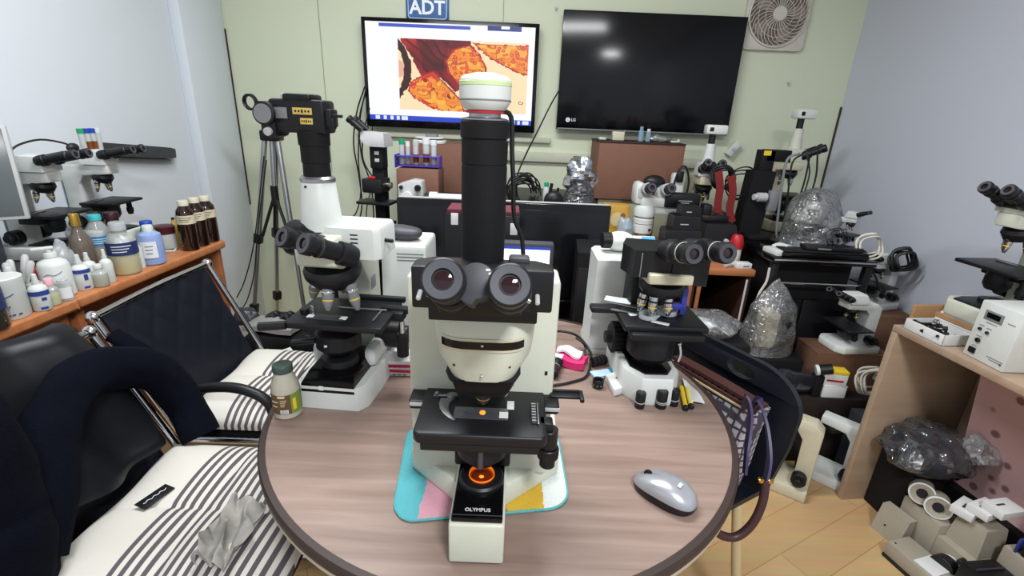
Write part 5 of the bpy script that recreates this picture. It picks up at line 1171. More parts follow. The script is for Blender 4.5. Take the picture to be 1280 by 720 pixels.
def place_bottle(name, label, px, py, wpx, hpx, prof, body, cap=None, capz=0.86, band=None, fill=None, marks=None, cat='bottle', group=None, extra=None):
    """prof: (radius, height) as fractions; stands on the counter with its front foot at the pixel"""
    p = Vector((POS[label][0], POS[label][1], CT + 0.0008)); k = mpp(p); r = wpx * k / 2; h = hpx * k
    t = thing(name, label, cat, p, 0, group)
    fac = math.atan2(-p.x, p.y)          # turn the label to the room
    t.rotation_euler = (0, 0, fac)
    B(body).lathe([(r * a, h * c) for a, c in prof], 26).build('body', t)
    if cap:
        m, cr, z0, z1 = cap; B(m).lathe([(r * cr, h * z0), (r * cr, h * z1 * 0.98), (r * cr * 0.9, h * z1)], 20).build('cap', t)
    if fill:
        m, z1 = fill; pr = [(r * a * 0.94, h * c) for a, c in prof if c < z1]; pr.append((pr[-1][0], h * z1)); pr[0] = (pr[0][0], h * 0.015); B(m).lathe(pr, 24).build('liquid', t)
    if band:
        for m, z0, z1, a0, a1 in band:
            b = B(m); wrap(b, r * 1.012 + 0.0012, a0, a1, h * z0, h * z1, 12); lb = b.build('label', t)
            if marks:
                b = B(marks)
                for i in range(3): wrap(b, r * 1.012 + 0.0016, a0 * 0.6 + a1 * 0.1, a0 * 0.1 + a1 * (0.5 - 0.12 * i), h * (z1 - (z1 - z0) * (0.3 + 0.22 * i)), h * (z1 - (z1 - z0) * (0.24 + 0.22 * i)), 5)
                b.build('print', lb)
    if extra: extra(t, r, h)
    return t, r, h
ROUND = [(0.9, 0), (1, 0.03), (1, 0.66), (0.85, 0.76), (0.42, 0.85), (0.4, 0.93)]
JARP = [(0.92, 0), (1, 0.04), (1, 0.86), (0.9, 0.92)]
SHOUL = [(0.9, 0), (1, 0.03), (1, 0.70), (0.9, 0.78), (0.38, 0.86), (0.36, 0.90)]
WINE = [(0.92, 0), (1, 0.02), (1, 0.55), (0.85, 0.64), (0.42, 0.75), (0.36, 0.80), (0.36, 0.97)]
DKB = mat('dark_brown_bottle', (34, 16, 12), 0.12, coat=0.8)
CLR = mat('clear_bottle', (214, 220, 218), 0.08, alpha=0.38, coat=0.6)
CLR2 = mat('cloudy_bottle', (196, 202, 202), 0.2, alpha=0.6)
CREAML = mat('cream_label', (206, 196, 168), 0.6)
G3 = 'dark bottles at the end of the counter'
for px, py, w, h, lab in ((234, 317, 20, 61, 'nearest dark brown bottle of the row of three at the counter end'), (250, 309, 20, 59, 'middle dark brown bottle of the row of three at the counter end'), (263, 302, 19.5, 56, 'last dark brown bottle of the three, at the counter corner')):
    bottle('dark_bottle', lab, px, py, w, h, [(0.9, 0), (1, 0.03), (1, 0.70), (0.92, 0.80), (0.55, 0.89), (0.52, 0.93)], DKB, (mat('pale_ring_cap', (206, 200, 178), 0.4), 0.60, 0.90, 1.0), band=[(CREAML, 0.55, 0.72, -1.5, 1.5)], marks=DKB, group=G3)
LIQB = mat('pale_blue_liquid', (140, 160, 206), 0.2, coat=0.5)
bottle('liquid_bottle', 'pale blue liquid bottle with a white cap and white label on the wooden counter', 195, 332, 26, 48, SHOUL, LIQB, (WHITE, 0.44, 0.84, 1.0), band=[(LIGHTLBL, 0.2, 0.62, -0.9, 0.4)], marks=GREYM)
bottle('green_bottle', 'green bottle with a blue cap standing behind the pale blue bottle', 191, 303, 26, 43, [(0.9, 0), (1, 0.03), (1, 0.45), (0.85, 0.6), (0.42, 0.84), (0.4, 0.9)], mat('green_glass', (24, 150, 60), 0.12, coat=0.8), (mat('cap_blue', (36, 70, 170), 0.4), 0.5, 0.86, 1.0), band=[(mat('dark_label', (40, 44, 44), 0.5), 0.1, 0.42, -1.3, 1.3)])
bottle('glass_pot', 'squat pot with a wine-red lid behind the pale blue bottle', 208, 314, 24, 30, JARP, CLR2, (mat('wine_red_lid', (70, 20, 30), 0.35), 1.05, 0.7, 1.0), cat='pot')
bottle('dropper_bottle', 'slim amber dropper bottle with a black nozzle beside the first dark bottle', 211, 299, 9, 34, ROUND, mat('amber_plastic', (190, 150, 70), 0.3), (BLACK, 0.4, 0.84, 1.0))
bottle('glue_tube', 'thin white upright tube between the yellow-liquid bottle and the pale blue bottle', 178, 329, 10, 36, [(0.9, 0), (1, 0.1), (0.8, 0.7), (0.3, 0.9), (0.2, 1.0)], WHITE)
YEL = mat('yellow_liquid', (204, 186, 96), 0.15, coat=0.5)
bottle('spray_bottle', 'clear bottle of yellow liquid with a deep blue label', 161, 344, 31, 64, [(0.92, 0), (1, 0.03), (1, 0.62), (0.8, 0.74), (0.5, 0.8), (0.46, 0.86)], CLR, (CLR2, 0.55, 0.85, 1.0), band=[(mat('deep_blue_label', (40, 52, 96), 0.5), 0.40, 0.64, -1.4, 1.4)], fill=(YEL, 0.40), marks=LIGHTLBL)
AMB = mat('amber_filling', (158, 112, 52), 0.2, coat=0.4)
bottle('water_bottle', 'bottle with a turquoise cap, blue label and amber filling on the counter', 138, 346, 26, 72, [(0.9, 0), (1, 0.03), (1, 0.62), (0.95, 0.72), (0.45, 0.87), (0.42, 0.91)], CLR, (mat('turquoise_cap', (60, 170, 180), 0.4), 0.52, 0.89, 0.98), band=[(mat('cyan_label', (50, 130, 180), 0.5), 0.48, 0.64, -1.5, 1.5), (LIGHTLBL, 0.06, 0.2, -0.1, 0.5)], fill=(AMB, 0.44), marks=LIGHTLBL)
bottle('spirit_bottle', 'tall grey glass bottle with a gold cap behind the water bottle', 119, 321, 24, 80, WINE, mat('grey_brown_glass', (110, 98, 88), 0.1, alpha=0.8, coat=0.8), (mat('gold_cap', (200, 160, 70), 0.3, 0.8), 0.42, 0.82, 1.0), fill=(mat('dark_red_liquid', (60, 24, 22), 0.2), 0.38))
bottle('maroon_bottle', 'dark maroon bottle with a pale label behind the turquoise-capped bottle', 135, 309, 23, 66, [(0.9, 0), (1, 0.03), (1, 0.62), (0.9, 0.72), (0.62, 0.82), (0.6, 0.9)], mat('maroon_glass', (58, 22, 32), 0.12, coat=0.8), (mat('maroon_cap', (50, 20, 30), 0.4), 0.66, 0.88, 1.0), band=[(LIGHTLBL, 0.1, 0.55, -1.2, 1.2)], marks=REDB)
def pump(t, r, h):
    B(WHITE).cyl((0, 0, h * 0.9), (0, 0, h * 0.98), r * 0.22, n=12).build('pump_stem', t)
    B(WHITE).cbox(r * 1.3, r * 0.5, h * 0.05, (-r * 0.35, 0, h * 0.985), 0.002).build('pump_spout', t)
SQ = mat('printed_squiggle', (52, 66, 110), 0.5)
def squig(t, r, h):
    b = B(SQ); rr = r * 1.01
    b.tube([(rr * math.sin(a), -rr * math.cos(a), h * z) for a, z in ((-.75, .56), (-.45, .60), (-.1, .57), (.2, .60), (.4, .64))], r * 0.022, 6)
    for i, a in enumerate((-.6, -.3, -.05, .15, .45)): b.cbox(r * 0.16, 0.001, h * 0.03, (rr * math.sin(a), -rr * math.cos(a), h * 0.13), 0, (0, 0, a))
    for a in (-.05, .08): b.cbox(r * 0.06, 0.001, h * 0.04, (rr * math.sin(a), -rr * math.cos(a), h * 0.34), 0, (0, 0, a))
    b.build('print', t)
def pump_sq(t, r, h): pump(t, r, h); squig(t, r, h * 0.85)
bottle('pump_bottle', 'large white pump bottle among the small white bottles on the counter', 84, 370, 31, 62, [(0.9, 0), (1, 0.03), (1, 0.64), (0.85, 0.72), (0.4, 0.78), (0.38, 0.86)], WHITE, (WHITE, 0.42, 0.80, 0.9), extra=pump_sq)
bottle('white_tub', 'big white tub with a blue squiggle print at the near end of the counter', 31, 395, 42, 52, [(0.92, 0), (0.96, 0.03), (1, 0.86), (1.02, 0.9), (1.02, 0.98), (0.96, 1.0)], WHITE, extra=squig, cat='tub')
bottle('tinted_bottle', 'dark bottle with a blue label cut off by the picture edge', 3, 402, 34, 58, [(0.92, 0), (1, 0.03), (1, 0.85), (0.8, 0.95), (0.5, 1.0)], mat('olive_brown_bottle', (62, 58, 50), 0.12, alpha=0.85, coat=0.8), band=[(mat('navy_label', (40, 54, 96), 0.5), 0.42, 0.92, -1.5, 1.5)], marks=LIGHTLBL)
def nozzle(t, r, h): B(WHITE).cyl((0, 0, h * 0.8), (0, 0, h * 1.0), r * 0.32, r * 0.26, n=12).build('nozzle', t)
WB = [(0.92, 0), (1, 0.03), (1, 0.58), (0.85, 0.66), (0.4, 0.72), (0.4, 0.8)]
bottle('spray_vial', 'small white spray vial with a blue label leaning next to the big white tub', 52, 386, 19, 46, WB, WHITE, band=[(LBL, 0.44, 0.56, -1.2, 1.2), (LBL, 0.30, 0.38, 0.1, 0.6), (LBL, 0.06, 0.12, -0.2, 0.5)], extra=nozzle)
bottle('spray_vial', 'white spray vial with a blue band standing beside the large pump bottle', 105, 357, 19, 44, WB, WHITE, band=[(LBL, 0.50, 0.60, -1.2, 1.2), (LBL, 0.30, 0.46, 0.2, 0.6), (LBL, 0.06, 0.12, 0.0, 0.6)], extra=nozzle)
bottle('spray_vial', 'white spray vial half hidden behind the blue-banded vial', 117, 354, 16, 38, WB, WHITE, band=[(LBL, 0.1, 0.2, -0.4, 0.6)], extra=nozzle)
bottle('spray_vial', 'plain white slim vial in front of the amber-filled water bottle', 131, 354, 13, 42, WB, WHITE, extra=nozzle)
bottle('oil_vial', 'tiny vial of yellowish oil in front of the plain white vial', 124, 358, 16, 28, [(0.9, 0), (1, 0.04), (1, 0.6), (0.5, 0.76), (0.45, 0.86)], CLR2, (WHITE, 0.55, 0.82, 1.0), fill=(mat('pale_oil', (206, 200, 140), 0.2), 0.5))
bottle('clear_vial', 'tiny clear vial with a white label at the counter edge below the pump bottle', 87, 374, 16, 27, JARP, CLR, (CLR2, 0.7, 0.88, 1.0), band=[(LIGHTLBL, 0.15, 0.65, -0.8, 0.8)])
bottle('clear_vial', 'small clear vial with a pink cap left of the pump bottle', 71, 375, 15, 34, [(0.9, 0), (1, 0.04), (1, 0.6), (0.55, 0.72), (0.5, 0.8)], CLR, (mat('pink_cap', (230, 170, 180), 0.5), 0.6, 0.76, 1.0), fill=(mat('pale_oil', (206, 200, 140)), 0.4))
bottle('glass_pot', 'low clear pot with a white lid between the white tub and the pink-capped vial', 61, 377, 20, 27, JARP, CLR2, (CLR2, 1.03, 0.75, 1.0), band=[(LIGHTLBL, 0.15, 0.5, -0.3, 1.0)], cat='pot')
for a, k in sorted(BQ, key=lambda q: -(q[0][3] + (0.42 * q[0][2]))): place_bottle(*a, **k)
p = on_counter(207, 315, 0.04)
solo('white_tray', 'little white plastic tray lying by the squat pot', 'tray', B(WHITE).prism(rrect(0.045, 0.03, 0.008), 0.006, 0.002).use(BLACK).at((0, 0, 0.006)).prism(rrect(0.035, 0.02, 0.005), 0.002, 0.0005), p + Vector((0.03, -0.02, 0)), 0.4)
# cup of pipettes, grey bag, red cloth
p = Vector((-1.347, 1.198, CT + 0.0008)); t = thing('pipette_cup', 'pale cup holding clear plastic pipettes behind the big white tub', 'cup', p)
B(CLR2).lathe([(0.030, 0), (0.034, 0.05), (0.031, 0.05), (0.027, 0.004), (0.0005, 0.004)], 26).build('cup', t)
r4 = random.Random(11); PIP = mat('milky_plastic', (214, 216, 214), 0.3, alpha=0.7)
for i in range(9):
    a = i * 0.7; rr = 0.016 if i else 0; lean = Vector((math.cos(a) * 0.35, math.sin(a) * 0.3, 1)).normalized() if i else Vector((0.05, 0, 1))
    h = 0.10 + r4.random() * 0.03; q = p + Vector((rr * math.cos(a), rr * math.sin(a), 0.006))
    b = B(PIP).frame((0, 0, 0), lean).lathe([(0.003, 0), (0.0045, 0.03), (0.0045, h * .6), (0.0085, h * .66), (0.0085, h * .95), (0.005, h)], 12)
    solo('plastic_pipette', 'one of the clear plastic pipettes bunched in the cup behind the white tub', 'pipette', b, q, group='pipettes in the cup')
p = Vector((-1.352, 1.368, CT + 0.0008)); solo('plastic_bag', 'crumpled grey plastic bag standing behind the pump bottle', 'bag', blob(B(mat('grey_bag', (176, 180, 182), 0.25, alpha=0.7, bump=0.8, bscale=60)), (0, 0, 0.055), (0.024, 0.036, 0.062), 0.4, 18, 6.0, 32, 20, squash=-0.0545), p)
p = Vector((-1.36, 1.285, CT + 0.0008)); solo('red_cloth', 'red cloth bundle showing behind the pipettes', 'cloth', blob(B(mat('red_cloth', (176, 40, 52), 0.8)), (0, 0, 0.035), (0.018, 0.03, 0.036), 0.3, 16, 2.0, squash=-0.0345), p)

# black bench mat and the two counter microscopes
p = on_counter(25, 318, 0.20)
solo('black_case', 'long flat black case lying on the counter behind the white bottles', 'case', B(BLACKM).box(0.18, 0.86, 0.055, (0, 0, 0), 0.012), (XL + 0.098, 1.38, CT + 0.0008), 0.0)
zc2 = CT + 0.0562
for px, py, lab in ((30, 292, 'small white carton with fine print lying on the black case'), (6, 278, 'white carton with rounded corners lying behind another on the black case')):
    q = atZ(px, py, zc2); q.x = max(q.x, XL + 0.08); q.z = zc2
    t = thing('slide_box', lab, 'box', q, 0.5); B(PAPER).box(0.06, 0.04, 0.022, (0, 0, 0), 0.002).build('carton', t); B(GREYM).at((0, -0.0203, 0.012)).cbox(0.02, 0.0006, 0.002, (0, 0, 0), 0).build('print', t)
def counter_scope(label, ax, ay, k, yaw, extra=0):
    t = scope('microscope', label, (ax, ay, CT + 0.0566), yaw, k, WHITE, BLACK, tilt=0.22, byaw=0, reach=0.05)
    return t
counter_scope('white microscope nearer the laptop on the counter, black eyepieces pointing into the room', -1.452, 1.475, 0.8, PI / 2 + 0.05)
counter_scope('white microscope on the counter with sample tubes standing on its head', -1.452, 1.70, 0.8, PI / 2 + 0.05)
# ---------------------------------------------------------------- more on the counter and the left wall
t = thing('monitor', 'grey monitor with a dark screen cut off by the picture edge above the counter', 'monitor', (-1.47, 1.28, CT + 0.0575), 0.62)
B(GREYD).prism(rrect(0.16, 0.14, 0.03), 0.012, 0.003).build('foot', t)
B(GREYD).box(0.05, 0.03, 0.20, (0, 0.02, 0.01), 0.004).build('neck', t)
b = B(GREYL); b.at((0, 0, 0.15), (-0.12, 0, 0)).box(0.21, 0.02, 0.255, (0, 0, 0), 0.004); lid = b.build('casing', t)
B(mat('grey_screen', (92, 98, 100), 0.25)).at((0, 0, 0.15), (-0.12, 0, 0)).box(0.192, 0.002, 0.235, (0, -0.0106, 0.010), 0.0004).build('display', lid)
solo('camera_bag', 'black soft bag slumped in front of the grey monitor on the black case', 'bag', blob(B(BLACKM), (0, 0, 0.085), (0.06, 0.05, 0.088), 0.3, 12, 3.0, squash=-0.084), (-1.43, 1.09, CT + 0.057), 0.2)
t = thing('wall_bar', 'black padded bar with a silver underside fixed to the left wall above the counter', 'wall bar', (XL, 2.06, 1.085))
d0, d1 = atX(118, 186, XL + 0.03), atX(220, 192, XL + 0.03)
d0.y -= 2.06; d1.y -= 2.06; d0.z -= 1.085; d1.z -= 1.085
prf = lambda s: [(0.001, s * 0.028), (0.04, s * 0.028)]
b = B(mat('charcoal_pad', (56, 58, 64), 0.5)); ax = Vector((0, d1.y - d0.y, d1.z - d0.z)); ln = ax.length
b.frame((0.022, d0.y, d0.z), ax, (0, 0, 1)); b.loft([[(x * q, y * q, z) for x, y in ((-0.021, -0.022), (0.018, -0.026), (0.021, 0.0), (0.018, 0.026), (-0.021, 0.024))] for q, z in ((0.5, 0), (0.9, 0.012), (1, 0.03), (1, ln - 0.05), (0.85, ln - 0.015), (0.4, ln))]); b.build('pad', t)
b = B(GREYM); b.frame((0.012, d0.y + 0.02, d0.z - 0.034), ax, (0, 0, 1)).cbox(0.022, 0.012, ln - 0.1, (0, 0, ln * 0.5), 0.003); b.build('rail', t)
# tubes standing on the head of the second counter microscope
o = [x for x in C.objects if x.get('label', '').startswith('white microscope on the counter with sample')][0]
hz = o.location.z + 0.395 * 0.8
for i, (du, cap, lab) in enumerate(((-0.036, GREENC, 'sample tube with a green cap on the counter microscope head'), (-0.012, mat('cap_blue', (36, 70, 170)), 'sample tube with a blue cap on the counter microscope head, next to the green one'), (0.012, mat('cap_blue', (36, 70, 170)), 'middle blue-capped sample tube holding brown liquid on the microscope head'), (0.034, PAPER, 'white-topped sample tube at the end of the row on the microscope head'))):
    R_ = Euler((0, 0, o.rotation_euler.z)).to_matrix(); p = o.location + R_ @ Vector((du, 0.012, 0)); p.z = hz - 0.0
    vial(lab, p.x, p.y, p.z - 0.0065, 0.075, 0.009, cap, LIQ if i in (1, 2) else None, 'sample tubes on the counter microscope')
o = [x for x in C.objects if x.get('label', '').startswith('white microscope nearer')][0]
P = [o.location + Vector(v) for v in ((-0.02, -0.06, 0.322), (-0.01, -0.03, 0.345), (0.03, 0.0, 0.36), (0.07, 0.03, 0.35), (0.085, 0.04, 0.337))]
b = B(CABLE).tube([v - P[0] for v in P], 0.003, 7).ball(P[-1] - P[0], (0.012, 0.02, 0.014), 12, 8); solo('short_cable', 'short black cord with a knob lying over the head of the nearer counter microscope', 'cable', b, P[0])

# ---------------------------------------------------------------- two chairs on the left with striped cushions
QUILT = mat('black_quilted_cloth', (18, 21, 30), 0.5, spec=0.35, bump=0.1, bscale=300)
ch_frame = CHROME
def sling_chair(label, y0, y1, xb, xf, zs, quilted, arm):
    """back along the wall side at xb, seat forward to xf"""
    cy = (y0 + y1) / 2
    t = thing('chair', label, 'chair', ((xb + xf) / 2, cy, 0), 0, 'chairs with striped cushions'); ox, oy = t.location.x, cy
    w = y1 - y0; L = lambda x, y, z: (x - ox, y - oy, z)
    b = B(BLACKM); b.at((0, 0, 0)).box(xf - xb - 0.02, w - 0.05, 0.03, (0, 0, zs - 0.035), 0.008); b.build('seat', t)
    xt, zt = xb - 0.11, 0.775
    def back(u, v):
        x = xb + 0.03 + (xt - xb - 0.03) * v; z = zs - 0.04 + (zt - zs + 0.04) * v
        bul = -0.02 * math.sin(PI * u) * (1 - 0.3 * v)
        qd = 0.0
        if quilted:
            a = u * 4 + v * 3; c = u * 4 - v * 3
            qd = 0.006 * min(abs(math.sin(PI * a)), abs(math.sin(PI * c)), 0.6)
        return Vector((x + bul + qd, y0 + 0.03 + (w - 0.06) * u, z)) - Vector((ox, oy, 0))
    b = B(QUILT); b.slab(back, 48, 36, 0.012); b.build('backrest', t, sharp=60)
    b = B(CHROME).tube([L(xt, y0 + 0.005, zt), L(xt - 0.012, cy, zt + 0.0), L(xt, y1 - 0.005, zt)], 0.009, 12, 6)
    b.build('top_rod', t)
    for y in (y0 + 0.01, y1 - 0.01):
        b = B(CHROME).ball(L(xt, y, zt), (0.017, 0.014, 0.017), 14, 10).tube([L(xt, y, zt), L(xb + 0.02, y, zs + 0.05), L(xb + 0.05, y, zs - 0.02)], 0.010, 10, 6); b.build('back_post', t)
        b = B(CHROME).tube([L(xb + 0.05, y, zs - 0.02), L(xf - 0.03, y, zs - 0.02), L(xf - 0.01, y, zs - 0.06), L(xf - 0.01, y, 0.05), L(xf - 0.04, y, 0.013), L(xb + 0.04, y, 0.013)], 0.0115, 10, 5); b.build('leg_frame', t)
    for ya in arm:
        P = [atY(px, py, ya) for px, py in ((205, 500), (235, 489), (268, 484), (300, 486), (328, 497), (341, 514), (345, 540))]
        P[-1].z = zs - 0.02
        b = B(BLACK).tube([L(*p) for p in P], 0.014, 12, 6); b.build('armrest', t)
    return t
sling_chair('black quilted chair farther along the counter, with a chrome top rod', 1.075, 1.56, -0.93, -0.43, 0.44, True, (1.10,))
sling_chair('nearest black chair at the lower left with a dark jacket thrown over it', 0.54, 1.015, -0.87, -0.40, 0.44, False, ())
STR = stripes('striped_cotton', (206, 203, 194), (84, 78, 84), 0, 1 / 0.0185, 0.5, lo=-0.08)
def cushion(label, cx, cy, w, d, z, seams, patch=False, rz=0.0):
    t = thing('seat_cushion', label, 'cushion', (cx, cy, z), rz, 'striped seat cushions')
    def up(u, v):
        x = -w / 2 + w * u; y = -d / 2 + d * v
        e = min(u, 1 - u, v, 1 - v); p = (1 - math.exp(-e * 14))
        k = abs(math.sin(PI * (v * seams))); g = abs(math.sin(PI * u * 2)) 
        h = 0.018 + p * (0.030 + 0.016 * k ** 0.5 * g ** 0.4)
        rx = 0.012 * math.sin(PI * v * seams * 2)
        return (x + rx * 0.4, y, h)
    b = B(STR); b.slab(up, 50, 46, 0.014); b.build('cover', t, sharp=70)
    b = B(STR)
    if patch:
        q = Vector(up(0.42, 0.45)); 
        lb = B(BLACK).at((-0.115, 0.015, 0.0615), (0, 0.0, -0.35)); lb.cbox(0.03, 0.065, 0.0016, (0, 0, 0), 0.0003); l2 = lb.build('maker_tag', t)
        b = B(LIGHTLBL).at((-0.115, 0.015, 0.0625), (0, 0, -0.35)); b.tube([(0.002 * math.sin(i * 1.9), -0.024 + 0.004 * i, 0.0003) for i in range(13)], 0.0007, 5, 3); b.build('stitched_line', l2)
    return t
cushion('cream seat cushion with dark grey stripes and a black tag, on the nearest chair', -0.62, 0.78, 0.45, 0.47, 0.442, 2, True)
cushion('striped cream cushion on the farther quilted chair, partly behind the armrest', -0.70, 1.315, 0.42, 0.43, 0.442, 2)
# jacket
NAVY = mat('navy_fleece', (7, 10, 20), 0.95, spec=0.1, bump=0.5, bscale=260, var=0.3)
NAVYL = mat('dark_grey_lining', (16, 18, 22), 0.4, spec=0.3)
base = Vector((-0.98, 0.80, 0.79))
t = thing('jacket', 'dark navy fleece jacket thrown over the back of the nearest chair', 'jacket', base)
J = lambda px, py, x: atX(px, py, x) - base
def drape(u, v):
    y = 0.50 + 0.46 * u
    s = v * 0.66
    if s < 0.16: x, z = -1.035 - 0.0 , 0.66 + s
    elif s < 0.22: a = (s - 0.16) / 0.06 * PI; x, z = -1.0 - 0.035 * math.cos(a), 0.82 + 0.02 * math.sin(a)
    else: k = (s - 0.22); x, z = -0.965 + 0.32 * k, 0.82 - 0.62 * k
    z -= 0.10 * (u - 0.45) * (u > 0.45) * 0.4
    p = Vector((x, y, z)) - base
    q = crumple(p, 0.016, 7, 2.0); q.x += 0.012 * math.sin(y * 38 + z * 6); return q
b = B(NAVYL); b.slab(drape, 44, 40, 0.012); b.build('body', t, sharp=70)
def sleeve(pts, r0, r1, flat=0.75, seed=0.0):
    b = B(NAVY); P = [Vector(p) for p in pts]; n = 22; rings = []
    q = B(); q.tube(P, 1e-4, 3, 7); m = len(q.v) // 3; cs = [sum((Vector(q.v[i * 3 + k]) for k in range(3)), Vector()) / 3 for i in range(m)]
    for i, c in enumerate(cs):
        d = (cs[min(i + 1, m - 1)] - cs[max(i - 1, 0)]).normalized(); s = i / (m - 1); r = r0 + (r1 - r0) * s
        x = d.cross(Vector((1, 0, 0.4))).normalized(); y = d.cross(x)
        rg = []
        for k in range(n):
            a = 2 * PI * k / n; rr = r * (1 + 0.16 * noise.noise(Vector((math.cos(a) * 2, math.sin(a) * 2, s * 9 + seed))))
            rg.append(c + x * math.cos(a) * rr + y * math.sin(a) * rr * flat)
        rings.append(rg)
    b.loft(rings); return b
sleeve([J(40, 700, -0.80), J(58, 620, -0.82), J(62, 545, -0.86), J(85, 490, -0.88), J(130, 462, -0.88), J(190, 462, -0.86), J(228, 500, -0.83), J(252, 545, -0.78)], 0.052, 0.048).build('sleeve', t, sharp=70)
sleeve([J(-70, 500, -0.82), J(-30, 560, -0.80), J(0, 640, -0.80), J(12, 690, -0.79), J(16, 780, -0.81)], 0.06, 0.07, 0.6, 4.0).build('front_panel', t, sharp=70)
sleeve([J(140, 418, -1.0), J(165, 432, -0.96), J(185, 446, -0.93), J(198, 462, -0.9)], 0.022, 0.026, 0.6, 7.0).build('collar_strap', t, sharp=70)
# rag on the cushion
p = atZ(288, 668, 0.51)
def rag(u, v):
    x = -0.036 + 0.072 * u; y = -0.08 + 0.16 * v
    return crumple((x * (0.7 + 0.5 * math.sin(PI * v)), y, 0.026 + 0.012 * math.sin(13 * u + 6 * v)), 0.016, 30, 5.0)
RAGM = mat('grey_rag', (150, 148, 142), 0.9, var=0.9, scale=16)
solo('cleaning_cloth', 'crumpled grey patterned cloth lying on the striped cushion of the nearest chair', 'cloth', B(RAGM).slab(rag, 24, 30, 0.002), (p.x, p.y, 0.496), 0.15)

# ---------------------------------------------------------------- clutter on a low stool between the chair and the tripod
ST = 0.3205
t = thing('low_stool', 'low dark stool buried under papers and bags beyond the far chair', 'stool', (-0.875, 1.765, 0))
B(DKW).box(0.48, 0.32, 0.03, (0, 0, ST - 0.0305), 0.005).build('top', t)
for x in (-0.21, 0.21):
    for y in (-0.13, 0.13): B(DKW).box(0.035, 0.035, ST - 0.0305, (x, y, 0), 0.003).build('leg', t)
solo('document_case', 'flat dark case at the bottom of the clutter beyond the far chair', 'case', B(BLACKM).box(0.34, 0.15, 0.075, (0, 0, 0), 0.006), (-0.92, 1.835, ST + 0.0006), 0.05)
zc3 = ST + 0.0762
solo('grey_bag', 'large flat grey plastic bag lying on the clutter beyond the far chair', 'bag', B(mat('pale_grey_bag', (150, 150, 146), 0.4, alpha=0.9)).slab(lambda u, v: crumple((-0.11 + 0.22 * u, -0.06 + 0.12 * v, 0.036 + 0.028 * math.sin(PI * u) * math.sin(PI * v)), 0.010, 14, 3), 26, 18, 0.022), (-0.99, 1.83, zc3), -0.1)
solo('dark_bag', 'small dark bag with pale streaks at the top corner of the far chair', 'bag', blob(B(mat('dark_streaked_bag', (46, 50, 54), 0.3, bump=0.8, bscale=50)), (0, 0, 0.03), (0.05, 0.035, 0.045), 0.3, 14, 8.0, squash=-0.029), (-1.12, 1.86, zc3 + 0.012))
def sheet(lab, x, y, z, a, w, d, fold):
    solo('paper_sheet', lab, 'paper', B(PAPER).slab(lambda u, q: (-w + 2 * w * u, -d + 2 * d * q, 0.006 + fold * abs(u - 0.45) + 0.003 * math.sin(5 * q)), 12, 8, 0.002), (x, y, z), a)
sheet('white paper sheet folded on the clutter beyond the far chair', -1.02, 1.685, ST + 0.0004, 0.5, 0.06, 0.045, 0.05)
sheet('stiff white card leaning beside the left microscope on the clutter', -0.86, 1.68, ST + 0.0004, -0.5, 0.065, 0.045, 0.09)
solo('black_bag', 'glossy black plastic bag on the clutter beside the chrome post of the far chair', 'bag', blob(B(mat('black_bag', (30, 32, 36), 0.2, bump=0.8, bscale=50)), (0, 0, 0.03), (0.055, 0.045, 0.036), 0.3, 14, 1.0, squash=-0.029), (-1.04, 1.645, ST + 0.0006) if False else (-0.74, 1.67, ST + 0.0006))
p = atY(341, 395, 1.85); t = thing('binocular_head', 'small black binocular tube pair lying on the clutter before the tripod', 'binocular', (p.x + 0.03, 1.875, zc3))
zb = max(p.z - zc3, 0.03)
B(BLACK).box(0.09, 0.05, zb, (0, 0.01, 0), 0.01).build('body', t)
for sx in (-1, 1): eyepiece(t, (sx * 0.03, -0.05, zb), (0, 1, -0.1), 0.021, 0.06, BLACK, GREYD)
t = thing('chrome_tongs', 'pair of shiny metal tongs lying slantwise by the small jar', 'tongs', (-0.93, 1.655, ST + 0.03), 0.5)
for s in (-1, 1): B(CHROME).tube([(-0.07, 0.0, -0.025), (0.0, 0.006 * s, 0.0), (0.07, 0.012 * s, 0.015)], 0.0045, 8).build('arm', t)
# ---------------------------------------------------------------- right-hand bench at the back
bench('wooden_bench', 'orange-brown wooden bench at the back carrying the crowded instruments', 0.415, 1.02, 1.93, 2.715, 0.72, OR_, mat('shaded_wood_inside', (58, 34, 24), 0.6), 0.03, (0.775,), boards=(0.08,))  # shade under the bench is put into the dark colour of its panels
BZ = 0.7206
bn = [x for x in C.objects if x.get('label', '').startswith('orange-brown wooden bench')][0]
for px in (0.762, 0.80): B(ORD).box(0.016, 0.012, 0.68, (px - bn.location.x, -0.375, 0.004), 0.002).build('front_slat', bn)
# white stereo microscope
t = thing('stereo_microscope', 'white stereo microscope with two grey tubes in front of the brown cabinet', 'microscope', (0.605, 2.17, BZ))
B(BLACKM).box(0.17, 0.2, 0.016, (0.02, 0.05, 0), 0.005).build('base', t)
B(CHROME).cyl((0.05, 0.12, 0.016), (0.05, 0.12, 0.26), 0.013, n=16).build('post', t)
b = B(WHITE).at((-0.02, 0, 0)); b.use(mat('pinkish_ring', (190, 170, 160), 0.4)).lathe([(0.026, 0.055), (0.028, 0.09)], 28); b.use(WHITE).lathe([(0.042, 0.09), (0.044, 0.125), (0.043, 0.13)], 30).lathe([(0.044, 0.133), (0.044, 0.152), (0.040, 0.156)], 30).use(GREYL).lathe([(0.040, 0.156), (0.040, 0.166)], 30).use(WHITE).lathe([(0.046, 0.166), (0.048, 0.2), (0.04, 0.214)], 30); z_ = b.build('zoom_body', t)
B(BLACK).cyl((0.0, -0.044, 0.11), (0.0, -0.05, 0.11), 0.006, n=12).build('zoom_mark', z_)
b = B(WHITE).box(0.13, 0.09, 0.045, (0.015, 0.01, 0.208), 0.012).box(0.045, 0.09, 0.10, (-0.055, 0.02, 0.215), 0.02); b.build('head', t)
b = B(GREYM)
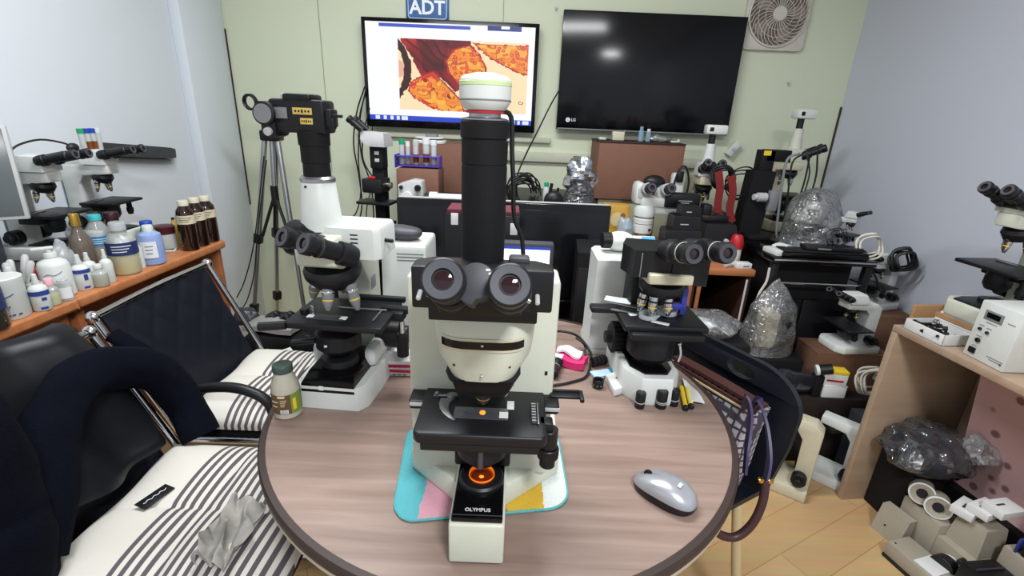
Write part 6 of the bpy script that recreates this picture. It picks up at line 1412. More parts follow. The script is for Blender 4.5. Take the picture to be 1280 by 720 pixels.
for sx in (-1, 1):
    c_ = Vector((0.012 + sx * 0.042, -0.03, 0.262)); B(GREYL).box(0.06, 0.05, 0.05, (c_.x - 0.005, -0.005, 0.245), 0.008).cyl(c_ + Vector((-0.008, 0.04, 0.015)), c_ + Vector((0.0, -0.025, 0.032)), 0.026, n=22).build('tube_housing', t)
    eyepiece(t, c_ + Vector((0.004, -0.062, 0.042)), (-0.12, 1, -0.3), 0.0215, 0.05, BLACK, GREYD)
B(BLACK).ball((0.01, 0.02, 0.315), (0.05, 0.035, 0.03), 18, 10).build('dark_cover', t)
b = B(BLACK).box(0.155, 0.07, 0.062, (0.13, -0.01, 0.212), 0.008); fb = b.build('focus_block', t)
b = B(GREYL)
for z, w in ((0.245, 0.06), (0.236, 0.035)): b.at((0.14, -0.0455, z)).cbox(w, 0.0006, 0.0025, (0, 0, 0), 0)
b.build('printed_lines', fb)
B(WHITE).box(0.12, 0.04, 0.03, (0.06, -0.005, 0.18), 0.004).build('arm', t)
# stack of black boxes
for i, (w, d, z0, z1, lab) in enumerate(((0.15, 0.09, 0, 0.145, 'largest black box at the bottom of the stack beside the stereo microscope'), (0.115, 0.08, 0.1455, 0.205, 'middle black box of the stack beside the stereo microscope'), (0.075, 0.07, 0.2055, 0.245, 'small black box topmost of the stack beside the stereo microscope'))):
    t = thing('black_box', lab, 'box', (0.715 - 0.008 * (i == 0) + 0.012 * (i == 2), 2.02, BZ + z0), 0.03 * i, 'stack of black boxes')
    b = B(BLACK); b.loft([[(x * q, y * q, z) for x, y in ((-w / 2, -d / 2), (w / 2, -d / 2), (w / 2, d / 2), (-w / 2, d / 2))] for q, z in ((1, 0), (1, z1 - z0 - 0.012), (0.94, z1 - z0))]); b.build('casing', t)
    B(GREYL).at((-0.01, -d / 2 - 0.0004, (z1 - z0) * 0.42)).cbox(w * 0.3, 0.0006, 0.004, (0, 0, 0), 0).build('print', t)
    if i == 0: B(PAPER).at((-w * .33, -d / 2 - 0.0004, 0.05)).cbox(0.016, 0.0006, 0.008, (0, 0, 0), 0).build('sticker', t)
# yellow packets
t = thing('yellow_carton', 'yellow and cream printed carton between the big screen and the stereo microscope', 'box', (0.485, 2.33, BZ))
B(mat('ochre_card', (206, 160, 70), 0.6)).box(0.12, 0.09, 0.185, (0, 0, 0), 0.002).build('carton', t)
b = B(mat('cream_print', (226, 206, 150), 0.6)).at((0.005, -0.0456, 0.12), (PI / 2, 0, 0)).lathe([(0.0005, 0), (0.034, 0), (0.034, 0.0006), (0.0005, 0.0006)], 24); b.use(YELLOW).at((0, -0.0453, 0.05)).cbox(0.11, 0.0008, 0.04, (0, 0, 0), 0); b.use(mat('bear_brown', (150, 96, 50), 0.6)).at((0.03, -0.0460, 0.14), (PI / 2, 0, 0)).lathe([(0.0005, 0), (0.012, 0), (0.012, 0.0006)], 16); b.build('print', t)
solo('plastic_puck', 'small black plastic puck lying before the yellow carton', 'puck', B(BLACK).lathe([(0.026, 0), (0.028, 0.004), (0.028, 0.05), (0.02, 0.06)], 24), (0.505, 2.235, BZ))
solo('film_bag', 'bluish clear bag hanging with cords beside the stereo microscope column', 'bag', blob(B(mat('bluish_bag', (170, 195, 215), 0.15, alpha=0.5, bump=0.8, bscale=50)), (0, 0, 0.075), (0.034, 0.028, 0.08), 0.35, 16, 9.0, squash=-0.074), (0.50, 2.15, BZ))
# white microscope with a camera and the coiled cords on it
t = scope('microscope', 'white microscope carrying a white box camera below the dark television corner', (0.905, 2.36, BZ), -0.1, 1.0, IVORY, BLACK, photo=(0.145, WHITE), head=WHITE)
def ring_coil(name, label, c, R_, n, r, seed, m=CABLE, tilt=(1, 0), group=None):
    b = B(m); q = random.Random(seed); c = Vector(c)
    for k in range(n):
        w = R_ * q.uniform(.8, 1.1); h = R_ * q.uniform(.85, 1.15); dx = q.uniform(-.012, .012); dz = q.uniform(-.012, .012); dy = q.uniform(-.02, .02)
        b.tube([(dx + w * math.cos(a) * tilt[0], dy + w * math.cos(a) * tilt[1] + 0.01 * math.sin(3 * a), dz + h * math.sin(a)) for a in [2 * PI * i / 16 for i in range(17)]], r, 6, 3)
    return solo(name, label, 'cable', b, c, group=group)
p = atY(902, 222, 2.22); ring_coil('cable_coil', 'black coil of cord hung over the eyepieces of the box-camera microscope', p, 0.05, 5, 0.006, 3)
p = atY(927, 232, 2.24); ring_coil('cable_coil', 'looser loop of thin black cord beside the coil with red straps', p, 0.068, 3, 0.0035, 5)
b = B(BLACK)
def ribbon(b, pts, w, th, side, sm=5):
    q = B(); q.tube([Vector(v) for v in pts], 1e-4, 3, sm); m = len(q.v) // 3; cs = [sum((Vector(q.v[i * 3 + k]) for k in range(3)), Vector()) / 3 for i in range(m)]
    s = Vector(side).normalized(); rings = []
    for i, c in enumerate(cs):
        d = (cs[min(i + 1, m - 1)] - cs[max(i - 1, 0)]).normalized(); x = (s - d * s.dot(d)).normalized(); nn = d.cross(x)
        rings.append([c + x * w / 2 + nn * th / 2, c - x * w / 2 + nn * th / 2, c - x * w / 2 - nn * th / 2, c + x * w / 2 - nn * th / 2])
    return b.loft(rings)
for i, (pts, lab) in enumerate(((((898, 214), (900, 235), (897, 258), (899, 276)), 'dark red strap hanging from the black coil of cord, nearer the stereo microscope'), (((914, 220), (916, 240), (912, 262), (915, 278)), 'dark red strap hanging from the black coil of cord, nearer the black stand'))):
    P = [atY(a, c, 2.16) for a, c in pts]; o = P[0]; solo('red_strap', lab, 'strap', ribbon(B(REDB), [v - o for v in P], 0.035, 0.004, (1, 0.15, 0)), o, group='red straps on the coil')
p = atY(870, 280, 2.12)
t = thing('black_instrument', 'low black instrument with knobs under the coiled cords and red straps', 'instrument', (0.895, 2.12, BZ))
b = B(BLACK); b.loft([[(x * q, y * q, z) for x, y in ((-0.07, -0.06), (0.085, -0.06), (0.085, 0.06), (-0.07, 0.06))] for q, z in ((1, 0), (1, 0.10), (0.8, 0.16), (0.6, 0.165))]); b.build('housing', t)
b = B(BLACK).box(0.12, 0.07, 0.03, (-0.02, 0, 0.165), 0.008).box(0.04, 0.05, 0.05, (-0.06, -0.01, 0.19), 0.008); b.build('upper_block', t)
for x, z in ((-0.03, 0.07), (0.03, 0.09)): B(GREYL).cyl((x, -0.06, z), (x, -0.075, z), 0.010, n=16).build('knob', t)
p = atZ(922, 320, BZ); 
bp_ = thing('plastic_bottle', 'white bottle with a bright red cap in front of the red straps', 'bottle', (0.965, 2.04, BZ))
B(mat('white_bottle', (214, 214, 210), 0.4)).lathe([(0.024, 0), (0.026, 0.004), (0.026, 0.06), (0.024, 0.066)], 26).build('body', bp_); B(RED).lathe([(0.030, 0.066), (0.030, 0.088), (0.022, 0.118), (0.016, 0.125)], 26).build('cap', bp_)
t = thing('small_bottle', 'tiny clear bottle lying by the front edge of the wooden bench', 'bottle', (0.915, 1.965, BZ + 0.0105), 0.5); B(CLR2).cyl((-0.02, 0, 0), (0.015, 0, 0), 0.010, n=16).build('body', t); B(WHITE).cyl((0.015, 0, 0), (0.024, 0, 0), 0.007, n=12).build('cap', t)
t = thing('slide_box', 'small white carton with tiny print at the front corner of the wooden bench', 'box', (0.972, 1.965, BZ), 0.05); B(PAPER).box(0.065, 0.04, 0.022, (0, 0, 0), 0.0015).build('carton', t); B(GREYD).at((0.008, -0.0203, 0.010)).cbox(0.025, 0.0006, 0.004, (0, 0, 0), 0).build('print', t)
t = thing('wall_plug', 'white plug-in adapter on the wall behind the box camera', 'plug', atY(912, 188, YB - 0.001)); B(WHITE).at((0, 0, 0), (0, 0.6, 0)).box(0.035, 0.04, 0.085, (0, -0.02, -0.03), 0.006).build('case', t); B(GREYL).at((0, 0, 0), (0, 0.6, 0)).box(0.02, 0.004, 0.02, (0, -0.041, 0.0), 0.001).build('socket_face', t)
p = atY(838, 222, 2.4); t = thing('white_instrument', 'white and black instrument with a dark loop peeping behind the stereo microscope', 'instrument', (p.x + 0.03, 2.38, BZ))
B(WHITE).box(0.06, 0.05, 0.34, (0, 0, 0), 0.012).build('housing', t); B(CABLE).tube([(-0.03, -0.03, 0.26), (-0.01, -0.035, 0.36), (0.02, -0.035, 0.37), (0.045, -0.03, 0.30), (0.04, -0.03, 0.2)], 0.005, 8).build('loop', t); B(BLACK).box(0.03, 0.02, 0.05, (0.0, -0.03, 0.30), 0.004).build('black_insert', t)

# ---------------------------------------------------------------- glossy black table with more instruments
TX0, TX1, TY0, TY1, TTZ = 1.035, 1.45, 1.85, 2.62, 0.80
t = thing('black_table', 'glossy black table with a chrome edge crowded with bagged microscopes', 'table', ((TX0 + TX1) / 2, (TY0 + TY1) / 2, 0)); w, d = TX1 - TX0, TY1 - TY0
B(BLACKG).box(w, d, 0.025, (0, 0, TTZ - 0.025), 0.004).build('top', t)
B(CHROME).box(w * 0.98, 0.003, 0.006, (0.0, -d / 2 - 0.0012, TTZ - 0.012), 0.0008).build('chrome_edge', t)
b = B(BLACKM).box(w - 0.06, d - 0.12, TTZ - 0.026 - 0.05, (0.0, 0.03, 0.05), 0.004); cab_ = b.build('cupboard', t)
for i in range(2): B(BLACK).box(w * 0.42, 0.014, 0.5, ((i - .5) * w * 0.44, -d / 2 + 0.084, 0.1), 0.004).build('door', cab_)
for x in (-w / 2 + 0.02, w / 2 - 0.02):
    for y in (-d / 2 + 0.02, d / 2 - 0.02): B(BLACK).box(0.028, 0.028, TTZ - 0.026, (x, y, 0), 0.003).build('leg', t)
b = B(CHROME).cyl((-w / 2 + 0.02, -d / 2 + 0.02, 0.69), (w / 2 - 0.02, -d / 2 + 0.02, 0.69), 0.0055, n=12); b.build('towel_rail', t)
TS = TTZ + 0.0006
t = thing('microscope_stand', 'tall black stand with a yellow sticker and a grey knob on the black table', 'stand', (1.115, 2.22, TS))
B(BLACKM).box(0.10, 0.16, 0.02, (0, 0, 0), 0.004).build('base', t)
b = B(BLACKM); b.loft([[(x, y, z) for x, y in ((-0.05 + a, -0.03), (0.05 + a, -0.03), (0.05 + a, 0.05), (-0.05 + a, 0.05))] for a, z in ((-0.03, 0.02), (-0.015, 0.30))]); b.box(0.06, 0.06, 0.10, (-0.01, 0.01, 0.29), 0.003); b.build('column', t)
b = B(BLACKM).box(0.11, 0.06, 0.05, (0.035, 0.01, 0.342), 0.004); ar = b.build('arm', t)
B(YELLOW).at((-0.018, -0.0206, 0.378)).cbox(0.032, 0.001, 0.02, (0, 0, 0), 0).build('sticker', ar)
b = B(GREYM).box(0.04, 0.03, 0.09, (0.035, -0.045, 0.13), 0.004); b.use(GREYL).cyl((0.0, -0.05, 0.19), (-0.04, -0.055, 0.19), 0.02, n=22).cyl((-0.04, -0.055, 0.19), (-0.058, -0.057, 0.19), 0.014, n=18); b.build('focus_knob', t)
t2 = scope('microscope', 'cream microscope with a flat white camera on a long tube, cords over its black eyepieces', (1.33, 2.42, TS), 0.1, 1.0, IVORY, BLACK, byaw=1.15, photo=(0.15, WHITE), head=CREAM)
for i, (pts, r, lab, m) in enumerate((
    (((1000, 192), (984, 200), (977, 235), (971, 285), (964, 330)), 0.0055, 'thick grey cord hanging farthest left from the black eyepieces', GREYM),
    (((1004, 192), (990, 205), (984, 250), (976, 290), (962, 318)), 0.004, 'thin black cord hanging second from the left from the black eyepieces', CABLE),
    (((1012, 196), (1006, 225), (996, 255), (985, 275)), 0.004, 'thin black cord in the middle of the cords on the black eyepieces', CABLE),
    (((1022, 192), (1020, 220), (1012, 245), (998, 268), (986, 280)), 0.004, 'black cord bowing farthest right below the black eyepieces', CABLE),
    (((1008, 190), (1012, 215), (1006, 240), (1001, 262)), 0.0035, 'thin cord crossing behind the others under the black eyepieces', GREYD))):
    P = [atY(a, c, 2.16 + 0.012 * i) for a, c in pts]; P = [v if v.z > TS + 0.01 else Vector((v.x, v.y, TS + 0.01)) for v in P]; o = P[0]
    solo('hanging_cable', lab, 'cable', B(m).tube([v - o for v in P], r, 7, 5), o, group='cords over the black eyepieces')
# bagged microscopes
def bagged(label, x, y, k, yaw, r, h, seed, blabel):
    scope('microscope', label, (x, y, TS), yaw, k, GREYL, BLACK, tilt=0.35)
    b = B(BAG); n1, n2 = 40, 22
    def f(u, v):
        a = 2 * PI * u; top = 1 - v; rr = r * (1.0 - 0.12 * v) * math.sqrt(max(0.0, 1 - max(0, (v - 0.55) / 0.45) ** 2 * 0.97)); 
        q = Vector((rr * math.cos(a), rr * math.sin(a) * 0.9, 0.002 + h * v)); return Vector((crumple(q, 0.018, 13, seed))).lerp(q, 0.0 if v > 0.02 else 0.8) if v > 0.02 else q
    b.grid(f, n1, n2); o = solo('clear_bag', blabel, 'bag', b, (x + (0.0), y, TS), group='clear bags over microscopes'); return o
bagged('small grey microscope under a clear bag, nearer the hanging cords', 1.275, 2.06, 0.56, -0.9, 0.115, 0.255, 2.0, 'crinkled clear bag over the microscope nearer the hanging cords')
scope('microscope', 'small grey microscope with a black eyepiece at the end of the black table', (1.395, 1.985, TS), 0.6, 0.44, GREYL, BLACK, tilt=0.4)
t = thing('laptop', 'closed black laptop lying at the front of the black table', 'laptop', (1.245, 1.895, TS), -0.03); b = B(BLACKG).box(0.34, 0.075, 0.02, (0, 0, 0), 0.005); b.build('base', t); B(BLACK).box(0.335, 0.072, 0.008, (0, 0, 0.0203), 0.003).build('lid', t)
t = thing('keyboard_case', 'narrow black case lying on the closed black laptop', 'case', (1.28, 1.895, TS + 0.029), -0.08); B(BLACK).box(0.22, 0.06, 0.016, (0, 0, 0), 0.004).build('case', t); B(GREYM).box(0.05, 0.002, 0.006, (-0.04, -0.031, 0.005), 0.0005).build('label', t)
t = thing('blue_packet', 'blue and white packet lying beside the hanging cords on the black table', 'packet', (1.118, 1.95, TS), 0.4); B(PAPER).slab(lambda u, v: crumple((-0.035 + .07 * u, -0.025 + .05 * v, 0.026 + 0.006 * math.sin(3 * u)), 0.004, 24, 2), 12, 8, 0.02).build('wrapper', t); B(BLUE).box(0.02, 0.03, 0.002, (0.012, 0, 0.029), 0.0005).build('print', t)
ring_coil('wire_coil', 'thin black wires coiled on the black laptop', (1.29, 1.885, TS + 0.08), 0.036, 4, 0.0017, 9)
ring_coil('white_coil', 'pale coil of tubing at the end of the black table', (1.425, 1.90, TS + 0.055), 0.048, 3, 0.004, 12, CABLEW)
solo('white_plate', 'white metal plate lying at the corner of the black table by the cords', 'plate', B(WHITE).box(0.055, 0.09, 0.022, (0, 0, 0), 0.004), (1.072, 1.915, TS), 0.2)
# cords below the table top
for pts, y, r, m, lab in ((((962, 335), (958, 352), (950, 365), (944, 380)), 1.84, 0.005, CABLEW, 'pale mains cord with a plug hanging at the corner of the black table'), (((934, 350), (933, 380), (930, 408)), 1.80, 0.004, GREYL, 'thin pale rod standing under the edge of the wooden bench'), (((1086, 336), (1094, 345), (1100, 362), (1108, 372)), 1.86, 0.004, CABLE, 'black cord falling off the end of the black table')):
    P = [atY(a, c, y) for a, c in pts]; o = P[0]
    if m is GREYL: P = [P[0], Vector((P[0].x, P[0].y, 0.002))]
    solo('mains_cable' if m is not GREYL else 'thin_rod', lab, 'cable' if m is not GREYL else 'rod', B(m).tube([v - o for v in P], r, 7, 5), o)

# ---------------------------------------------------------------- stacked things on the floor at the right
t = carton('black_carton', 'black carton carrying the cone-shaped clear bag', 0.90, 1.165, 1.70, 1.845, 0.0006, 0.425, BLACKM, flap=False)
t = thing('cone_bag', 'cone-shaped clear plastic bag over a cream instrument on the black carton', 'bag', (1.035, 1.775, 0.4262))
b = B(IVORY).box(0.06, 0.08, 0.15, (-0.01, 0, 0.03), 0.012); b.use(BLACK).box(0.11, 0.09, 0.03, (0, 0, 0), 0.004).cyl((0.035, -0.03, 0.08), (0.045, -0.045, 0.15), 0.016, n=14); b.build('instrument', t)
def cone2(u, v):
    a = 2 * PI * u; r = 0.116 * (1 - v * 0.35) if v < 0.6 else 0.116 * 0.79 * (1 - (v - 0.6) / 0.4) + 0.004
    q = Vector((r * math.cos(a) * 0.95, r * math.sin(a) * 0.6, 0.002 + 0.31 * v)); return crumple(q, 0.012, 15, 4.0) if v > 0.03 else q
b = B(BAG).grid(cone2, 40, 24); b.build('film', t)
t = carton('dark_carton', 'wide dark carton behind the two microscope arms on the floor', 0.95, 1.45, 1.632, 1.697, 0.0006, 0.30, DKW, flap=False)
solo('wrapped_box', 'black things wrapped in shiny film in front of the cone-shaped bag', 'packet', blob(B(mat('dark_film_wrap', (34, 36, 42), 0.15, bump=0.8, bscale=40, coat=0.5)), (0, 0, 0.045), (0.125, 0.027, 0.05), 0.2, 10, 3.0, squash=-0.044), (1.08, 1.665, 0.3012))
t = carton('white_box', 'small white lidded box on the dark carton below the white cable coil', 1.225, 1.315, 1.636, 1.69, 0.3012, 0.352, PAPER, flap=True)
ring_coil('white_cable', 'tangle of white cable in front of the brown box', (1.385, 1.615, 0.395), 0.052, 7, 0.0042, 21, CABLEW)
bx0, bx1 = 1.21, 1.50
zb1 = atY(1070, 440, 1.73).z
t = carton('brown_box', 'large brown carton standing on the floor below the small white microscope', bx0, bx1, 1.702, 1.845, 0.0006, zb1, mat('dark_brown_carton', (98, 68, 50), 0.8), flap=True)
scope('microscope', 'small white school microscope facing the cone bag on the large brown carton', (1.335, 1.768, zb1 + 0.0022), -PI / 2 + 0.12, 0.82, WHITE, BLACK, inset=False, tilt=0.5).scale = (1, 0.9, 0.72)
t = carton('brown_box', 'second brown carton tucked between the black table and the right wall', 1.465, 1.69, 1.86, 2.16, 0.0006, 0.56, mat('dark_brown_carton', (98, 68, 50)), flap=True)
scope('microscope', 'white school microscope standing by the right wall behind another', (1.56, 1.99, 0.5622), -PI / 2 + 0.3, 0.78, WHITE, BLACK, inset=False, tilt=0.5).scale = (1, 0.9, 0.78)
ring_coil('cable_coil', 'black cords bundled on the wall side of the school microscopes', (1.62, 1.93, 0.79), 0.042, 6, 0.005, 33)
t = thing('fuse_carton', 'white carton with a yellow top stripe and red print below the school microscope', 'box', (1.265, 1.662, 0.3528), -0.15)
B(PAPER).box(0.085, 0.045, 0.062, (0, 0, 0), 0.002).build('carton', t); B(YELLOW).box(0.0856, 0.0456, 0.014, (0, 0, 0.049), 0.001).build('stripe', t); B(RED).at((0.0, -0.0232, 0.022)).cbox(0.06, 0.0006, 0.008, (0, 0, 0), 0).build('print', t)
t = thing('eyepiece_tube', 'black eyepiece with a white collar beside the yellow-striped carton', 'eyepiece', (1.20, 1.655, 0.455)); B(BLACK).cyl((0, 0, 0), (0.04, -0.01, 0.012), 0.02, n=20).build('tube', t); B(WHITE).cyl((-0.012, 0.003, -0.003), (-0.001, 0, 0), 0.021, n=20).build('collar', t)
t.location.z = 0.412
carton('small_support', 'little black block under the eyepiece with a white collar', 1.19, 1.222, 1.64, 1.68, 0.3012, 0.3905, BLACKM, flap=False)
t = thing('power_adapter', 'long white adapter slab leaning between the brown carton and the wooden cabinet', 'adapter', (1.43, 1.60, 0.40), -0.75, rot=(0.5, 0.25, -0.75)); B(WHITE).box(0.10, 0.045, 0.024, (0, 0, 0), 0.004).build('case', t); B(GREYL).box(0.06, 0.0006, 0.006, (0, -0.0227, 0.010), 0).build('seam', t)
scope('bare_microscope', 'bare cream microscope arm standing on the floor with its back to the room', (1.03, 1.535, 0.0006), -2.2, 0.90, IVORY, BLACK, bino=False, stage=False, inset=False)
scope('bare_microscope', 'bare white microscope arm with a dark label and plug cord on the floor', (1.25, 1.568, 0.0006), -2.35, 0.78, WHITE, BLACK, bino=False, stage=False, inset=False)
P = [Vector((1.287, 1.455, 0.21)), Vector((1.295, 1.452, 0.15)), Vector((1.30, 1.448, 0.09)), Vector((1.30, 1.446, 0.015))]; o = P[0]
b = B(CABLE).tube([v - o for v in P], 0.004, 7).cbox(0.016, 0.02, 0.035, P[-1] - o + Vector((0, 0, 0.02)), 0.003); solo('mains_cable', 'black cord with a plug down the back of the white microscope arm', 'cable', b, o)
YG = mat('yellow_green_bag', (178, 200, 60), 0.3, alpha=0.85, bump=0.9, bscale=40)
solo('yellow_bag', 'crumpled yellow-green plastic bag stuffed behind the cream microscope arm', 'bag', blob(B(YG), (0, 0, 0.085), (0.06, 0.045, 0.09), 0.35, 15, 4.0, 34, 22, squash=-0.084), (0.985, 1.545, 0.047), 0.2)
P = [(0, 0, 0), (0.02, -0.01, 0.07), (0.05, -0.015, 0.12)]; solo('silver_tube', 'short shiny metal tube among the clutter beside the wooden cabinet', 'tube', B(CHROME).tube(P, 0.006, 10).lathe([(0.028, -0.03), (0.03, 0.0), (0.026, 0.01)], 24), (1.40, 1.58, 0.30))
carton('grey_crate', 'low grey crate under the metal tube beside the wooden cabinet', 1.345, 1.44, 1.55, 1.628, 0.0006, 0.268, GREYD, flap=False)

# ---------------------------------------------------------------- pale wooden cabinet along the right wall
PW = wood('pale_beech', (156, 134, 112), (172, 150, 128), 2, 18, 0.5)
KD, KL, KH = 0.375, 0.70, 0.70
t = thing('open_cabinet', 'pale wooden open-fronted cabinet along the right wall', 'cabinet', (1.245, 1.447, 0), 0.117)
B(PW).box(KD, KL, 0.022, (KD / 2, -KL / 2, KH - 0.022), 0.002).build('top_board', t)
for y in (-0.011, -KL + 0.011): B(PW).box(KD, 0.022, KH - 0.0225, (KD / 2, y, 0), 0.002).build('side_panel', t)
B(PW).box(0.012, KL - 0.05, KH - 0.03, (KD - 0.008, -KL / 2, 0.002), 0.001).build('back_panel', t)
RC = Euler((0, 0, 0.117)).to_matrix(); OC = Vector((1.245, 1.447, 0))
def cabp(lx, ly, z): return OC + RC @ Vector((lx, ly, z))
KT = KH + 0.0006
t = carton('flat_carton', 'flat brown carton under the white microscope on the wooden cabinet', 0, 0, 0, 0, 0, 0, CARD) if False else None
p = cabp(0.235, -0.09, KT); t = thing('flat_carton', 'flat brown carton under the white microscope on the wooden cabinet', 'box', p, 0.117); B(CARD).box(0.26, 0.15, 0.055, (0, 0, 0), 0.002).build('carton', t)
scope('microscope', 'white microscope on the wooden cabinet with black eyepieces leaning out over the room', cabp(0.20, -0.09, KT + 0.0556), -PI / 2 + 0.1, 0.98, CREAM, BLACK, tilt=0.45)
# tray of small parts
p = cabp(0.055, -0.095, KT); t = thing('parts_tray', 'open white carton tray heaped with small black metal parts', 'tray', p, 0.117)
b = B(PAPER).box(0.10, 0.13, 0.004, (0, 0, 0), 0.0005)
for sx in (-1, 1): b.box(0.003, 0.13, 0.035, (sx * 0.0485, 0, 0), 0.0005)
for sy in (-1, 1): b.box(0.10, 0.003, 0.035, (0, sy * 0.0635, 0), 0.0005)
b.build('tray', t)
b = B(PAPER).at((0.05, 0, 0.035), (0, -0.9, 0)).box(0.06, 0.13, 0.003, (0.03, 0, 0), 0.0005); b.use(GREYM).box(0.05, 0.11, 0.002, (0.03, 0, 0.003), 0.0003); b.build('open_lid', t)
r6 = random.Random(5)
for i in range(16):
    x, y = r6.uniform(-.035, .035), r6.uniform(-.05, .05); a = r6.uniform(0, 3.1); ln = r6.uniform(.02, .04)
    b = B(BLACK if i % 4 else STEEL).at((0, 0, 0), (r6.uniform(-.3, .3), r6.uniform(-.3, .3), a)).cbox(ln, 0.007, 0.007, (0, 0, 0), 0.001).cyl((ln * .4, -0.006, 0), (ln * .4, 0.006, 0), 0.007, n=10)
    solo('metal_part', 'one of the little black metal parts heaped in the white carton tray', 'part', b, p + Vector((x, y, 0.012 + 0.008 * (i // 6) + 0.003)), group='metal parts in the tray')
p = cabp(0.10, -0.02, KT); solo('cardboard_strip', 'strip of brown cardboard standing behind the white carton tray', 'cardboard', B(CARD).box(0.14, 0.012, 0.075, (0, 0, 0), 0.001), p, 0.117)
# power supply
p = cabp(0.125, -0.265, KT); t = thing('power_supply', 'white power supply box with a small display and knobs on the wooden cabinet', 'instrument', p, 0.117 - 0.08)
b = B(WHITE).box(0.20, 0.115, 0.165, (0, 0, 0), 0.004); b.build('casing', t)
f = -0.1004
def face(m, y, z, w, h, name, th=0.0016): b = B(m).at((f - th / 2 + 0.0004, y, z)).cbox(th, w, h, (0, 0, 0), 0.0003); return b.build(name, t)
face(GREYM, 0.012, 0.130, 0.05, 0.026, 'display_panel'); face(BLACKG, 0.012, 0.131, 0.036, 0.014, 'display', 0.0026)
for y, z, r in ((0.034, 0.087, 0.0042), (0.012, 0.084, 0.0042), (0.028, 0.055, 0.0065)): B(BLACK).cyl((f, y, z), (f - 0.006, y, z), r, n=14).build('knob', t)
face(BLACK, 0.034, 0.022, 0.018, 0.016, 'switch', 0.004)
for y, z, w in ((0.012, 0.110, 0.03), (0.034, 0.097, 0.014), (0.012, 0.095, 0.014), (0.03, 0.066, 0.016), (0.033, 0.036, 0.014), (-0.03, 0.024, 0.044), (-0.03, 0.018, 0.03), (-0.036, 0.128, 0.02)): face(GREYM, y, z, w, 0.0022, 'print', 0.0008)
B(BLACK).cyl((f, -0.048, 0.018), (f - 0.002, -0.048, 0.018), 0.0025, n=10).build('screw', t)
p = cabp(0.22, -0.45, KT); solo('brown_carton', 'brown cardboard box at the near end of the wooden cabinet top', 'box', B(CARD).box(0.22, 0.22, 0.16, (0, 0, 0), 0.003), p, 0.117)
# inside the cabinet
PK = bpy.data.materials.new('pink_floral'); PK.use_nodes = True; n, L, bs = nodes_of(PK)
tc = n.new('ShaderNodeTexCoord'); vo = n.new('ShaderNodeTexVoronoi'); vo.inputs['Scale'].default_value = 16; L.new(tc.outputs['Object'], vo.inputs['Vector'])
cr = n.new('ShaderNodeValToRGB'); cr.color_ramp.interpolation = 'LINEAR'; cr.color_ramp.elements[0].color = lin((124, 92, 94)); cr.color_ramp.elements[0].position = 0.16; cr.color_ramp.elements[1].color = lin((200, 162, 162)); cr.color_ramp.elements[1].position = 0.26
L.new(vo.outputs['Distance'], cr.inputs[0]); L.new(cr.outputs[0], bs.inputs['Base Color']); bs.inputs['Roughness'].default_value = 0.8
t = thing('pink_cushion', 'pink floral cushion leaning inside the wooden cabinet', 'cushion', cabp(0.30, -0.33, 0.17), rot=(0, -0.16, 0.117))
b = B(PK); b.M = Matrix(((0, 0, 1, 0), (1, 0, 0, 0), (0, 1, 0, 0), (0, 0, 0, 1))); b.slab(lambda u, v: (-0.20 + 0.40 * u, 0.44 * v, 0.012 + 0.022 * (math.sin(PI * u) * math.sin(PI * v)) ** 0.5), 24, 24, 0.025); b.build('cover', t, sharp=70)
p = cabp(0.305, -0.34, 0.0006); solo('dark_box', 'dark storage box at the back of the wooden cabinet under the pink cushion', 'box', B(BLACKM).box(0.10, 0.42, 0.168, (0, 0, 0), 0.004), p, 0.117)
p = cabp(0.155, -0.09, 0.0006); solo('black_box', 'black box on the floor at the far end inside the wooden cabinet', 'box', B(BLACKM).box(0.13, 0.13, 0.235, (0, 0, 0), 0.004), p, 0.117)
t = thing('wrapped_bundle', 'big bundle in shiny clear plastic knotted at its end, on the black box', 'bag', cabp(0.140, -0.132, 0.2362), 0.1)
b = B(mat('charcoal_cloth', (34, 38, 48), 0.8)); blob(b, (0, 0, 0.06), (0.115, 0.085, 0.065), 0.18, 8, 6.0, squash=-0.059); b.build('contents', t)
b = B(film('shiny_wrap', (205, 210, 218), 0.04, 0.3, 0.06, 26)); blob(b, (0, 0, 0.068), (0.124, 0.094, 0.078), 0.28, 11, 8.0, 40, 26, squash=-0.067); b.build('wrap', t, sharp=20)
b = B(film('milky_film', (225, 228, 232), 0.45, 0.3, 0.12, 40)); blob(b, (0.115, -0.05, 0.10), (0.05, 0.04, 0.035), 0.5, 26, 4.0, 36, 22); b.build('knot', t, sharp=20)
# heap of parts in front of it
GB = mat('greyish_beige', (156, 149, 134), 0.5)
p = cabp(0.150, -0.332, 0.0006)
t = thing('beige_instrument', 'beige instrument block with a black knob and white collar, lying in the cabinet', 'instrument', p, 0.2)
b = B(GB).box(0.13, 0.10, 0.11, (0, 0, 0), 0.006); b.loft([[(x * q, y * q, z) for x, y in ((-0.04, -0.048), (0.06, -0.048), (0.06, 0.048), (-0.04, 0.048))] for q, z in ((1, 0.10), (0.8, 0.20), (0.75, 0.205))]); b.build('housing', t)
B(WHITE).cyl((-0.066, -0.01, 0.055), (-0.078, -0.012, 0.055), 0.03, n=24).build('collar', t); B(BLACK).cyl((-0.078, -0.012, 0.055), (-0.11, -0.016, 0.055), 0.034, n=24).build('knob', t); B(BLACK).cyl((-0.065, -0.035, 0.10), (-0.09, -0.04, 0.10), 0.008, n=12).build('lever', t)
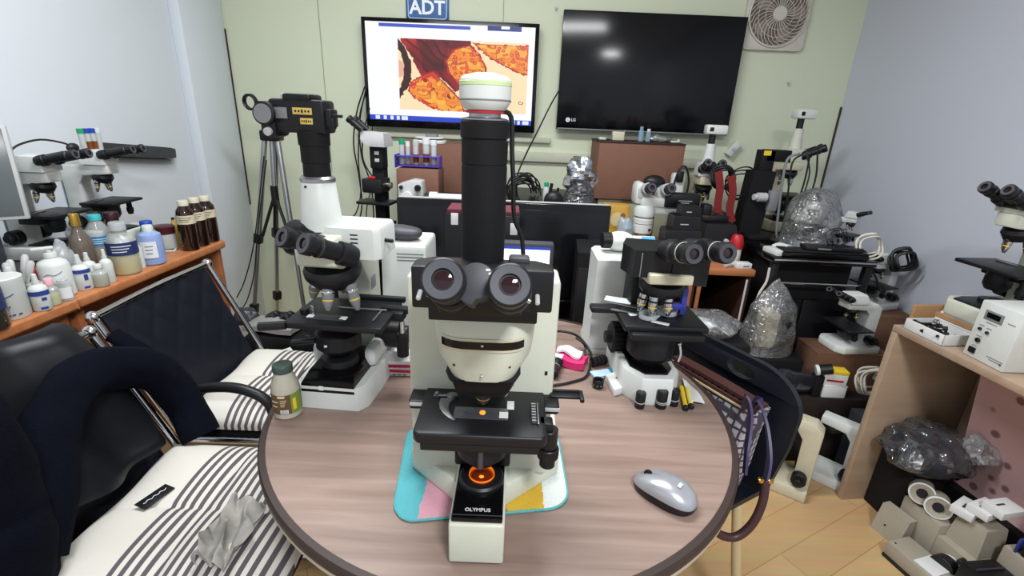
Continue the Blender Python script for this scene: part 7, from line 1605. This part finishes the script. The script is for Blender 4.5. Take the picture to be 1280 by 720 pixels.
for i, (lx, ly) in enumerate(((0.105, -0.185), (0.115, -0.235))):
    p = cabp(lx, ly, 0.0); t = thing('grey_roll', ('farther', 'nearer')[i] + ' of two grey cylinders with dark hollow ends below the plastic bundle', 'cylinder', (p.x, p.y, 0.185 - i * 0.01), 0.0, 'grey hollow cylinders')
    d = Vector((-0.62, -0.72, 0.25)).normalized(); b = B(GB).frame(d * 0.03, -d).lathe([(0.030, 0), (0.034, 0.0), (0.034, 0.07), (0.012, 0.07), (0.012, 0.01), (0.015, 0.004), (0.03, 0.0)], 30); b.build('shell', t); B(WHITE).frame(d * 0.032, -d).lathe([(0.031, 0), (0.0355, 0.001), (0.0355, 0.006), (0.031, 0.006), (0.031, 0)], 30).build('rim', t); B(BLACK).frame(d * 0.031, -d).lathe([(0.0005, 0), (0.0135, 0), (0.0135, 0.004), (0.0005, 0.004)], 20).build('hole', t)
p = cabp(0.125, -0.224, 0.0006); solo('beige_block', 'upright beige block carrying the grey hollow cylinders', 'block', B(GB).box(0.09, 0.13, 0.145, (0, 0, 0), 0.005), p, 0.117)
p = cabp(0.05, -0.185, 0.0006); solo('beige_wedge', 'sloping beige block at the front edge of the cabinet floor', 'block', B(GB).loft([[(-0.03, -0.045, 0), (0.02, -0.045, 0), (0.02, 0.045, 0), (-0.03, 0.045, 0)], [(-0.01, -0.045, 0.10), (0.02, -0.045, 0.10), (0.02, 0.045, 0.10), (-0.01, 0.045, 0.10)]]).use(BLACK).ball((-0.024, 0.01, 0.04), 0.003, 8, 6), p, 0.3)
for i, (dx, dy, dz, a, lab) in enumerate(((-0.035, 0.035, 0, 0.5, 'lowest of the three small white cartons heaped on the beige block'), (0.0, 0.0, 0.0245, 0.35, 'middle of the three small white cartons, with a pink printed line'), (0.035, -0.03, 0.049, 0.2, 'uppermost of the three small white cartons beside the black clip'))):
    p = cabp(0.155 + dx * 0.6, -0.325 + dy * 0.8, 0.2062 + dz); t = thing('slide_box', lab, 'box', p, a, 'small white cartons in the cabinet'); B(PAPER).box(0.085, 0.055, 0.024, (0, 0, 0), 0.0015).build('carton', t); B(REDB if i == 1 else GREYD).box(0.03, 0.006, 0.0004, (-0.01, 0.005, 0.0242), 0).build('print', t)
p = cabp(0.2, -0.435, 0.0006); t = thing('beige_case', 'beige case carrying a blue card and black clip at the picture edge', 'case', p, 0.117); B(GB).box(0.105, 0.07, 0.19, (0, 0, 0), 0.006).build('case', t)
t = thing('bulldog_clip', 'black clip with a deep blue card standing on the beige case', 'clip', cabp(0.175, -0.435, 0.1912), 0.3); B(mat('deep_blue_card', (44, 54, 120), 0.5)).box(0.03, 0.006, 0.045, (-0.01, 0.012, 0), 0.001).build('card', t); b = B(BLACK).box(0.05, 0.03, 0.028, (0, -0.012, 0), 0.006).tube([(-0.02, -0.012, 0.026), (-0.005, -0.012, 0.045), (0.012, -0.012, 0.026)], 0.004, 8); b.build('clip', t)
p = cabp(0.01, -0.325, 0.0006); t = thing('foot_plate', 'long beige foot plate with a dark rubber edge in front of the cabinet', 'plate', p, 0.25); B(GB).box(0.09, 0.15, 0.05, (0, 0, 0.012), 0.005).build('plate', t); B(RUBBER).box(0.092, 0.152, 0.012, (0, 0, 0), 0.002).build('rubber_edge', t); B(BLACK).ball((-0.03, 0.06, 0.062), 0.003, 8, 6).build('screw', t)
p = cabp(0.082, -0.468, 0.0006); t = thing('black_case', 'black ribbed case on the floor at the lower corner by the cabinet', 'case', p, 0.117); b = B(BLACK).box(0.11, 0.13, 0.14, (0, 0, 0), 0.006); b.build('case', t)
for i in range(3): B(GREYD).box(0.09, 0.004, 0.006, (0, -0.03 + 0.03 * i, 0.14), 0.001).build('rib', t)
p = cabp(-0.03, -0.37, 0.0006); 
solo('white_card', 'white card lying on the beige foot plate at the lower picture edge', 'card', B(PAPER).box(0.075, 0.06, 0.002, (0, 0, 0), 0.0004), cabp(0.015, -0.355, 0.0632), 0.3)

t = carton('dark_crate', 'dark crate between the round table and the wooden bench, behind the right-hand chair', 0.56, 0.80, 1.44, 1.66, 0.0006, 0.60, BLACKM, flap=False)
t = thing('clear_bag', 'crumpled clear bag holding a white sheet, behind the dark moulded chair', 'bag', (0.685, 1.54, 0.6012), 0.3)
B(PAPER).slab(lambda u, v: crumple((-0.07 + 0.13 * u, -0.05 + 0.09 * v, 0.025 + 0.02 * math.sin(4 * u)), 0.008, 16, 2), 12, 8, 0.003).build('sheet', t)
blob(B(BAG), (0, 0, 0.035), (0.10, 0.075, 0.038), 0.3, 13, 5.0, 34, 20, squash=-0.034).build('film', t)

# ---------------------------------------------------------------- chair with a handbag at the right of the table
A_, B_ = atY(858, 409, 1.16), atY(972, 500, 0.92)
NAVYP = mat('blue_black_plastic', (20, 24, 34), 0.4)
mid = Vector(((A_.x + B_.x) / 2, (A_.y + B_.y) / 2, 0)); dv = Vector((B_.x - A_.x, B_.y - A_.y, 0)); yaw = math.atan2(dv.y, dv.x)
t = thing('chair', 'dark blue-black moulded chair with an oval hole in its back, a handbag on it', 'chair', (mid.x, mid.y, 0), yaw)
from mathutils.geometry import tessellate_polygon
hl = dv.length / 2 + 0.05; zt_ = 0.79
def plate(b, outer, hole, th):
    n1, n2 = len(outer), len(hole); pts = [Vector((x, y, 0)) for x, y in outer + hole]
    tri = tessellate_polygon([pts[:n1], pts[n1:]]); m = n1 + n2
    bend = lambda x: 0.35 * x * x
    vs = [(p.x, bend(p.x) - th / 2, p.y) for p in pts] + [(p.x, bend(p.x) + th / 2, p.y) for p in pts]
    fs = [tuple(f) for f in tri] + [tuple(i + m for i in f)[::-1] for f in tri]
    for i in range(n1): j = (i + 1) % n1; fs.append((i, j, j + m, i + m))
    for i in range(n2): j = (i + 1) % n2; fs.append((n1 + i, n1 + j, n1 + j + m, n1 + i + m))
    return b.add(vs, fs)
outer = []
for sx, a0 in ((1, 0), (-1, PI / 2)):
    for i in range(11):
        a = a0 + PI / 2 * i / 10; outer.append((sx * (hl - 0.11) + 0.11 * math.cos(a), zt_ - 0.09 + 0.09 * math.sin(a)))
outer += [(-hl + 0.005, 0.62), (-hl + 0.03, 0.47), (hl - 0.03, 0.47), (hl - 0.005, 0.62)]
hole = [(0.040 + 0.036 * math.cos(a), zt_ - 0.038 + 0.020 * math.sin(a)) for a in [2 * PI * i / 24 for i in range(24)]]
plate(B(NAVYP), outer, hole, 0.014).build('backrest', t)
sd = -1
b = B(NAVYP).slab(lambda u, v: (-hl + 0.03 + (2 * hl - 0.06) * u, -0.36 + 0.35 * v, 0.462 + 0.02 * abs(2 * u - 1) ** 3 + 0.012 * v), 12, 10, 0.014); b.build('seat', t)
BEI = mat('beige_tube', (196, 178, 140), 0.45)
for x, y, x2, y2 in ((-hl + 0.05, -0.32, -hl + 0.01, -0.36), (hl - 0.05, -0.32, hl - 0.01, -0.36), (-hl + 0.06, -0.04, -hl + 0.02, 0.05), (hl - 0.06, -0.04, hl - 0.02, 0.05)):
    B(BEI).tube([(x, y, 0.455), ((x + x2) / 2, (y + y2) / 2, 0.2), (x2, y2, 0.002)], 0.012, 12, 4).build('leg', t)
# handbag
HEX = bpy.data.materials.new('hexagon_fabric'); HEX.use_nodes = True; n, L, bs = nodes_of(HEX)
tc = n.new('ShaderNodeTexCoord'); vo = n.new('ShaderNodeTexVoronoi'); vo.feature = 'DISTANCE_TO_EDGE'; vo.inputs['Scale'].default_value = 52; vo.inputs['Randomness'].default_value = 0.15; L.new(tc.outputs['Object'], vo.inputs['Vector'])
cr = n.new('ShaderNodeValToRGB'); cr.color_ramp.elements[0].position = 0.10; cr.color_ramp.elements[0].color = lin((56, 52, 66)); cr.color_ramp.elements[1].position = 0.17; cr.color_ramp.elements[1].color = lin((168, 164, 172))
L.new(vo.outputs['Distance'], cr.inputs[0]); L.new(cr.outputs[0], bs.inputs['Base Color']); bs.inputs['Roughness'].default_value = 0.7
hb = thing('handbag', 'handbag of dark hexagon-patterned cloth with purple straps and a brown handle', 'bag', (mid.x, mid.y, 0), yaw)
b = B(HEX); rings = []
for z, y0, y1, x0, x1 in ((0.4885, -0.10, -0.035, -0.09, 0.12), (0.56, -0.105, -0.03, -0.10, 0.13), (0.65, -0.098, -0.03, -0.105, 0.135), (0.712, -0.072, -0.024, -0.11, 0.14)):
    rings.append([(x0, y0, z), ((x0 + x1) / 2, y0 - 0.006, z), (x1, y0, z), (x1 + 0.01, (y0 + y1) / 2, z), (x1, y1, z), (x0, y1, z), (x0 - 0.01, (y0 + y1) / 2, z)])
b.loft(rings); b.build('body', hb)
b = B(mat('brown_leather', (70, 40, 36), 0.5)); ribbon(b, [(-0.11, -0.073, 0.714), (0.015, -0.079, 0.717), (0.14, -0.073, 0.714)], 0.008, 0.006, (0, 0, 1)); b.use(mat('cream_piping', (206, 190, 150), 0.6)); ribbon(b, [(-0.11, -0.077, 0.708), (0.015, -0.083, 0.711), (0.14, -0.077, 0.708)], 0.004, 0.004, (0, 0, 1)); b.use(mat('brown_leather', (70, 40, 36))); ribbon(b, [(-0.11, -0.05, 0.721), (0.015, -0.05, 0.723), (0.14, -0.05, 0.721)], 0.03, 0.008, (0, 1, 0)); b.build('top_edging', hb)
inv = hb.matrix_basis.inverted() if False else Matrix.Translation((mid.x, mid.y, 0)) @ Euler((0, 0, yaw)).to_matrix().to_4x4()
inv = inv.inverted()
PU = mat('purple_leather', (52, 44, 78), 0.45)
def hl_(pts): return [inv @ atY(a, c, y) for a, c, y in pts]
for pts in (((928, 512, 0.90), (934, 498, 0.885), (938, 520, 0.845), (934, 560, 0.80), (931, 592, 0.78)), ((940, 512, 0.89), (948, 501, 0.87), (958, 530, 0.83), (962, 570, 0.79), (957, 602, 0.765))):
    ribbon(B(PU), hl_(pts), 0.021, 0.005, (0.55, -0.5, 0.0)).build('strap', hb)
b = B(mat('dark_brown_handle', (60, 34, 34), 0.45)).tube(hl_(((957, 600, 0.765), (953, 628, 0.75), (940, 655, 0.74), (920, 671, 0.735), (900, 668, 0.735), (893, 655, 0.74))), 0.0085, 10, 6); b.build('handle', hb)
GOLD = mat('gold_ring', (212, 172, 92), 0.25, 1.0)
for a, c in ((951, 600), (963, 601)): B(GOLD).frame(inv @ atY(a, c, 0.76), (0, 0, 1)).lathe([(0.004, -0.004), (0.006, -0.003), (0.006, 0.003), (0.004, 0.004)], 16).build('buckle', hb)
